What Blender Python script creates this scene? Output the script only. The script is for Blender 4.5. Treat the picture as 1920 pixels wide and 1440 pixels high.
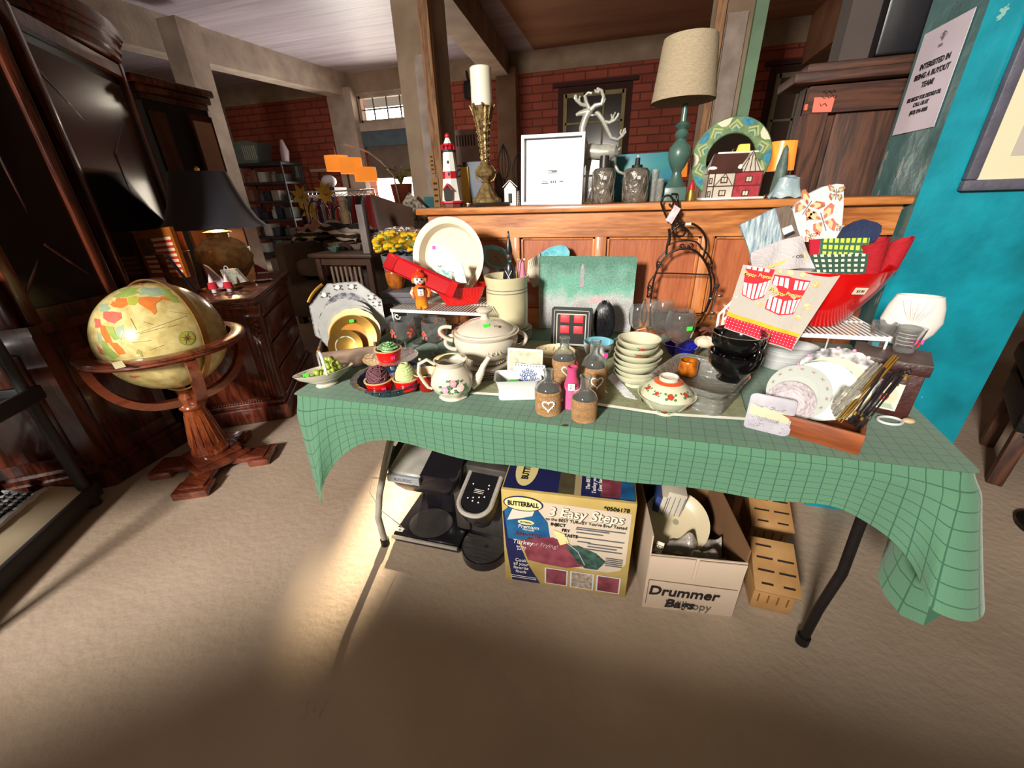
import bpy,bmesh,math,random
from mathutils import Vector,Matrix
from math import sin,cos,pi,radians,atan2,sqrt,hypot
for o in list(bpy.data.objects):bpy.data.objects.remove(o)
SC=bpy.context.scene
COL=SC.collection
rnd=random.Random(7)
# ---------------------------------------------------------------- camera
FPX=745.0;EYE=1.22
_p,_r,_y=radians(25.2),radians(1.9),radians(-16.0)
_d=Vector((sin(_r)*cos(_p),cos(_r)*cos(_p),sin(_p)))
_h=Vector((0,0,1))-_d*_d.z;_h.normalize();_q=_d.cross(_h)
RX=cos(_y)*_q+sin(_y)*_h;RY=cos(_y)*_h-sin(_y)*_q;RZ=-_d
R3=Matrix((RX,RY,RZ))
CAMP=Vector((0,0,EYE))
cam=bpy.data.cameras.new('camera');camo=bpy.data.objects.new('camera',cam);COL.objects.link(camo)
cam.sensor_width=36;cam.lens=FPX/1920*36;cam.clip_start=.02;cam.clip_end=200
M=Matrix(((R3[0][0],-R3[0][1],-R3[0][2]),(R3[1][0],-R3[1][1],-R3[1][2]),(R3[2][0],-R3[2][1],-R3[2][2])))
camo.matrix_world=Matrix.Translation(CAMP)@M.to_4x4()
SC.camera=camo
def ray(px,py):return R3@Vector((px-960,py-720,FPX))
def onz(px,py,z=0.):r=ray(px,py);return CAMP+r*((z-EYE)/r.z)
def ony(px,py,y):r=ray(px,py);return CAMP+r*(y/r.y)
def onx(px,py,x):r=ray(px,py);return CAMP+r*(x/r.x)
def S(bx,by,pl,pr,pm,ty,z=0.,tx=None):
    """a round thing standing at pixel (bx,by) on height z: centre x, y, radius, height"""
    F=onz(bx,by,z);d=Vector((F.x,F.y,0)).normalized();r=.03
    def hit(px,py,c):
        v=ray(px,py);return CAMP+v*((c-CAMP).dot(d)/v.dot(d))
    for _ in range(5):
        c=F+d*r;r=(hit(pl,pm,c)-hit(pr,pm,c)).length/2
    c=F+d*r
    return c.x,c.y,r,hit(tx or(pl+pr)/2,ty,c).z-z
def look(x,y):return atan2(-y,-x)+pi/2
# ---------------------------------------------------------------- light
vs=SC.view_settings
SC.display_settings.display_device='sRGB'
vs.view_transform='Standard';vs.look='None';vs.gamma=1;vs.use_curve_mapping=False
vs.exposure=0.12
w=bpy.data.worlds.new('world');SC.world=w;w.use_nodes=True
bg=w.node_tree.nodes['Background'];bg.inputs[0].default_value=(1,.80,.60,1);bg.inputs[1].default_value=.29
def lamp(kind,name,loc,aim,energy,color=(1,1,1),**kw):
    l=bpy.data.lights.new(name,kind);l.energy=energy;l.color=color
    for k,v in kw.items():setattr(l,k,v)
    o=bpy.data.objects.new(name,l);COL.objects.link(o);o.location=loc
    o.rotation_euler=(Vector(aim)-Vector(loc)).to_track_quat('-Z','Y').to_euler()
    return o
# assumed daylight from behind the viewer, an added sun spot, daylight at the street door
lamp('AREA','assumed_door_daylight',(-1.5,-3.4,2.5),(-.1,1.4,.6),225,(1,.93,.84),shape='RECTANGLE',size=.55,size_y=.65,spread=radians(120))  # area lamp for an unseen loading door, assumed and not modelled
lamp('SPOT','added_sun_patch_spot',(-2.9,9.3,3.15),(-.98,1.20,0),46000,(1,.80,.52),spot_size=radians(2.7),spot_blend=.8,shadow_soft_size=.08)  # narrow spot lamp added inside the room to lay the sunny floor patch
lamp('AREA','street_daylight',(-5.6,9.2,1.2),(-4.5,4.5,.9),200,(1,.95,.85),shape='RECTANGLE',size=1.2,size_y=1.6)
# ---------------------------------------------------------------- materials
def hexc(h):
    h=h.lstrip('#');v=[int(h[i:i+2],16)/255 for i in(0,2,4)]
    return tuple((c/12.92 if c<=.04045 else((c+.055)/1.055)**2.4)for c in v)+(1,)
MATS={}
def mat(name,col=None,rough=.55,metal=0,ns=0,na=.15,bump=0,bs=60,glass=0,ior=1.45,coat=0,emit=0,sub=0,alpha=1,col2=None,stretch=None,sheen=0,detail=3):
    """procedural material: base colour broken up by noise, optional bump"""
    if name in MATS:return MATS[name]
    m=bpy.data.materials.new(name);m.use_nodes=True;nt=m.node_tree;b=nt.nodes['Principled BSDF']
    c=hexc(col)
    b.inputs['Base Color'].default_value=c;b.inputs['Roughness'].default_value=rough;b.inputs['Metallic'].default_value=metal
    b.inputs['IOR'].default_value=ior
    if glass:b.inputs['Transmission Weight'].default_value=glass
    if coat:b.inputs['Coat Weight'].default_value=coat;b.inputs['Coat Roughness'].default_value=.08
    if emit:b.inputs['Emission Color'].default_value=c;b.inputs['Emission Strength'].default_value=emit
    if sheen:b.inputs['Sheen Weight'].default_value=sheen
    if alpha<1:b.inputs['Alpha'].default_value=alpha
    tc=nt.nodes.new('ShaderNodeTexCoord');mp=nt.nodes.new('ShaderNodeMapping');nt.links.new(tc.outputs['Object'],mp.inputs[0])
    if stretch:mp.inputs['Scale'].default_value=stretch
    if ns:
        n=nt.nodes.new('ShaderNodeTexNoise');n.inputs['Scale'].default_value=ns;n.inputs['Detail'].default_value=detail
        nt.links.new(mp.outputs[0],n.inputs[0])
        rp=nt.nodes.new('ShaderNodeValToRGB');rp.color_ramp.elements[0].position=.3;rp.color_ramp.elements[1].position=.7
        c2=hexc(col2)if col2 else tuple(x*(1-na*2)for x in c[:3])+(1,)
        rp.color_ramp.elements[0].color=c2;rp.color_ramp.elements[1].color=c
        nt.links.new(n.outputs[0],rp.inputs[0]);nt.links.new(rp.outputs[0],b.inputs['Base Color'])
    if bump:
        n2=nt.nodes.new('ShaderNodeTexNoise');n2.inputs['Scale'].default_value=bs;n2.inputs['Detail'].default_value=4
        nt.links.new(mp.outputs[0],n2.inputs[0])
        bp=nt.nodes.new('ShaderNodeBump');bp.inputs['Strength'].default_value=bump;bp.inputs['Distance'].default_value=.01
        nt.links.new(n2.outputs[0],bp.inputs['Height']);nt.links.new(bp.outputs[0],b.inputs['Normal'])
    MATS[name]=m;return m
def nodes_of(m):
    nt=m.node_tree;return nt,nt.nodes['Principled BSDF']
def wood(name,c1,c2,scale=3.,axis='X',rough=.4,coat=.3,bump=.05,dist=6.):
    if name in MATS:return MATS[name]
    m=mat(name,c1,rough=rough,coat=coat);nt,b=nodes_of(m)
    tc=nt.nodes.new('ShaderNodeTexCoord');mp=nt.nodes.new('ShaderNodeMapping')
    s={'X':(.12,1,1),'Y':(1,.12,1),'Z':(1,1,.12)}[axis]
    mp.inputs['Scale'].default_value=s
    nt.links.new(tc.outputs['Object'],mp.inputs[0])
    n=nt.nodes.new('ShaderNodeTexNoise');n.inputs['Scale'].default_value=scale*4;n.inputs['Detail'].default_value=5;n.inputs['Distortion'].default_value=.4
    nt.links.new(mp.outputs[0],n.inputs[0])
    wv=nt.nodes.new('ShaderNodeMath');wv.operation='SINE'
    mu=nt.nodes.new('ShaderNodeMath');mu.operation='MULTIPLY';mu.inputs[1].default_value=dist*6
    nt.links.new(n.outputs[0],mu.inputs[0]);nt.links.new(mu.outputs[0],wv.inputs[0])
    n3=nt.nodes.new('ShaderNodeTexNoise');n3.inputs['Scale'].default_value=scale*40;n3.inputs['Detail'].default_value=2
    nt.links.new(mp.outputs[0],n3.inputs[0])
    ad=nt.nodes.new('ShaderNodeMath');ad.operation='MULTIPLY_ADD';ad.inputs[1].default_value=.28
    nt.links.new(wv.outputs[0],ad.inputs[0]);nt.links.new(n3.outputs[0],ad.inputs[2])
    rp=nt.nodes.new('ShaderNodeValToRGB');rp.color_ramp.elements[0].position=.15;rp.color_ramp.elements[1].position=.8
    rp.color_ramp.elements[0].color=hexc(c2);rp.color_ramp.elements[1].color=hexc(c1)
    nt.links.new(ad.outputs[0],rp.inputs[0]);nt.links.new(rp.outputs[0],b.inputs['Base Color'])
    bp=nt.nodes.new('ShaderNodeBump');bp.inputs['Strength'].default_value=bump;bp.inputs['Distance'].default_value=.01
    nt.links.new(ad.outputs[0],bp.inputs['Height']);nt.links.new(bp.outputs[0],b.inputs['Normal'])
    return m
def grid_mat(name,base,line,su,sv,wd=.06,rough=.8,bump=.2,bs=300,both=True):
    """woven cloth with a printed grid, in the cloth's own UV (metres)"""
    m=mat(name,base,rough=rough,bump=bump,bs=bs,sheen=.3);nt,b=nodes_of(m)
    tc=nt.nodes.new('ShaderNodeTexCoord');sp=nt.nodes.new('ShaderNodeSeparateXYZ');nt.links.new(tc.outputs['UV'],sp.inputs[0])
    outs=[]
    for i,s in((0,su),(1,sv)):
        a=nt.nodes.new('ShaderNodeMath');a.operation='MULTIPLY';a.inputs[1].default_value=s;nt.links.new(sp.outputs[i],a.inputs[0])
        f=nt.nodes.new('ShaderNodeMath');f.operation='FRACT';nt.links.new(a.outputs[0],f.inputs[0])
        l=nt.nodes.new('ShaderNodeMath');l.operation='LESS_THAN';l.inputs[1].default_value=wd;nt.links.new(f.outputs[0],l.inputs[0]);outs.append(l)
    mx=nt.nodes.new('ShaderNodeMath');mx.operation='MAXIMUM' if both else 'ADD';nt.links.new(outs[0].outputs[0],mx.inputs[0]);nt.links.new(outs[1].outputs[0],mx.inputs[1])
    if not both:mx.inputs[1].default_value=0
    mu=nt.nodes.new('ShaderNodeMix');mu.data_type='RGBA';mu.inputs[6].default_value=hexc(base);mu.inputs[7].default_value=hexc(line)
    nt.links.new(mx.outputs[0],mu.inputs[0]);nt.links.new(mu.outputs[2],b.inputs['Base Color'])
    return m
# ---------------------------------------------------------------- mesh builder
class MB:
    def __init__(s):s.bm=bmesh.new();s.uv=s.bm.loops.layers.uv.new('UVMap');s.ms=[];s.T=Matrix.Identity(4)
    def k(s,m):
        if m not in s.ms:s.ms.append(m)
        return s.ms.index(m)
    def add(s,vs,fs,m,uvs=None):
        i=s.k(m);bv=[s.bm.verts.new(s.T@Vector(v))for v in vs]
        for n,f in enumerate(fs):
            try:fc=s.bm.faces.new([bv[j]for j in f])
            except ValueError:continue
            fc.material_index=i;fc.smooth=True
            if uvs:
                for lp,j in zip(fc.loops,f):lp[s.uv].uv=uvs[j]
        return s
    def box(s,c,d,m,rz=0,bev=0,R=None):
        x,y,z=[q/2 for q in d];Rm=R or Matrix.Rotation(rz,3,'Z');c=Vector(c)
        if bev:
            b=min(bev,x*.9,y*.9,z*.9);vs=[];
            t=bmesh.new();bmesh.ops.create_cube(t,size=1);bmesh.ops.scale(t,vec=(2*x,2*y,2*z),verts=t.verts)
            bmesh.ops.bevel(t,geom=t.edges[:],offset=b,segments=2,profile=.5,affect='EDGES')
            t.verts.index_update();vs=[c+Rm@v.co for v in t.verts];fs=[[v.index for v in f.verts]for f in t.faces];t.free()
            return s.add(vs,fs,m)
        vs=[c+Rm@Vector((a*x,b*y,e*z))for a in(-1,1)for b in(-1,1)for e in(-1,1)]
        return s.add(vs,[(0,1,3,2),(4,6,7,5),(0,4,5,1),(2,3,7,6),(0,2,6,4),(1,5,7,3)],m)
    def quad(s,pts,m):return s.add(pts,[range(len(pts))],m,[(0,0),(1,0),(1,1),(0,1)]if len(pts)==4 else None)
    def lathe(s,prof,m,seg=40,sx=1,sy=1,c=(0,0,0),wob=None,mats=None):
        n=len(prof);vs=[];fs=[]
        for i,(r,z)in enumerate(prof):
            for j in range(seg):
                a=2*pi*j/seg;q=wob(a,i)if wob else 1
                vs.append((c[0]+r*q*cos(a)*sx,c[1]+r*q*sin(a)*sy,c[2]+z))
        for i in range(n-1):
            row=[(i*seg+j,i*seg+(j+1)%seg,(i+1)*seg+(j+1)%seg,(i+1)*seg+j)for j in range(seg)]
            if mats and i in mats:s._rows(vs,row,mats[i])
            else:fs+=row
        s.add(vs,fs,m);return s
    def _rows(s,vs,row,m):
        ids=sorted({j for f in row for j in f});mp={j:i for i,j in enumerate(ids)}
        s.add([vs[j]for j in ids],[[mp[j]for j in f]for f in row],m)
    def tube(s,pts,r,m,seg=8,closed=False,flat=1.):
        pts=[Vector(p)for p in pts];n=len(pts);rs=r if isinstance(r,(list,tuple))else[r]*n
        vs=[];fs=[];nrm=None
        for i,p in enumerate(pts):
            t=(pts[(i+1)%n]-pts[i-1])if closed else(pts[min(i+1,n-1)]-pts[max(i-1,0)])
            t.normalize()
            if nrm is None:nrm=t.orthogonal().normalized()
            nrm=(nrm-t*nrm.dot(t));nrm=nrm.normalized()if nrm.length>1e-6 else t.orthogonal().normalized()
            b=t.cross(nrm)
            for j in range(seg):
                a=2*pi*j/seg;vs.append(p+(nrm*cos(a)+b*sin(a)*flat)*rs[i])
        for i in range(n if closed else n-1):
            for j in range(seg):
                k=(i+1)%n;fs.append((i*seg+j,i*seg+(j+1)%seg,k*seg+(j+1)%seg,k*seg+j))
        if not closed:fs+=[tuple(range(seg))[::-1],tuple(range((n-1)*seg,n*seg))]
        return s.add(vs,fs,m)
    def cyl(s,a,b,r,m,r2=None,seg=20):return s.tube([a,b],[r,r if r2 is None else r2],m,seg)
    def ball(s,c,r,m,seg=16,ring=10,wob=None):
        if not isinstance(r,(list,tuple)):r=(r,r,r)
        vs=[(c[0],c[1],c[2]-r[2])];fs=[]
        for i in range(1,ring):
            t=pi*i/ring
            for j in range(seg):
                a=2*pi*j/seg;q=wob(a,t)if wob else 1
                vs.append((c[0]+r[0]*q*sin(t)*cos(a),c[1]+r[1]*q*sin(t)*sin(a),c[2]-r[2]*q*cos(t)))
        vs.append((c[0],c[1],c[2]+r[2]));e=len(vs)-1
        for j in range(seg):
            k=(j+1)%seg;fs.append((0,1+k,1+j));fs.append((e,e-seg+j,e-seg+k))
            for i in range(ring-2):fs.append((1+i*seg+j,1+i*seg+k,1+(i+1)*seg+k,1+(i+1)*seg+j))
        return s.add(vs,fs,m)
    def prism(s,out,t,m,F=None,m2=None):
        """outline in the local x-z plane, thickness t along +y; F maps (x,y,z)"""
        F=F or(lambda x,y,z:(x,y,z));n=len(out)
        vs=[F(x,0,z)for x,z in out]+[F(x,t,z)for x,z in out]
        s.add(vs,[tuple(range(n))],m);s.add(vs,[tuple(range(n,2*n))[::-1]]+[(i,i+n,(i+1)%n+n,(i+1)%n)for i in range(n)],m2 or m)
        return s
    def surf(s,f,nu,nv,m,th=0,uvf=None,pick=None):
        P=[[Vector(f(i/nu,j/nv))for i in range(nu+1)]for j in range(nv+1)]
        vs=[p for row in P for p in row];w=nu+1
        uv=[(uvf or(lambda a,b:(a,b)))(i/nu,j/nv)for j in range(nv+1)for i in range(nu+1)]
        fs=[(j*w+i,j*w+i+1,(j+1)*w+i+1,(j+1)*w+i)for j in range(nv)for i in range(nu)]
        s.add(vs,fs,m,uv)
        if th:
            nn=[]
            for j in range(nv+1):
                for i in range(nu+1):
                    a=P[j][min(i+1,nu)]-P[j][max(i-1,0)];b=P[min(j+1,nv)][i]-P[max(j-1,0)][i];c=a.cross(b)
                    nn.append(c.normalized()if c.length>1e-9 else Vector((0,0,1)))
            v2=[p-q*th for p,q in zip(vs,nn)];s.add(v2,[f[::-1]for f in fs],m,uv)
            ed=[i for i in range(w)]+[j*w+nu for j in range(1,nv+1)]+[nv*w+i for i in range(nu-1,-1,-1)]+[j*w for j in range(nv-1,0,-1)]
            n=len(ed);s.add([vs[i]for i in ed]+[v2[i]for i in ed],[(i,(i+1)%n,(i+1)%n+n,i+n)for i in range(n)],m,[uv[i]for i in ed]*2)
        return s
    def text(s,txt,size,m,T,ext=.0004,shear=0,sx=1.,align='CENTER',sp=1.,bold=0):
        cu=bpy.data.curves.new('t','FONT');cu.body=txt;cu.size=size;cu.align_x=align;cu.align_y='CENTER';cu.shear=shear
        cu.extrude=ext;cu.resolution_u=3;cu.space_character=sp;cu.offset=bold
        ob=bpy.data.objects.new('t',cu);COL.objects.link(ob);dg=bpy.context.evaluated_depsgraph_get()
        me=bpy.data.meshes.new_from_object(ob.evaluated_get(dg))
        s.add([T@Vector((v.co.x*sx,v.co.y,v.co.z))for v in me.vertices],[list(p.vertices)for p in me.polygons],m)
        bpy.data.objects.remove(ob);bpy.data.curves.remove(cu);bpy.data.meshes.remove(me);return s
    def build(s,name,parent=None,smooth=35,mods=None,label=None,weld=True):
        if weld:bmesh.ops.remove_doubles(s.bm,verts=s.bm.verts,dist=1e-6)
        me=bpy.data.meshes.new(name)
        for m in s.ms:me.materials.append(m)
        s.bm.to_mesh(me);s.bm.free()
        if smooth:me.set_sharp_from_angle(angle=radians(smooth))
        o=bpy.data.objects.new(name,me);COL.objects.link(o)
        if parent:o.parent=parent
        if label:o['label']=label
        for k,kw in(mods or[]):
            md=o.modifiers.new(k,k)
            for a,b in kw.items():setattr(md,a,b)
        return o
def thing(name,label,cat,loc=(0,0,0),rz=0,group=None,rot=None):
    o=bpy.data.objects.new(name,None);COL.objects.link(o);o.location=loc;o.rotation_euler=rot or(0,0,rz)
    o.empty_display_size=.05;return tag(o,label,cat,group)
def tag(o,label,cat,group=None,loc=None,rz=None,rot=None):
    o['label']=label;o['category']=cat
    if group:o['group']=group
    if loc is not None:o.location=loc
    if rz is not None:o.rotation_euler=(0,0,rz)
    if rot is not None:o.rotation_euler=rot
    return o
KIDS={}
def dup(root,loc,rz=0,label=None,group=None,sc=None,rot=None):
    r=root.copy();COL.objects.link(r);r.location=loc;r.rotation_euler=rot or(0,0,rz)
    if sc:r.scale=sc if isinstance(sc,tuple)else(sc,sc,sc)
    if label:r['label']=label
    if group:r['group']=group
    for ch in list(root.children):
        c=ch.copy();COL.objects.link(c);c.parent=r
        for g in ch.children:
            d=g.copy();COL.objects.link(d);d.parent=c
    return r
def struct(o):o['kind']='structure';return o
def XZ(x=0,y=0,z=0,rz=0,tilt=0):
    return Matrix.Translation((x,y,z))@Matrix.Rotation(rz,4,'Z')@Matrix.Rotation(pi/2-tilt,4,'X')
def arc(c,r,a0,a1,n,plane='XZ',ry=None):
    ry=ry or r;o=[]
    for i in range(n+1):
        a=a0+(a1-a0)*i/n;u,v=r*cos(a),ry*sin(a)
        o.append({'XZ':(c[0]+u,c[1],c[2]+v),'XY':(c[0]+u,c[1]+v,c[2]),'YZ':(c[0],c[1]+u,c[2]+v)}[plane])
    return o
def rrect(w,h,r,n=5,cx=0,cz=0):
    o=[]
    for x,z,a in((w/2-r,h/2-r,0),(-w/2+r,h/2-r,pi/2),(-w/2+r,-h/2+r,pi),(w/2-r,-h/2+r,1.5*pi)):
        o+=[(cx+x+r*cos(a+pi/2*i/n),cz+z+r*sin(a+pi/2*i/n))for i in range(n+1)]
    return o
def disc(n=20,rx=1.,rz=1.,cx=0,cz=0,f=None):return[(cx+rx*cos(2*pi*i/n)*(f(i)if f else 1),cz+rz*sin(2*pi*i/n)*(f(i)if f else 1))for i in range(n)]

# ================================================================ the room
YB=9.5;ZC=3.77
def brick_mat():
    m=mat('painted_brick','#8a3f2e',rough=.75);nt,b=nodes_of(m)
    tc=nt.nodes.new('ShaderNodeTexCoord');mp=nt.nodes.new('ShaderNodeMapping');mp.inputs['Rotation'].default_value=(pi/2,0,0)
    nt.links.new(tc.outputs['Object'],mp.inputs[0])
    br=nt.nodes.new('ShaderNodeTexBrick');br.inputs['Scale'].default_value=1;br.inputs['Brick Width'].default_value=.42;br.inputs['Row Height'].default_value=.14
    br.inputs['Mortar Size'].default_value=.012;br.inputs['Color1'].default_value=hexc('#a8533c');br.inputs['Color2'].default_value=hexc('#93442f');br.inputs['Mortar'].default_value=hexc('#6c3024')
    nt.links.new(mp.outputs[0],br.inputs[0])
    n=nt.nodes.new('ShaderNodeTexNoise');n.inputs['Scale'].default_value=1.3;n.inputs['Detail'].default_value=5;nt.links.new(tc.outputs['Object'],n.inputs[0])
    mu=nt.nodes.new('ShaderNodeMix');mu.data_type='RGBA';mu.blend_type='MULTIPLY';mu.inputs[0].default_value=.5
    nt.links.new(br.outputs[0],mu.inputs[6]);nt.links.new(n.outputs[0],mu.inputs[7]);nt.links.new(mu.outputs[2],b.inputs['Base Color'])
    rp=nt.nodes.new('ShaderNodeValToRGB');rp.color_ramp.elements[0].position=.3;rp.color_ramp.elements[1].position=.65;rp.color_ramp.elements[0].color=(.45,.4,.4,1)
    nt.links.new(n.outputs[0],rp.inputs[0]);nt.links.new(rp.outputs[0],mu.inputs[7])
    bp=nt.nodes.new('ShaderNodeBump');bp.inputs['Strength'].default_value=.6;bp.inputs['Distance'].default_value=.02;nt.links.new(br.outputs[1],bp.inputs['Height']);bp.invert=True
    nt.links.new(bp.outputs[0],b.inputs['Normal']);return m
BRICK=brick_mat()
CONC=mat('concrete_floor','#bcaa97',rough=.62,ns=1.1,col2='#937f6c',bump=.3,bs=38,detail=12)
PLAS=mat('old_plaster','#a08c76',rough=.8,ns=3,col2='#826c58',bump=.3,bs=25,detail=6)
PLAS2=mat('pale_plaster','#b5a698',rough=.8,ns=4,col2='#96877a',bump=.25,bs=25,detail=6)
CEIL=mat('ceiling_boards_tan','#94694a',rough=.75,ns=1.5,col2='#78503a',bump=.1,bs=10,stretch=(.3,2,1))
CEILL=mat('ceiling_boards_grey','#b0a7b2',rough=.45,ns=2,col2='#8f8792',bump=.5,bs=7,stretch=(.25,5,1))
def sbox(name,a,b,m,bev=0):
    c=[(p+q)/2 for p,q in zip(a,b)];d=[abs(q-p)for p,q in zip(a,b)]
    return struct(MB().box(c,d,m,bev=bev).build(name))
sbox('floor',(-16,-5,-.1),(9,YB+6,0),CONC)
sbox('wall_back',(-16,YB,0),(-6.13,YB+.3,3.5),BRICK)
sbox('wall_back',(-4.4,YB,0),(9,YB+.3,3.5),BRICK)
sbox('wall_left',(-16,-1,0),(-15.7,YB,3.8),BRICK)
sbox('wall_right',(8.7,-5,0),(9,YB,3.8),PLAS)
sbox('ceiling',(-2.05,-.2,ZC),(9,YB+.3,ZC+.1),CEIL)
sbox('ceiling',(-16,-.2,ZC),(-2.05,YB+.3,ZC+.1),CEILL)
sbox('trim_1',(-16,YB-.03,3.42),(9,YB,ZC),PLAS)
_o=[(-1.9,-1.5),(-1.07,-.70),(-1.0,-.62),(3.2,-.62),(3.2,-.8),(-.92,-.85),(-1.75,-1.68)]
struct(MB().prism(_o,.93,PLAS2,F=lambda x,y,z:(x,z,y)).build('wall_shadow_caster'))  # unseen low wall added behind the viewer, shaped to shade the near floor
# pilasters on the back wall
sbox('trim_2',(-2.78,YB-.25,0),(-2.38,YB,3.5),PLAS)
sbox('trim_3',(-6.75,YB-.2,0),(-6.13,YB,3.5),PLAS2)
sbox('trim_4',(-10.6,YB-.3,0),(-9.85,YB,3.5),PLAS2)
# beam running away above post one, its haunch, and the cross beam
def xbeam(name,pts,w,m):
    (x0,y0,z0,z1),(x1,y1,z2,z3)=pts
    d=Vector((x1-x0,y1-y0,0)).normalized();n=Vector((-d.y,d.x,0))*w/2
    vs=[Vector((x0,y0,z0))-n,Vector((x0,y0,z0))+n,Vector((x0,y0,z1))+n,Vector((x0,y0,z1))-n,Vector((x1,y1,z2))-n,Vector((x1,y1,z2))+n,Vector((x1,y1,z3))+n,Vector((x1,y1,z3))-n]
    return struct(MB().add(vs,[(0,1,2,3),(7,6,5,4),(0,4,5,1),(1,5,6,2),(2,6,7,3),(3,7,4,0)],m).build(name))
xbeam('trim_5',((-2.2,3.0,3.3,ZC),(-2.75,YB,3.38,ZC)),.42,PLAS)
xbeam('trim_6',((-2.2,4.75,3.3,ZC),(8.7,4.75,3.3,ZC)),.3,PLAS)
_p1=onz(372,120,3.3);_e=Vector((-6.45,YB,0));_s=_e+(_p1-_e)*1.75
xbeam('trim_7',((_s.x,_s.y,3.26,ZC),(-6.45,YB,3.36,ZC)),.34,PLAS2)
_q=ony(330,100,5.6)
sbox('trim_8',(_q.x-.17,5.6,0),(_q.x+.17,5.95,3.6),PLAS2)
sbox('trim_9',(2.6,4.6,3.1),(3.0,YB,ZC),CEIL)
# the street door with its roller and the barred window above it
SKY=mat('bright_outdoors','#fff3dc',emit=9)
GREY=mat('roller_shutter','#6a5c52',rough=.6,ns=4);BLUE=mat('faded_blue_paint','#4e626c',rough=.7,ns=5)
sbox('trim_10',(-6.13,YB-.05,2.68),(-4.4,YB+.1,2.84),PLAS2)
sbox('trim_11',(-6.13,YB+.0,3.36),(-4.4,YB+.1,3.5),PLAS2)
sbox('trim_12',(-6.13,YB-.02,2.38),(-4.4,YB+.2,2.68),BLUE)
sbox('door_1',(-6.13,YB+.1,1.72),(-4.4,YB+.16,2.38),GREY)
dw=MB()
for x in(-6.1,-4.43):dw.box((x,YB+.08,3.1),(.07,.1,.52),PLAS2)
for z in(2.87,3.34):dw.box((-5.26,YB+.08,z),(1.7,.1,.06),PLAS2)
DARKM=mat('dark_mullion','#4a4440',rough=.6)
for i in range(1,5):dw.box((-6.1+.334*i,YB+.08,3.1),(.025,.03,.5),DARKM)
dw.box((-5.26,YB+.08,3.1),(1.65,.03,.025),DARKM)
wn=struct(dw.build('window_1'))
sbox('window_1_glass',(-6.08,YB+.1,2.9),(-4.45,YB+.105,3.32),mat('window_glass','#ffffff',rough=.02,glass=1,ior=1.05)).name='window_2'
YARD=MB();YARD.box((-5.2,YB+3.5,1.6),(7,.1,4.4),SKY);struct(YARD.build('wall_street'))
# the two windows in the brick wall on the right
WFR=mat('window_paint','#9a8a55',rough=.6,ns=6);PANE=mat('dusty_pane','#3a2f2c',rough=.15,ns=3,coat=.5);PANEB=mat('boarded_pane','#4a3022',rough=.5,ns=5,stretch=(8,1,1))
def win(name,x0,x1,z0,z1,nx,nz,pane,fr):
    b=MB();y=YB-.02;DK=mat('window_reveal','#3c1c14',rough=.8)
    b.box(((x0+x1)/2,YB-.004,(z0+z1)/2),(x1-x0+.3,.02,z1-z0+.3),DK)
    b.box(((x0+x1)/2,YB-.02,(z0+z1)/2),(x1-x0,.02,z1-z0),pane)
    for i in range(nx+1):b.box((x0+(x1-x0)*i/nx,y-.02,(z0+z1)/2),(.07 if i in(0,nx)else .035,.05,z1-z0+.06),fr)
    for i in range(nz+1):b.box(((x0+x1)/2,y-.02,z0+(z1-z0)*i/nz),(x1-x0,.05,.07 if i in(0,nz)else .035),fr)
    b.box(((x0+x1)/2,YB-.04,z1+.18),(x1-x0+.5,.1,.06),DK)
    return struct(b.build(name))
win('window_3',-1.42,-.3,1.1,2.98,3,4,PANE,WFR)
win('window_4',2.3,4.0,1.0,2.98,5,3,PANEB,mat('pale_green_frame','#7d7a5c',rough=.6))
# posts
WPOST=wood('raw_post_wood','#a8805c','#7d5638',2,'Z',rough=.7,coat=0,bump=.3)
WHT=mat('flaking_white','#a99a90',rough=.85,ns=8,col2='#8d7c70',bump=.4,bs=30)
TEALP=mat('teal_post_paint','#2f747c',rough=.6,ns=6,col2='#235a62',bump=.2)
MINT=mat('mint_paint','#7c9c7c',rough=.6,ns=4)
def post(name,x0,x1,y,extra):
    b=MB();b.box(((x0+x1)/2,y+.2,ZC/2),(x1-x0,.4,ZC),PLAS)
    for a in extra:b.box(*a)
    return struct(b.build(name))
post('trim_13',-2.37,-1.98,4.5,[((-2.02,4.48,ZC/2),(.1,.06,ZC),WPOST),((-2.12,4.49,1.5),(.1,.05,2.0),WHT),((-2.15,4.49,.6),(.16,.056,1.3),TEALP),((-1.99,4.48,.9),(.06,.07,1.1),WPOST)])
post('trim_14',.55,.88,4.5,[((.7,4.49,1.7),(.15,.05,1.6),WHT),((.86,4.49,ZC/2),(.09,.1,ZC),MINT),((.57,4.49,ZC/2),(.07,.07,ZC),WPOST)])
# teal pier on the right: bright front, grey-teal worn side
def peel(name,c,c2,flake,sc,thr):
    m=mat(name,c,rough=.35,ns=5,col2=c2,bump=.6,bs=14,coat=.2);nt,b=nodes_of(m)
    src=b.inputs['Base Color'].links[0].from_socket
    tc=nt.nodes.new('ShaderNodeTexCoord');mp=nt.nodes.new('ShaderNodeMapping');mp.inputs['Scale'].default_value=sc;nt.links.new(tc.outputs['Object'],mp.inputs[0])
    n=nt.nodes.new('ShaderNodeTexNoise');n.inputs['Scale'].default_value=1;n.inputs['Detail'].default_value=8;nt.links.new(mp.outputs[0],n.inputs[0])
    g=nt.nodes.new('ShaderNodeMath');g.operation='GREATER_THAN';g.inputs[1].default_value=thr;nt.links.new(n.outputs[0],g.inputs[0])
    mx=nt.nodes.new('ShaderNodeMix');mx.data_type='RGBA';nt.links.new(g.outputs[0],mx.inputs[0]);nt.links.new(src,mx.inputs[6]);mx.inputs[7].default_value=hexc(flake)
    nt.links.new(mx.outputs[2],b.inputs['Base Color']);return m
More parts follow.
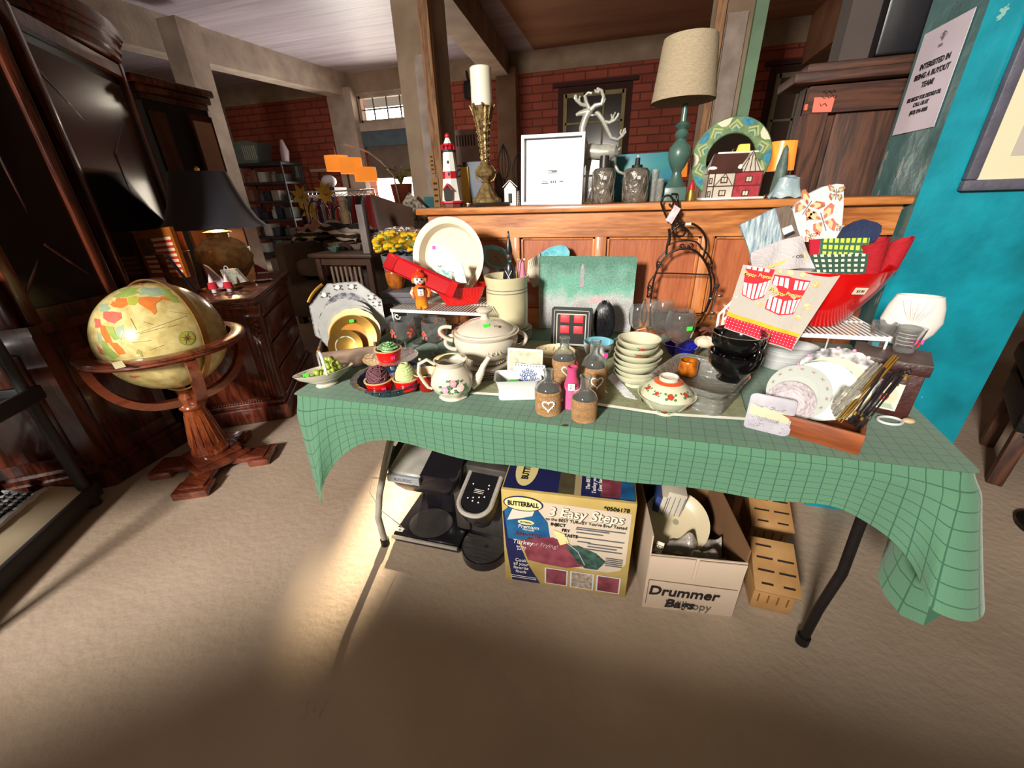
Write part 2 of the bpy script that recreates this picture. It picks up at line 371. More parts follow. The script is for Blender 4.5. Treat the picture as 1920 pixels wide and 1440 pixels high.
T1=peel('bright_teal_plaster','#1190a2','#0b626f','#7fa9a4',(9,9,9),.71)
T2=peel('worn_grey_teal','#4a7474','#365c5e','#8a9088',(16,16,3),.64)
PX0,PX1,PYF=.823,1.2,1.58
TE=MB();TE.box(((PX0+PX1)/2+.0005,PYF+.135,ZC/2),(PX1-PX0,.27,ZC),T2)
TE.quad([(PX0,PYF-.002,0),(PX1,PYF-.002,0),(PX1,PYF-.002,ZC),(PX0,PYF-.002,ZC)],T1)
struct(TE.build('wall_pier'))

# ================================================================ big furniture
TZ=.74
METG=mat('grey_tube_metal','#b0aaa0',rough=.4,metal=.4,ns=20)
BLKM=mat('black_iron','#1c1716',rough=.45,metal=.3,ns=30)
TW=mat('table_laminate','#6b5c50',rough=.6,ns=6)
t=thing('folding_table','long folding table under the green cloth, its bent tube legs showing below','table',(0,0,0))
b=MB();b.prism([(-.845,.705),(.64,.705),(.64,.735),(-.845,.735)],.70,TW,F=lambda x,y,z:(x+(y*.05 if x<0 else y*.04)*(1 if x>0 else-1),.795+y,z));b.build('table_top',t)
for sx,y1,mt in((-.828,0,METG),(.60,0,BLKM)):
    for yy in(.93,1.42):
        b=MB();k=-1 if sx<0 else 1
        P_=[(sx,yy,.705),(sx+k*.012,yy,.45),(sx+k*.02,yy,.30),(sx+k*.005,yy,.15),(sx-k*.0,yy,.014)]
        if k<0:P_=[(-.66,yy+.09,.705),(-.70,yy+.08,.56),(-.76,yy+.06,.38),(-.805,yy+.05,.24),(-.825,yy+.04,.13),(-.815,yy+.035,.014)]
        b.tube(P_,.0125,mt,12);f_=P_[-1]
        b.lathe([(.0,0),(.017,0),(.017,.03),(.0,.032)],BLKM,12,c=(f_[0],f_[1],0));b.build('leg',t)
    sx=-.72 if sx<0 else sx;b=MB();b.tube([(sx,1.0 if sx<0 else .93,.5),(sx,1.5 if sx<0 else 1.42,.5)],.011,mt,10);b.tube([(sx,1.175,.5),(sx-.25*(-1 if sx<0 else 1),1.175,.69)],.009,mt,10);b.build('brace',t)
# ---- cloth: top sheet and hanging sides, its UV in metres
CL=grid_mat('green_grid_cloth','#568468','#2f5e48',38,38,.075,rough=.85)
nt,bs=nodes_of(CL);outn=[n for n in nt.nodes if n.type=='OUTPUT_MATERIAL'][0]
tr=nt.nodes.new('ShaderNodeBsdfTranslucent');mx=nt.nodes.new('ShaderNodeMixShader');mx.inputs[0].default_value=.3
tr.inputs[0].default_value=hexc('#7fae78');nt.links.new(bs.outputs[0],mx.inputs[1]);nt.links.new(tr.outputs[0],mx.inputs[2]);nt.links.new(mx.outputs[0],outn.inputs[0])
FL,FR,BR,BL=Vector((-.862,.785)),Vector((.655,.775)),Vector((.745,1.5)),Vector((-.905,1.5))
CZ=TZ+.003
def side_path():
    P=[];r=.035
    def seg(a,b,n,nrm,tagv):
        for i in range(n):P.append((a.lerp(b,i/n),nrm,tagv))
    L=(FL-BL).normalized();seg(BL,FL-L*r,16,Vector((-1,.02)),0)
    c=FL+Vector((r,r))
    for i in range(12):a=pi+(pi/2)*i/11;P.append((c+Vector((cos(a),sin(a)))*r,Vector((cos(a),sin(a))),1+i/11))
    seg(FL+Vector((r,0)),FR-Vector((r,0)),70,Vector((0,-1)),3)
    c=FR+Vector((-r,r))
    for i in range(12):a=1.5*pi+(pi/2)*i/11;P.append((c+Vector((cos(a),sin(a)))*r,Vector((cos(a),sin(a))),4+i/11))
    seg(FR+Vector((0,r)),BR,16,Vector((1,-.05)),6)
    P.append((BR,Vector((1,0)),6));return P
SP=side_path();SL=[0]
for i in range(1,len(SP)):SL.append(SL[-1]+(SP[i][0]-SP[i-1][0]).length)
TOTAL=SL[-1]
def drape(u,v):
    f=u*(len(SP)-1);i=int(round(f));p,n,tg=SP[i];s=SL[i]
    drop=.125;off=.01
    cl=math.exp(-((s-SL[22])/.10)**2);cr=math.exp(-((s-SL[104])/.12)**2)
    K_=((-.86,.13),(-.78,.137),(-.57,.10),(-.26,.122),(.06,.115),(.29,.112),(.5,.085),(.66,.085));drop=.085
    for(xa,da),(xb,db)in zip(K_,K_[1:]):
        if xa<=p.x<=xb:e_=(p.x-xa)/(xb-xa);e_=e_*e_*(3-2*e_);drop=da+(db-da)*e_
    if tg==0:drop=.20
    if tg==6:drop=.30
    drop+=.20*cl+.17*cr
    fold=(.05*cl*sin(s*42+.5)+.045*cr*sin(s*34+2.2)+.006*sin(s*17)+(.03*sin(s*21)if tg in(0,6)else 0))
    q=v;z=CZ-drop*q-.003*(1-cos(q*pi/2));o=(.012+.05*max(cl,cr)*q)*min(1,q*6)+fold*q**1.2
    tan=Vector((-n.y,n.x));sw=(.035*cl*cos(s*42)-.04*cr*cos(s*34))*q
    return(p.x+n.x*o+tan.x*sw,p.y+n.y*o+tan.y*sw,z)
b=MB()
b.surf(lambda u,v:(lambda a:(a.x,a.y,CZ+.0008*sin(u*90+v*30)*(1 if 0<u<1 and 0<v<1 else 0)))(FL.lerp(FR,u).lerp(BL.lerp(BR,u),v)),60,24,CL,uvf=lambda u,v:(u*1.55,v*.72))
b.surf(drape,len(SP)-1,18,CL,uvf=lambda u,v:(SL[int(round(u*(len(SP)-1)))],-v*.2))
cloth=tag(b.build('tablecloth',smooth=180),'green grid patterned cloth draped over the long table, corners hanging in points','tablecloth')
cloth.modifiers.new('s','SUBSURF').levels=1;cloth.modifiers['s'].render_levels=1
# olive runner with a white edge
OLV=mat('olive_cloth','#8f9472',rough=.9,ns=40,bump=.2,bs=200);WED=mat('white_hem','#e8e6da',rough=.9)
b=MB();A_=[onz(*p,CZ+.001)for p in((880,740),(1000,748),(1120,762),(1240,780),(1400,790))];
vs=[]
for a in A_:vs+=[(a.x,a.y,CZ+.004),(a.x+.004,a.y+.012,CZ+.0045),(a.x+.05,a.y+.45,CZ+.004)]
n_=len(A_);b.add(vs,[(i*3,i*3+3,i*3+4,i*3+1)for i in range(n_-1)],WED);b.add(vs,[(i*3+1,i*3+4,i*3+5,i*3+2)for i in range(n_-1)],OLV)
tag(b.build('table_runner'),'olive cloth runner with white scalloped hem lying under the crockery','runner')
# ---- oak counter
OAK=wood('golden_oak','#c07c42','#8c4f22',3.2,'X',coat=.35,dist=3.2);OAKV=wood('golden_oak_upright','#bb7237','#8a4a1e',3.0,'Z',rough=.5,coat=.1,dist=2.6);OAKP=wood('oak_panel_red','#a8603a','#8b4526',3.5,'Z',coat=.35,dist=1.0)
YC=1.62;X0,X1=-.80,.815;ZT=1.188
t=thing('oak_counter','old golden oak panelled shop counter standing behind the table','counter',(X0,YC,0))
b=MB();b.box(((X1-X0)/2-.015,.17,ZT-.0125),(X1-X0+.05,.40,.025),OAK,bev=.006);b.box(((X1-X0)/2,.19,ZT-.033),(X1-X0+.02,.36,.016),OAK,bev=.004);b.build('counter_top',t)
b=MB();b.box(((X1-X0)/2,.2,.57),(X1-X0,.34,1.13),OAKP);b.build('carcass',t)
b=MB();b.box(((X1-X0)/2,.017,1.118),(X1-X0,.034,.088),OAK);b.build('top_rail',t)
b=MB();b.box(((X1-X0)/2,.017,.76),(X1-X0,.034,.06),OAK);b.box(((X1-X0)/2,.017,.15),(X1-X0,.034,.3),OAK);b.build('bottom_rail',t)
st=[(-.80,-.60),(-.455,-.414),(-.118,-.076),(.256,.296),(.60,.64)]
for a,c in st:
    b=MB();b.box(((a+c)/2-X0,.017,.68),(c-a,.033,.79),OAKV,bev=.002);b.build('stile',t)
for(a,c),(d,e)in zip(st[:-1],st[1:]):
    b=MB();w_=d-c;b.box(((c+d)/2-X0,.027,.93),(w_,.006,.29),OAKP)
    for x in(c+.006,d-.006):b.box((x-X0,.022,.93),(.012,.012,.29),OAKV,bev=.003)
    for z in(.796,1.068):b.box(((c+d)/2-X0,.022,z),(w_,.012,.012),OAKV,bev=.003)
    b.build('panel',t)
# ---- dark walnut cabinet at the counter's right end
WAL=wood('dark_walnut','#56321f','#301a10',3,'Z',rough=.6,coat=0);WALH=wood('dark_walnut_lengthways','#54301f','#301a12',3,'X',rough=.6,coat=0)
kk=2.02/1.85
t=thing('walnut_cabinet','tall dark walnut cabinet with framed panel beside the teal pier','cabinet',(0,2.03,0))
xa,xb=.60,1.35;zt=1.56
b=MB();b.box(((xa+xb)/2,.05,zt/2),(xb-xa,.08,zt),WAL);b.build('body',t)
b=MB();b.box((xa+.04,.0,zt/2),(.075,.04,zt-.05),WAL);b.box(((xa+xb)/2,.0,zt-.05),(xb-xa,.045,.085),WALH);b.box(((xa+xb)/2,.0,.1),(xb-xa,.04,.2),WALH);b.box((xb-.09,0,zt/2),(.18,.04,zt-.05),WAL);b.build('face_frame',t)
b=MB();b.box(((xa+xb)/2,.01,.85),(xb-xa-.22,.02,1.25),WAL,bev=.01);b.build('panel',t)
b=MB();b.box(((xa+xb)/2-.02,.04,zt+.015),(xb-xa+.10,.20,.035),WALH,bev=.01);b.box(((xa+xb)/2-.02,.04,zt+.045),(xb-xa+.02,.16,.03),WALH,bev=.01);b.build('cornice',t)
# ---- black perforated crate on the cabinet
BP=mat('black_plastic','#15131a',rough=.35,ns=30)
SHD=mat('pale_shade','#6a6058',rough=.4)
t=thing('black_crate','black plastic crate with round holes on top of the walnut cabinet','crate',(1.0,2.07,zt+.062))
b=MB();b.box((0,0,.19),(.46,.14,.38),BP,bev=.01);b.box((-.275,.03,.19),(.09,.10,.38),mat('grey_brown_board','#4a403c',rough=.7,ns=5));b.build('body',t)
hm=mat('crate_hole_light','#a9b0b8',rough=.3)
for i in range(9):
    b=MB();z=.12+.062*(i//3)+.01;x=-.02+.07*(i%3)+.02*((i//3)%2)
    for k in range(3):b.lathe([(0,0),(.013,0),(.013,.004),(0,.005)],hm,10,c=(0,0,0))if k==0 else None
    o=b.build('hole_rim',t);o.location=(x-.06,-.072,z+.03);o.rotation_euler=(pi/2,0,0)
# ---- globe on its floor stand
MAH=wood('mahogany','#7c3c26','#4c2014',3,'X',rough=.25,coat=.7,dist=3);MAHV=wood('mahogany_turned','#9a4f28','#5c2412',3,'Z',rough=.22,coat=.7,dist=3)
GX,GY,GZ,GR=-1.97,1.23,.70,.235
t=thing('floor_globe','antique style world globe in a round mahogany floor stand beside the dresser','globe',(GX,GY,0),0)
gm=mat('globe_map','#d9c882',rough=.22,coat=.6);nt,bs=nodes_of(gm)
tc=nt.nodes.new('ShaderNodeTexCoord');na=nt.nodes.new('ShaderNodeTexNoise');na.inputs['Scale'].default_value=26;na.inputs['Detail'].default_value=6
nt.links.new(tc.outputs['Object'],na.inputs[0]);rp=nt.nodes.new('ShaderNodeValToRGB');rp.color_ramp.elements[0].position=.25;rp.color_ramp.elements[1].position=.6
rp.color_ramp.elements[0].color=hexc('#b09a58');rp.color_ramp.elements[1].color=hexc('#d9ca8a');nt.links.new(na.outputs[0],rp.inputs[0]);nt.links.new(rp.outputs[0],bs.inputs['Base Color'])
b=MB();b.ball((0,0,0),GR,gm,64,40)
vdir=(CAMP-Vector((GX,GY,GZ))).normalized();gr_=vdir.cross(Vector((0,0,1))).normalized()*-1;gu=gr_.cross(vdir)*-1
gu=vdir.cross(gr_)
def gpt(px,py,k=1.0):
    r_=ray(px,py).normalized();o=CAMP-Vector((GX,GY,GZ));bb=o.dot(r_);cc=o.dot(o)-GR*GR;dd=bb*bb-cc
    tt=-bb-sqrt(max(dd,0));p=o+r_*tt;return p.normalized()*GR*k
def patch(px_pts,m,k):
    c=sum((gpt(*p)for p in px_pts),Vector())/len(px_pts);c=c.normalized()*GR*k
    P=[gpt(*p,k)for p in px_pts];n=len(P);vs=[c];fs=[]
    for lv in(1/3,2/3,1):
        for p in P:vs.append((c.lerp(p,lv)).normalized()*GR*k)
    for i in range(n):fs.append((0,1+i,1+(i+1)%n))
    for l in(0,1):fs+=[(1+l*n+i,1+(l+1)*n+i,1+(l+1)*n+(i+1)%n,1+l*n+(i+1)%n)for i in range(n)]
    b.add(vs,fs,m)
gc={k:mat('map_'+k,c,rough=.22,coat=.6,ns=40,na=.08)for k,c in dict(orange='#dd7f3c',green='#9db45c',pink='#cf6f5e',blue='#a3b89a',cream='#e2d3a0',lime='#b5b84a',olive='#a7a05a').items()}
def G(x,y):return(x/4.8+200,y/4.8+480)
for k,cl,pts in((1.001,'pink',[(90,300),(170,255),(300,232),(470,240),(500,262),(330,270),(170,290),(100,330)]),
    (1.002,'green',[(60,370),(110,310),(210,280),(330,275),(300,330),(240,350),(180,370),(90,385)]),
    (1.002,'blue',[(330,278),(480,285),(560,320),(500,355),(400,365),(290,350),(300,300)]),
    (1.003,'green',[(480,285),(560,300),(630,370),(650,420),(600,420),(540,370),(500,350)]),
    (1.003,'orange',[(60,400),(110,380),(180,380),(190,440),(130,470),(60,460),(35,440)]),
    (1.003,'lime',[(190,375),(250,360),(300,370),(285,410),(250,445),(190,440)]),
    (1.004,'orange',[(290,375),(380,365),(490,375),(490,400),(440,430),(450,500),(430,530),(390,490),(350,470),(290,430)]),
    (1.003,'orange',[(480,365),(545,365),(590,400),(540,400),(500,395)]),
    (1.003,'pink',[(-30,500),(60,500),(130,510),(140,560),(70,610),(10,590),(-30,560)]),
    (1.003,'blue',[(-60,440),(-5,430),(40,470),(0,500),(-60,500)]),
    (1.003,'cream',[(50,380),(90,370),(80,410),(100,430),(60,410)]),
    (1.004,'green',[(0,630),(60,640),(80,700),(120,740),(70,760),(20,700)]),
    (1.004,'blue',[(80,650),(150,620),(150,680),(130,760),(90,710)]),
    (1.003,'pink',[(-110,560),(-60,570),(-40,640),(-100,650)]),
    (1.003,'orange',[(-60,620),(-10,630),(30,720),(60,790),(0,780),(-50,700)]),
    (1.003,'orange',[(20,780),(90,780),(150,840),(170,880),(110,890),(60,830)]),
    (1.003,'green',[(-80,740),(-10,770),(60,860),(120,905),(60,930),(-30,880)]),
    (1.003,'blue',[(-90,680),(-50,710),(-30,800),(-70,780)]),
    (1.003,'pink',[(-90,800),(-40,840),(-20,890),(-60,880)]),
    (1.003,'olive',[(280,840),(310,860),(330,910),(280,900),(265,870)]),
    (1.003,'pink',[(200,1075),(310,1078),(260,1100),(215,1090)])):
    patch([G(*p)for p in pts],gc[cl],k)
# compass rose
for rr,cl,k in((74,'olive',1.003),(62,'lime',1.004),(30,'olive',1.005),(22,'pink',1.006)):patch([G(722+rr*cos(a*pi/8),740+rr*.9*sin(a*pi/8))for a in range(16)],gc[cl],k)
INK=mat('map_ink','#5e5226',rough=.4)
for a in range(8):
    u,v=cos(a*pi/4+.2),sin(a*pi/4+.2)*.9;L_=70 if a%2==0 else 45
    patch([G(722+u*L_,740+v*L_),G(722-v*5,740+u*5),G(722+v*5,740-u*5)],INK,1.008)
b.build('sphere',t,label='ball printed with an antique world map').location=(0,0,GZ)
# lettering-like route lines over the seas
b=MB()
for(x1,y1),(x2,y2)in(((150,740),(720,540)),((215,560),(270,665)),((560,500),(730,520)),((330,590),(420,620)),((550,640),(640,620)),((230,780),(400,760)),((380,850),(520,800)),((300,700),(520,640))):
    b.tube([gpt(*G(x1+(x2-x1)*i/8,y1+(y2-y1)*i/8),1.002)for i in range(9)],.0007,INK,4)
b.build('map_lines',t).location=(0,0,GZ)
BRS=mat('antique_brass_band','#b98a4a',rough=.3,metal=.7,ns=20)
b=MB()
mp_=[gpt(*q)for q in((228,530),(275,518),(330,560),(366,620),(385,660),(388,680))]
mn=(mp_[1].normalized()).cross(mp_[4].normalized()).normalized();me_=mp_[1].normalized();mf=mn.cross(me_)
b.surf(lambda u,v:(me_*cos(u*2*pi)+mf*sin(u*2*pi))*(GR+.016)+mn*(v-.5)*.026,96,1,BRS,th=.006)
b.build('meridian_band',t).location=(0,0,GZ)
b=MB();RI,RO=.252,.31
b.lathe([(RI,-.012),(RI,.010),(RO-.02,.012),(RO-.006,.008),(RO,0),(RO-.006,-.006),(RO-.004,-.014),(RO-.02,-.026),(RI,-.026),(RI,-.012)],MAH,96);b.build('horizon_ring',t).location=(0,0,GZ-.025)
for k in range(2):
    for s in(0,1):
        a=k*pi/2+s*pi+radians(-22);b=MB();P=[]
        for i in range(13):
            q=i/12;r_=.285*sin(q*pi/2)**.8;z=.385+(GZ-.055-.385)*(1-cos(q*pi/2))
            P.append((r_,z))
        vs=[];fs=[]
        for i,(r_,z)in enumerate(P):
            q=i/12;tx,tz=cos(q*1.3),sin(q*1.3);wd=.02
            for(du,dw)in((-.017,-wd),(-.017,wd),(.017,wd),(.017,-wd)):vs.append(((r_-du*tz),dw,z+du*tx))
        for i in range(12):
            for j in range(4):fs.append((i*4+j,i*4+(j+1)%4,i*4+4+(j+1)%4,i*4+4+j))
        fs+=[(0,1,2,3),(51,50,49,48)]
        b.add(vs,fs,MAH);b.build('arm',t).rotation_euler=(0,0,a)
b=MB()
b.lathe([(0,.43),(.03,.425),(.045,.40),(.04,.375),(.052,.365),(.056,.352),(.05,.34),(.044,.335),(.046,.325),(.075,.13),(.08,.12),(.083,.105),(.08,.09),(.06,.085),(0,.084)],MAHV,48)
b.build('column',t)
b=MB()
for i in range(14):
    a=2*pi*i/14;b.tube([(.047*cos(a),.047*sin(a),.31),(.0745*cos(a),.0745*sin(a),.15)],.0035,MAHV,6)
b.build('fluting',t)
b=MB();A45=radians(-18)
for k in range(2):b.box((0,0,.035),(.50,.11,.03),MAH,rz=A45+pi/4+k*pi/2,bev=.006)
b.box((0,0,.055),(.25,.25,.03),MAH,rz=A45,bev=.006);b.box((0,0,.078),(.2,.2,.022),MAH,rz=A45,bev=.006)
b.build('base',t)
for k in range(4):
    a=A45+pi/4+k*pi/2;b=MB();b.box((.225*cos(a),.225*sin(a),.02),(.10,.15,.04),MAH,rz=a,bev=.008);b.build('foot',t)
PAPER=mat('cream_paper','#e9e4b8',rough=.8)
q=onz(222,683,GZ-.01);b=MB();b.box((0,0,.0006),(.10,.03,.001),PAPER,rz=.0);tag(b.build('paper_slip'),'small cream paper slip lying on the rim of the globe stand','paper',loc=(q.x,q.y,GZ-.0125),rz=-.45)
# ---- carved dresser with drawers, standing askew
MAHD=wood('dark_mahogany','#7c3a26','#4a1e12',3,'Z',rough=.3,coat=.5);MAHT=wood('dark_mahogany_top','#74382a','#48201a',3,'Y',rough=.25,coat=.6)
DRZ=.76
t=thing('carved_dresser','dark mahogany dresser with carved corner columns carrying the black shaded lamp','dresser',(-1.99,1.75,0),radians(122-90))
# local: +y runs along the drawer face to the back-left of the picture, -x is the near end panel
b=MB();b.box((-.235,.45,.41),(.44,.88,.62),MAHD);b.build('carcass',t)
b=MB();b.box((-.235,.45,DRZ-.015),(.50,.95,.03),MAHT,bev=.008);b.box((-.235,.45,DRZ-.045),(.47,.92,.03),MAHT,bev=.006);b.build('top',t)
b=MB();b.box((-.235,.45,.05),(.52,.98,.10),MAHD,bev=.008);b.box((-.235,.45,.115),(.49,.94,.03),MAHD,bev=.01);b.build('plinth',t)
for i,z in enumerate((.20,.365,.53,.655)):
    h_=.15 if i<3 else .085
    b=MB();b.box((-.008,.47,z+.01),(.022,.74,h_),MAHD,bev=.006);dr=b.build('drawer',t)
    b=MB();b.tube(arc((.012,.47,z+.02),.035,pi,2*pi,10,'YZ'),.003,mat('dark_brass','#5a4020',rough=.4,metal=.8));b.build('handle',dr)
b=MB();b.box((-.03,.035,.40),(.075,.075,.60),MAHD,bev=.01)
for i in range(4):b.tube([(-.058+.018*i,-.002,.16),(-.058+.018*i,-.002,.50)],.005,MAHD,6)
for i in range(14):b.ball((-.03+.012*sin(i*1.9),-.004,.53+i*.01),(.014,.008,.008),MAHD,8,6)
b.box((-.03,.03,.68),(.085,.085,.07),MAHD,bev=.01);b.build('corner_column',t)
b=MB();b.box((-.26,.004,.40),(.34,.012,.5),MAHD,bev=.005)
for i in range(30):b.ball((-.45+.0145*i,-.012,.135),(.0055,.005,.005),MAHD,6,4)
b.build('end_panel',t)
# ---- tall china cabinet on the far left
HUT=wood('hutch_mahogany','#5c2a1a','#2c120b',2.5,'Z',rough=.28,coat=.5);HUTD=mat('cabinet_interior_dark','#120a0a',rough=.5,ns=4)
foot=[(-2.95,.05),(-2.74,.69),(-2.345,.99),(-2.38,1.37),(-2.47,1.43),(-3.03,2.27),(-3.4,2.05),(-3.5,.3)]
def poly(b_,pts,z0,z1,m,grow=0):
    c=Vector((sum(p[0]for p in pts)/len(pts),sum(p[1]for p in pts)/len(pts)));P=[(Vector(p)-c).normalized()*grow+Vector(p)for p in pts];n=len(P)
    b_.add([(p.x,p.y,z0)for p in P]+[(p.x,p.y,z1)for p in P],[tuple(range(n)),tuple(range(n,2*n))[::-1]]+[(i,(i+1)%n,(i+1)%n+n,i+n)for i in range(n)],m)
t=thing('china_cabinet','huge dark mahogany china cabinet with curved moulded top at the left edge','cabinet',(0,0,0))
b=MB();poly(b,foot,.07,.78,HUT);b.build('lower_case',t)
b=MB();poly(b,foot,0,.09,HUT,.035);poly(b,foot,.09,.12,HUT,.02);poly(b,foot,.76,.80,HUT,.03);b.build('moulding',t)
b=MB();poly(b,foot,.80,2.0,HUTD,-.03);b.build('interior',t)
for i in(0,1,2,4):
    p,q=Vector(foot[i]),Vector(foot[i+1]);dd=(q-p);L_=dd.length;nn=Vector((dd.y,-dd.x)).normalized();an=atan2(dd.y,dd.x)
    b=MB()
    for s in(0,1):c_=p.lerp(q,.07 if s==0 else .93);b.box((c_.x,c_.y,1.40),(.045,.045,1.2),HUT,rz=an,bev=.008)
    for z in(.83,1.96):c_=p.lerp(q,.5);b.box((c_.x,c_.y,z),(L_*.9,.035,.06),HUT,rz=an)
    b.build('door_frame',t)
    b=MB();c_=p.lerp(q,.5);b.box((c_.x-nn.x*0,c_.y-nn.y*0,1.33),(L_*.84,.006,1.1),mat('cabinet_glass','#1c1412',rough=.16,coat=.15,ns=2,col2='#100a0a'),rz=an);pn=b.build('glass_pane',t)
    b=MB();u_=dd.normalized()
    for(a0,z0),(a1,z1)in(((.1,1.8),(.5,1.5)),((.5,1.5),(.9,1.8)),((.5,1.5),(.5,1.1)),((.1,.9),(.5,1.1)),((.5,1.1),(.9,.9))):
        A1=p.lerp(q,a0)+nn*-.006;A2=p.lerp(q,a1)+nn*-.006;b.cyl((A1.x-nn.x*.012*-1,A1.y,z0),(A2.x,A2.y,z1),.006,HUT,seg=6)
    b.build('fretwork',t)
    b=MB();b.box((c_.x,c_.y,.44),(L_*.72,.02,.5),HUT,rz=an,bev=.008);b.build('lower_door',t)
b=MB();bow=[Vector(foot[1]).lerp(Vector(foot[5]),i/14)+Vector((.848,.53))*.30*sin(pi*i/14)**.7 for i in range(15)]+[Vector(foot[6]),Vector(foot[7]),Vector(foot[0])]
for z0,z1,g in((2.0,2.03,-.02),(2.03,2.05,.0),(2.05,2.08,-.01),(2.08,2.10,.02),(2.10,2.14,.035),(2.14,2.16,.02)):poly(b,[(p.x,p.y)for p in bow],z0,z1,HUT,g)
b.build('cornice',t)
# ---- second dark cabinet with mirror door behind it
t=thing('mirror_cabinet','dark cabinet with heavy cornice and a mirrored door behind the lamp','cabinet',(-3.27,2.58,0),0)
b=MB();b.box((0,0,.95),(.38,.46,1.9),HUTD);b.build('body',t)
b=MB()
for z,g in((1.86,.01),(1.90,.03),(1.945,.05)):b.box((0,0,z+.02),(.38+2*g,.46+2*g,.045),HUT,bev=.01)
b.build('cornice',t)
b=MB();b.box((.195,-.165,.95),(.02,.11,1.7),wood('plain_brown_board','#5a3320','#452415',2,'Z',coat=0));b.build('side_board',t)
b=MB();b.box((.20,.135,1.2),(.03,.18,1.24),HUT);b.box((.217,.135,1.2),(.006,.14,1.16),mat('mirror_painted_reflection','#c49a84',rough=.35,metal=.0,ns=3,col2='#a98a7a'));b.build('mirror_door',t)  # pinkish reflection painted into the mirror's matt colour
# ---- black plastic shelf cart in the left foreground
CART=mat('dark_grey_plastic','#2c2a2c',rough=.5,ns=40,na=.08)
t=thing('plastic_shelf_cart','black plastic shelving cart cut off by the left edge','shelf',(-2.25,.88,0),atan2(-.52,.29)+pi/2)
# local: -x? front edge runs along -y ... built with y towards the viewer
ca=(0,0)
def cart_tray(z,h_):
    b=MB();b.box((-.22,-.44,z),(.46,.92,.015),CART);
    for x in(-.44,0):b.box((x,-.44,z+h_/2-.02),(.022,.92,h_),CART,bev=.006)
    for y in(0,-.89):b.box((-.22,y,z+h_/2-.02),(.46,.022,h_),CART,bev=.006)
    return b.build('tray',t)
cart_tray(.05,.07);cart_tray(.55,.06);cart_tray(1.0,.06)
for x in(-.42,-.02):
    for y in(-.02,-.87):b=MB();b.tube([(x,y,.0),(x,y,.10),(x,y,1.02)],[.03,.022,.018],CART,14);b.build('leg',t)
cart=t

# ================================================================ things on the table
CW=mat('cream_glaze','#c6beac',rough=.18,coat=.5,ns=6,na=.04);WW=mat('white_glaze','#c4c6c6',rough=.15,coat=.5,ns=6,na=.03)
IV=mat('ivory_stoneware','#c4bd98',rough=.3,coat=.3,ns=9,na=.05);CEL=mat('celadon_glaze','#c2c2a6',rough=.15,coat=.6,ns=5,na=.04)
RED=mat('red_glaze','#c9140c',rough=.18,coat=.6,ns=7,na=.08);TAN=mat('tan_glaze','#d8b98c',rough=.25,coat=.4,ns=9);BLK=mat('black_glaze','#0c0b0c',rough=.08,coat=.8,ns=5)
NAVY=mat('navy_glaze','#1f3350',rough=.2,coat=.6,ns=12,col2='#14233a');GOLD=mat('gilt','#a8823a',rough=.42,metal=.8,ns=30,na=.1)
GLS=mat('clear_glass','#eef2f2',rough=.02,glass=.96,ior=1.42);GLS2=mat('cut_glass','#e4e6de',rough=.12,glass=.87,ior=1.4,bump=.8,bs=70)
PNK=mat('pink_sticker','#f0409c',rough=.6);GRN=mat('green_sticker','#3ee03a',rough=.6);INKB=mat('black_ink','#181416',rough=.6)
WOODC=wood('grey_crate_wood','#8f7866','#665143',3,'X',rough=.8,coat=0);WHM=mat('white_metal_wire','#e9e9e6',rough=.3,coat=.4)
GRNL=mat('leaf_green','#3f7d46',rough=.5);ROSE=mat('rose_pink','#c78a9c',rough=.5);ROSER=mat('rose_red','#b23a22',rough=.4)
def rad(x,y):d=Vector((x,y,0)).normalized();return d
def up_plate(b,r,m,c=(0,0,0),tilt=.25,rim=None,rz=0,well=.62,depth=.012,seg=48,back=None,wob=None,mats=None):
    """plate standing on its edge, its face to -y"""
    T0=b.T;b.T=T0@Matrix.Translation(Vector(c)+Vector((0,r*sin(tilt),r*cos(tilt))))@Matrix.Rotation(rz,4,'Z')@Matrix.Rotation(pi/2-tilt,4,'X')
    p=[(0,.003),(r*well*.9,.003),(r*well,.005),(r*.97,depth),(r,depth+.001),(r,depth-.002),(r*well,-.001),(r*well*.6,-.003),(0,-.003)]
    if rim:mats={3:rim}
    b.lathe(p,m,seg,wob=wob,mats=mats);M_=b.T;b.T=T0;return M_
def shell(prof_out,th=.004):
    """closed bowl profile from the outer profile (bottom centre to rim)"""
    inn=[(max(r-th,0),z+(th if i==0 else th*.3 if i<len(prof_out)-1 else 0))for i,(r,z)in enumerate(prof_out)]
    return[(0,prof_out[0][1])]+prof_out+inn[::-1]+[(0,prof_out[0][1]+th*1.6)]
def flower(b,T,s,petal,n=5,leaf=GRNL):
    """painted spray: little petals and leaves lying just over a surface; T maps flat x,y to it"""
    def disk(cx,cy,r,m,k=.0004,sq=1,an=0):
        P=[T(cx+r*cos(a*pi/4),cy+r*sq*sin(a*pi/4),k)for a in range(8)];b.add(P,[tuple(range(8))],m)
    for i in range(n):
        a=i*2*pi/n;disk(s*.45*cos(a),s*.45*sin(a),s*.42,petal)
    disk(0,0,s*.3,mat('petal_heart','#d9a9a0',rough=.5)if petal is ROSE else petal,.0006)
    for a in(.4,2.6,3.8,5.6):disk(s*1.35*cos(a),s*1.15*sin(a),s*.33,leaf,.0003)
def onlathe(x0,r,z0,tilt=0.):
    def T(x,y,k):
        rr=(r(z0+y)if callable(r)else r)+k;a=-pi/2+x0+x/rr;return(rr*cos(a),rr*sin(a),z0+y)
    return T
def sticker(parent,p,m,w=.014,h=.009,rz=0,rx=0,name='price_sticker',txt=None):
    b=MB();b.box((0,0,0),(w,.0008,h),m)
    if txt:b.text(txt,h*.9,INKB,XZ(0,-.0008,0))
    o=b.build(name,parent);o.location=p;o.rotation_euler=(rx,0,rz);return o
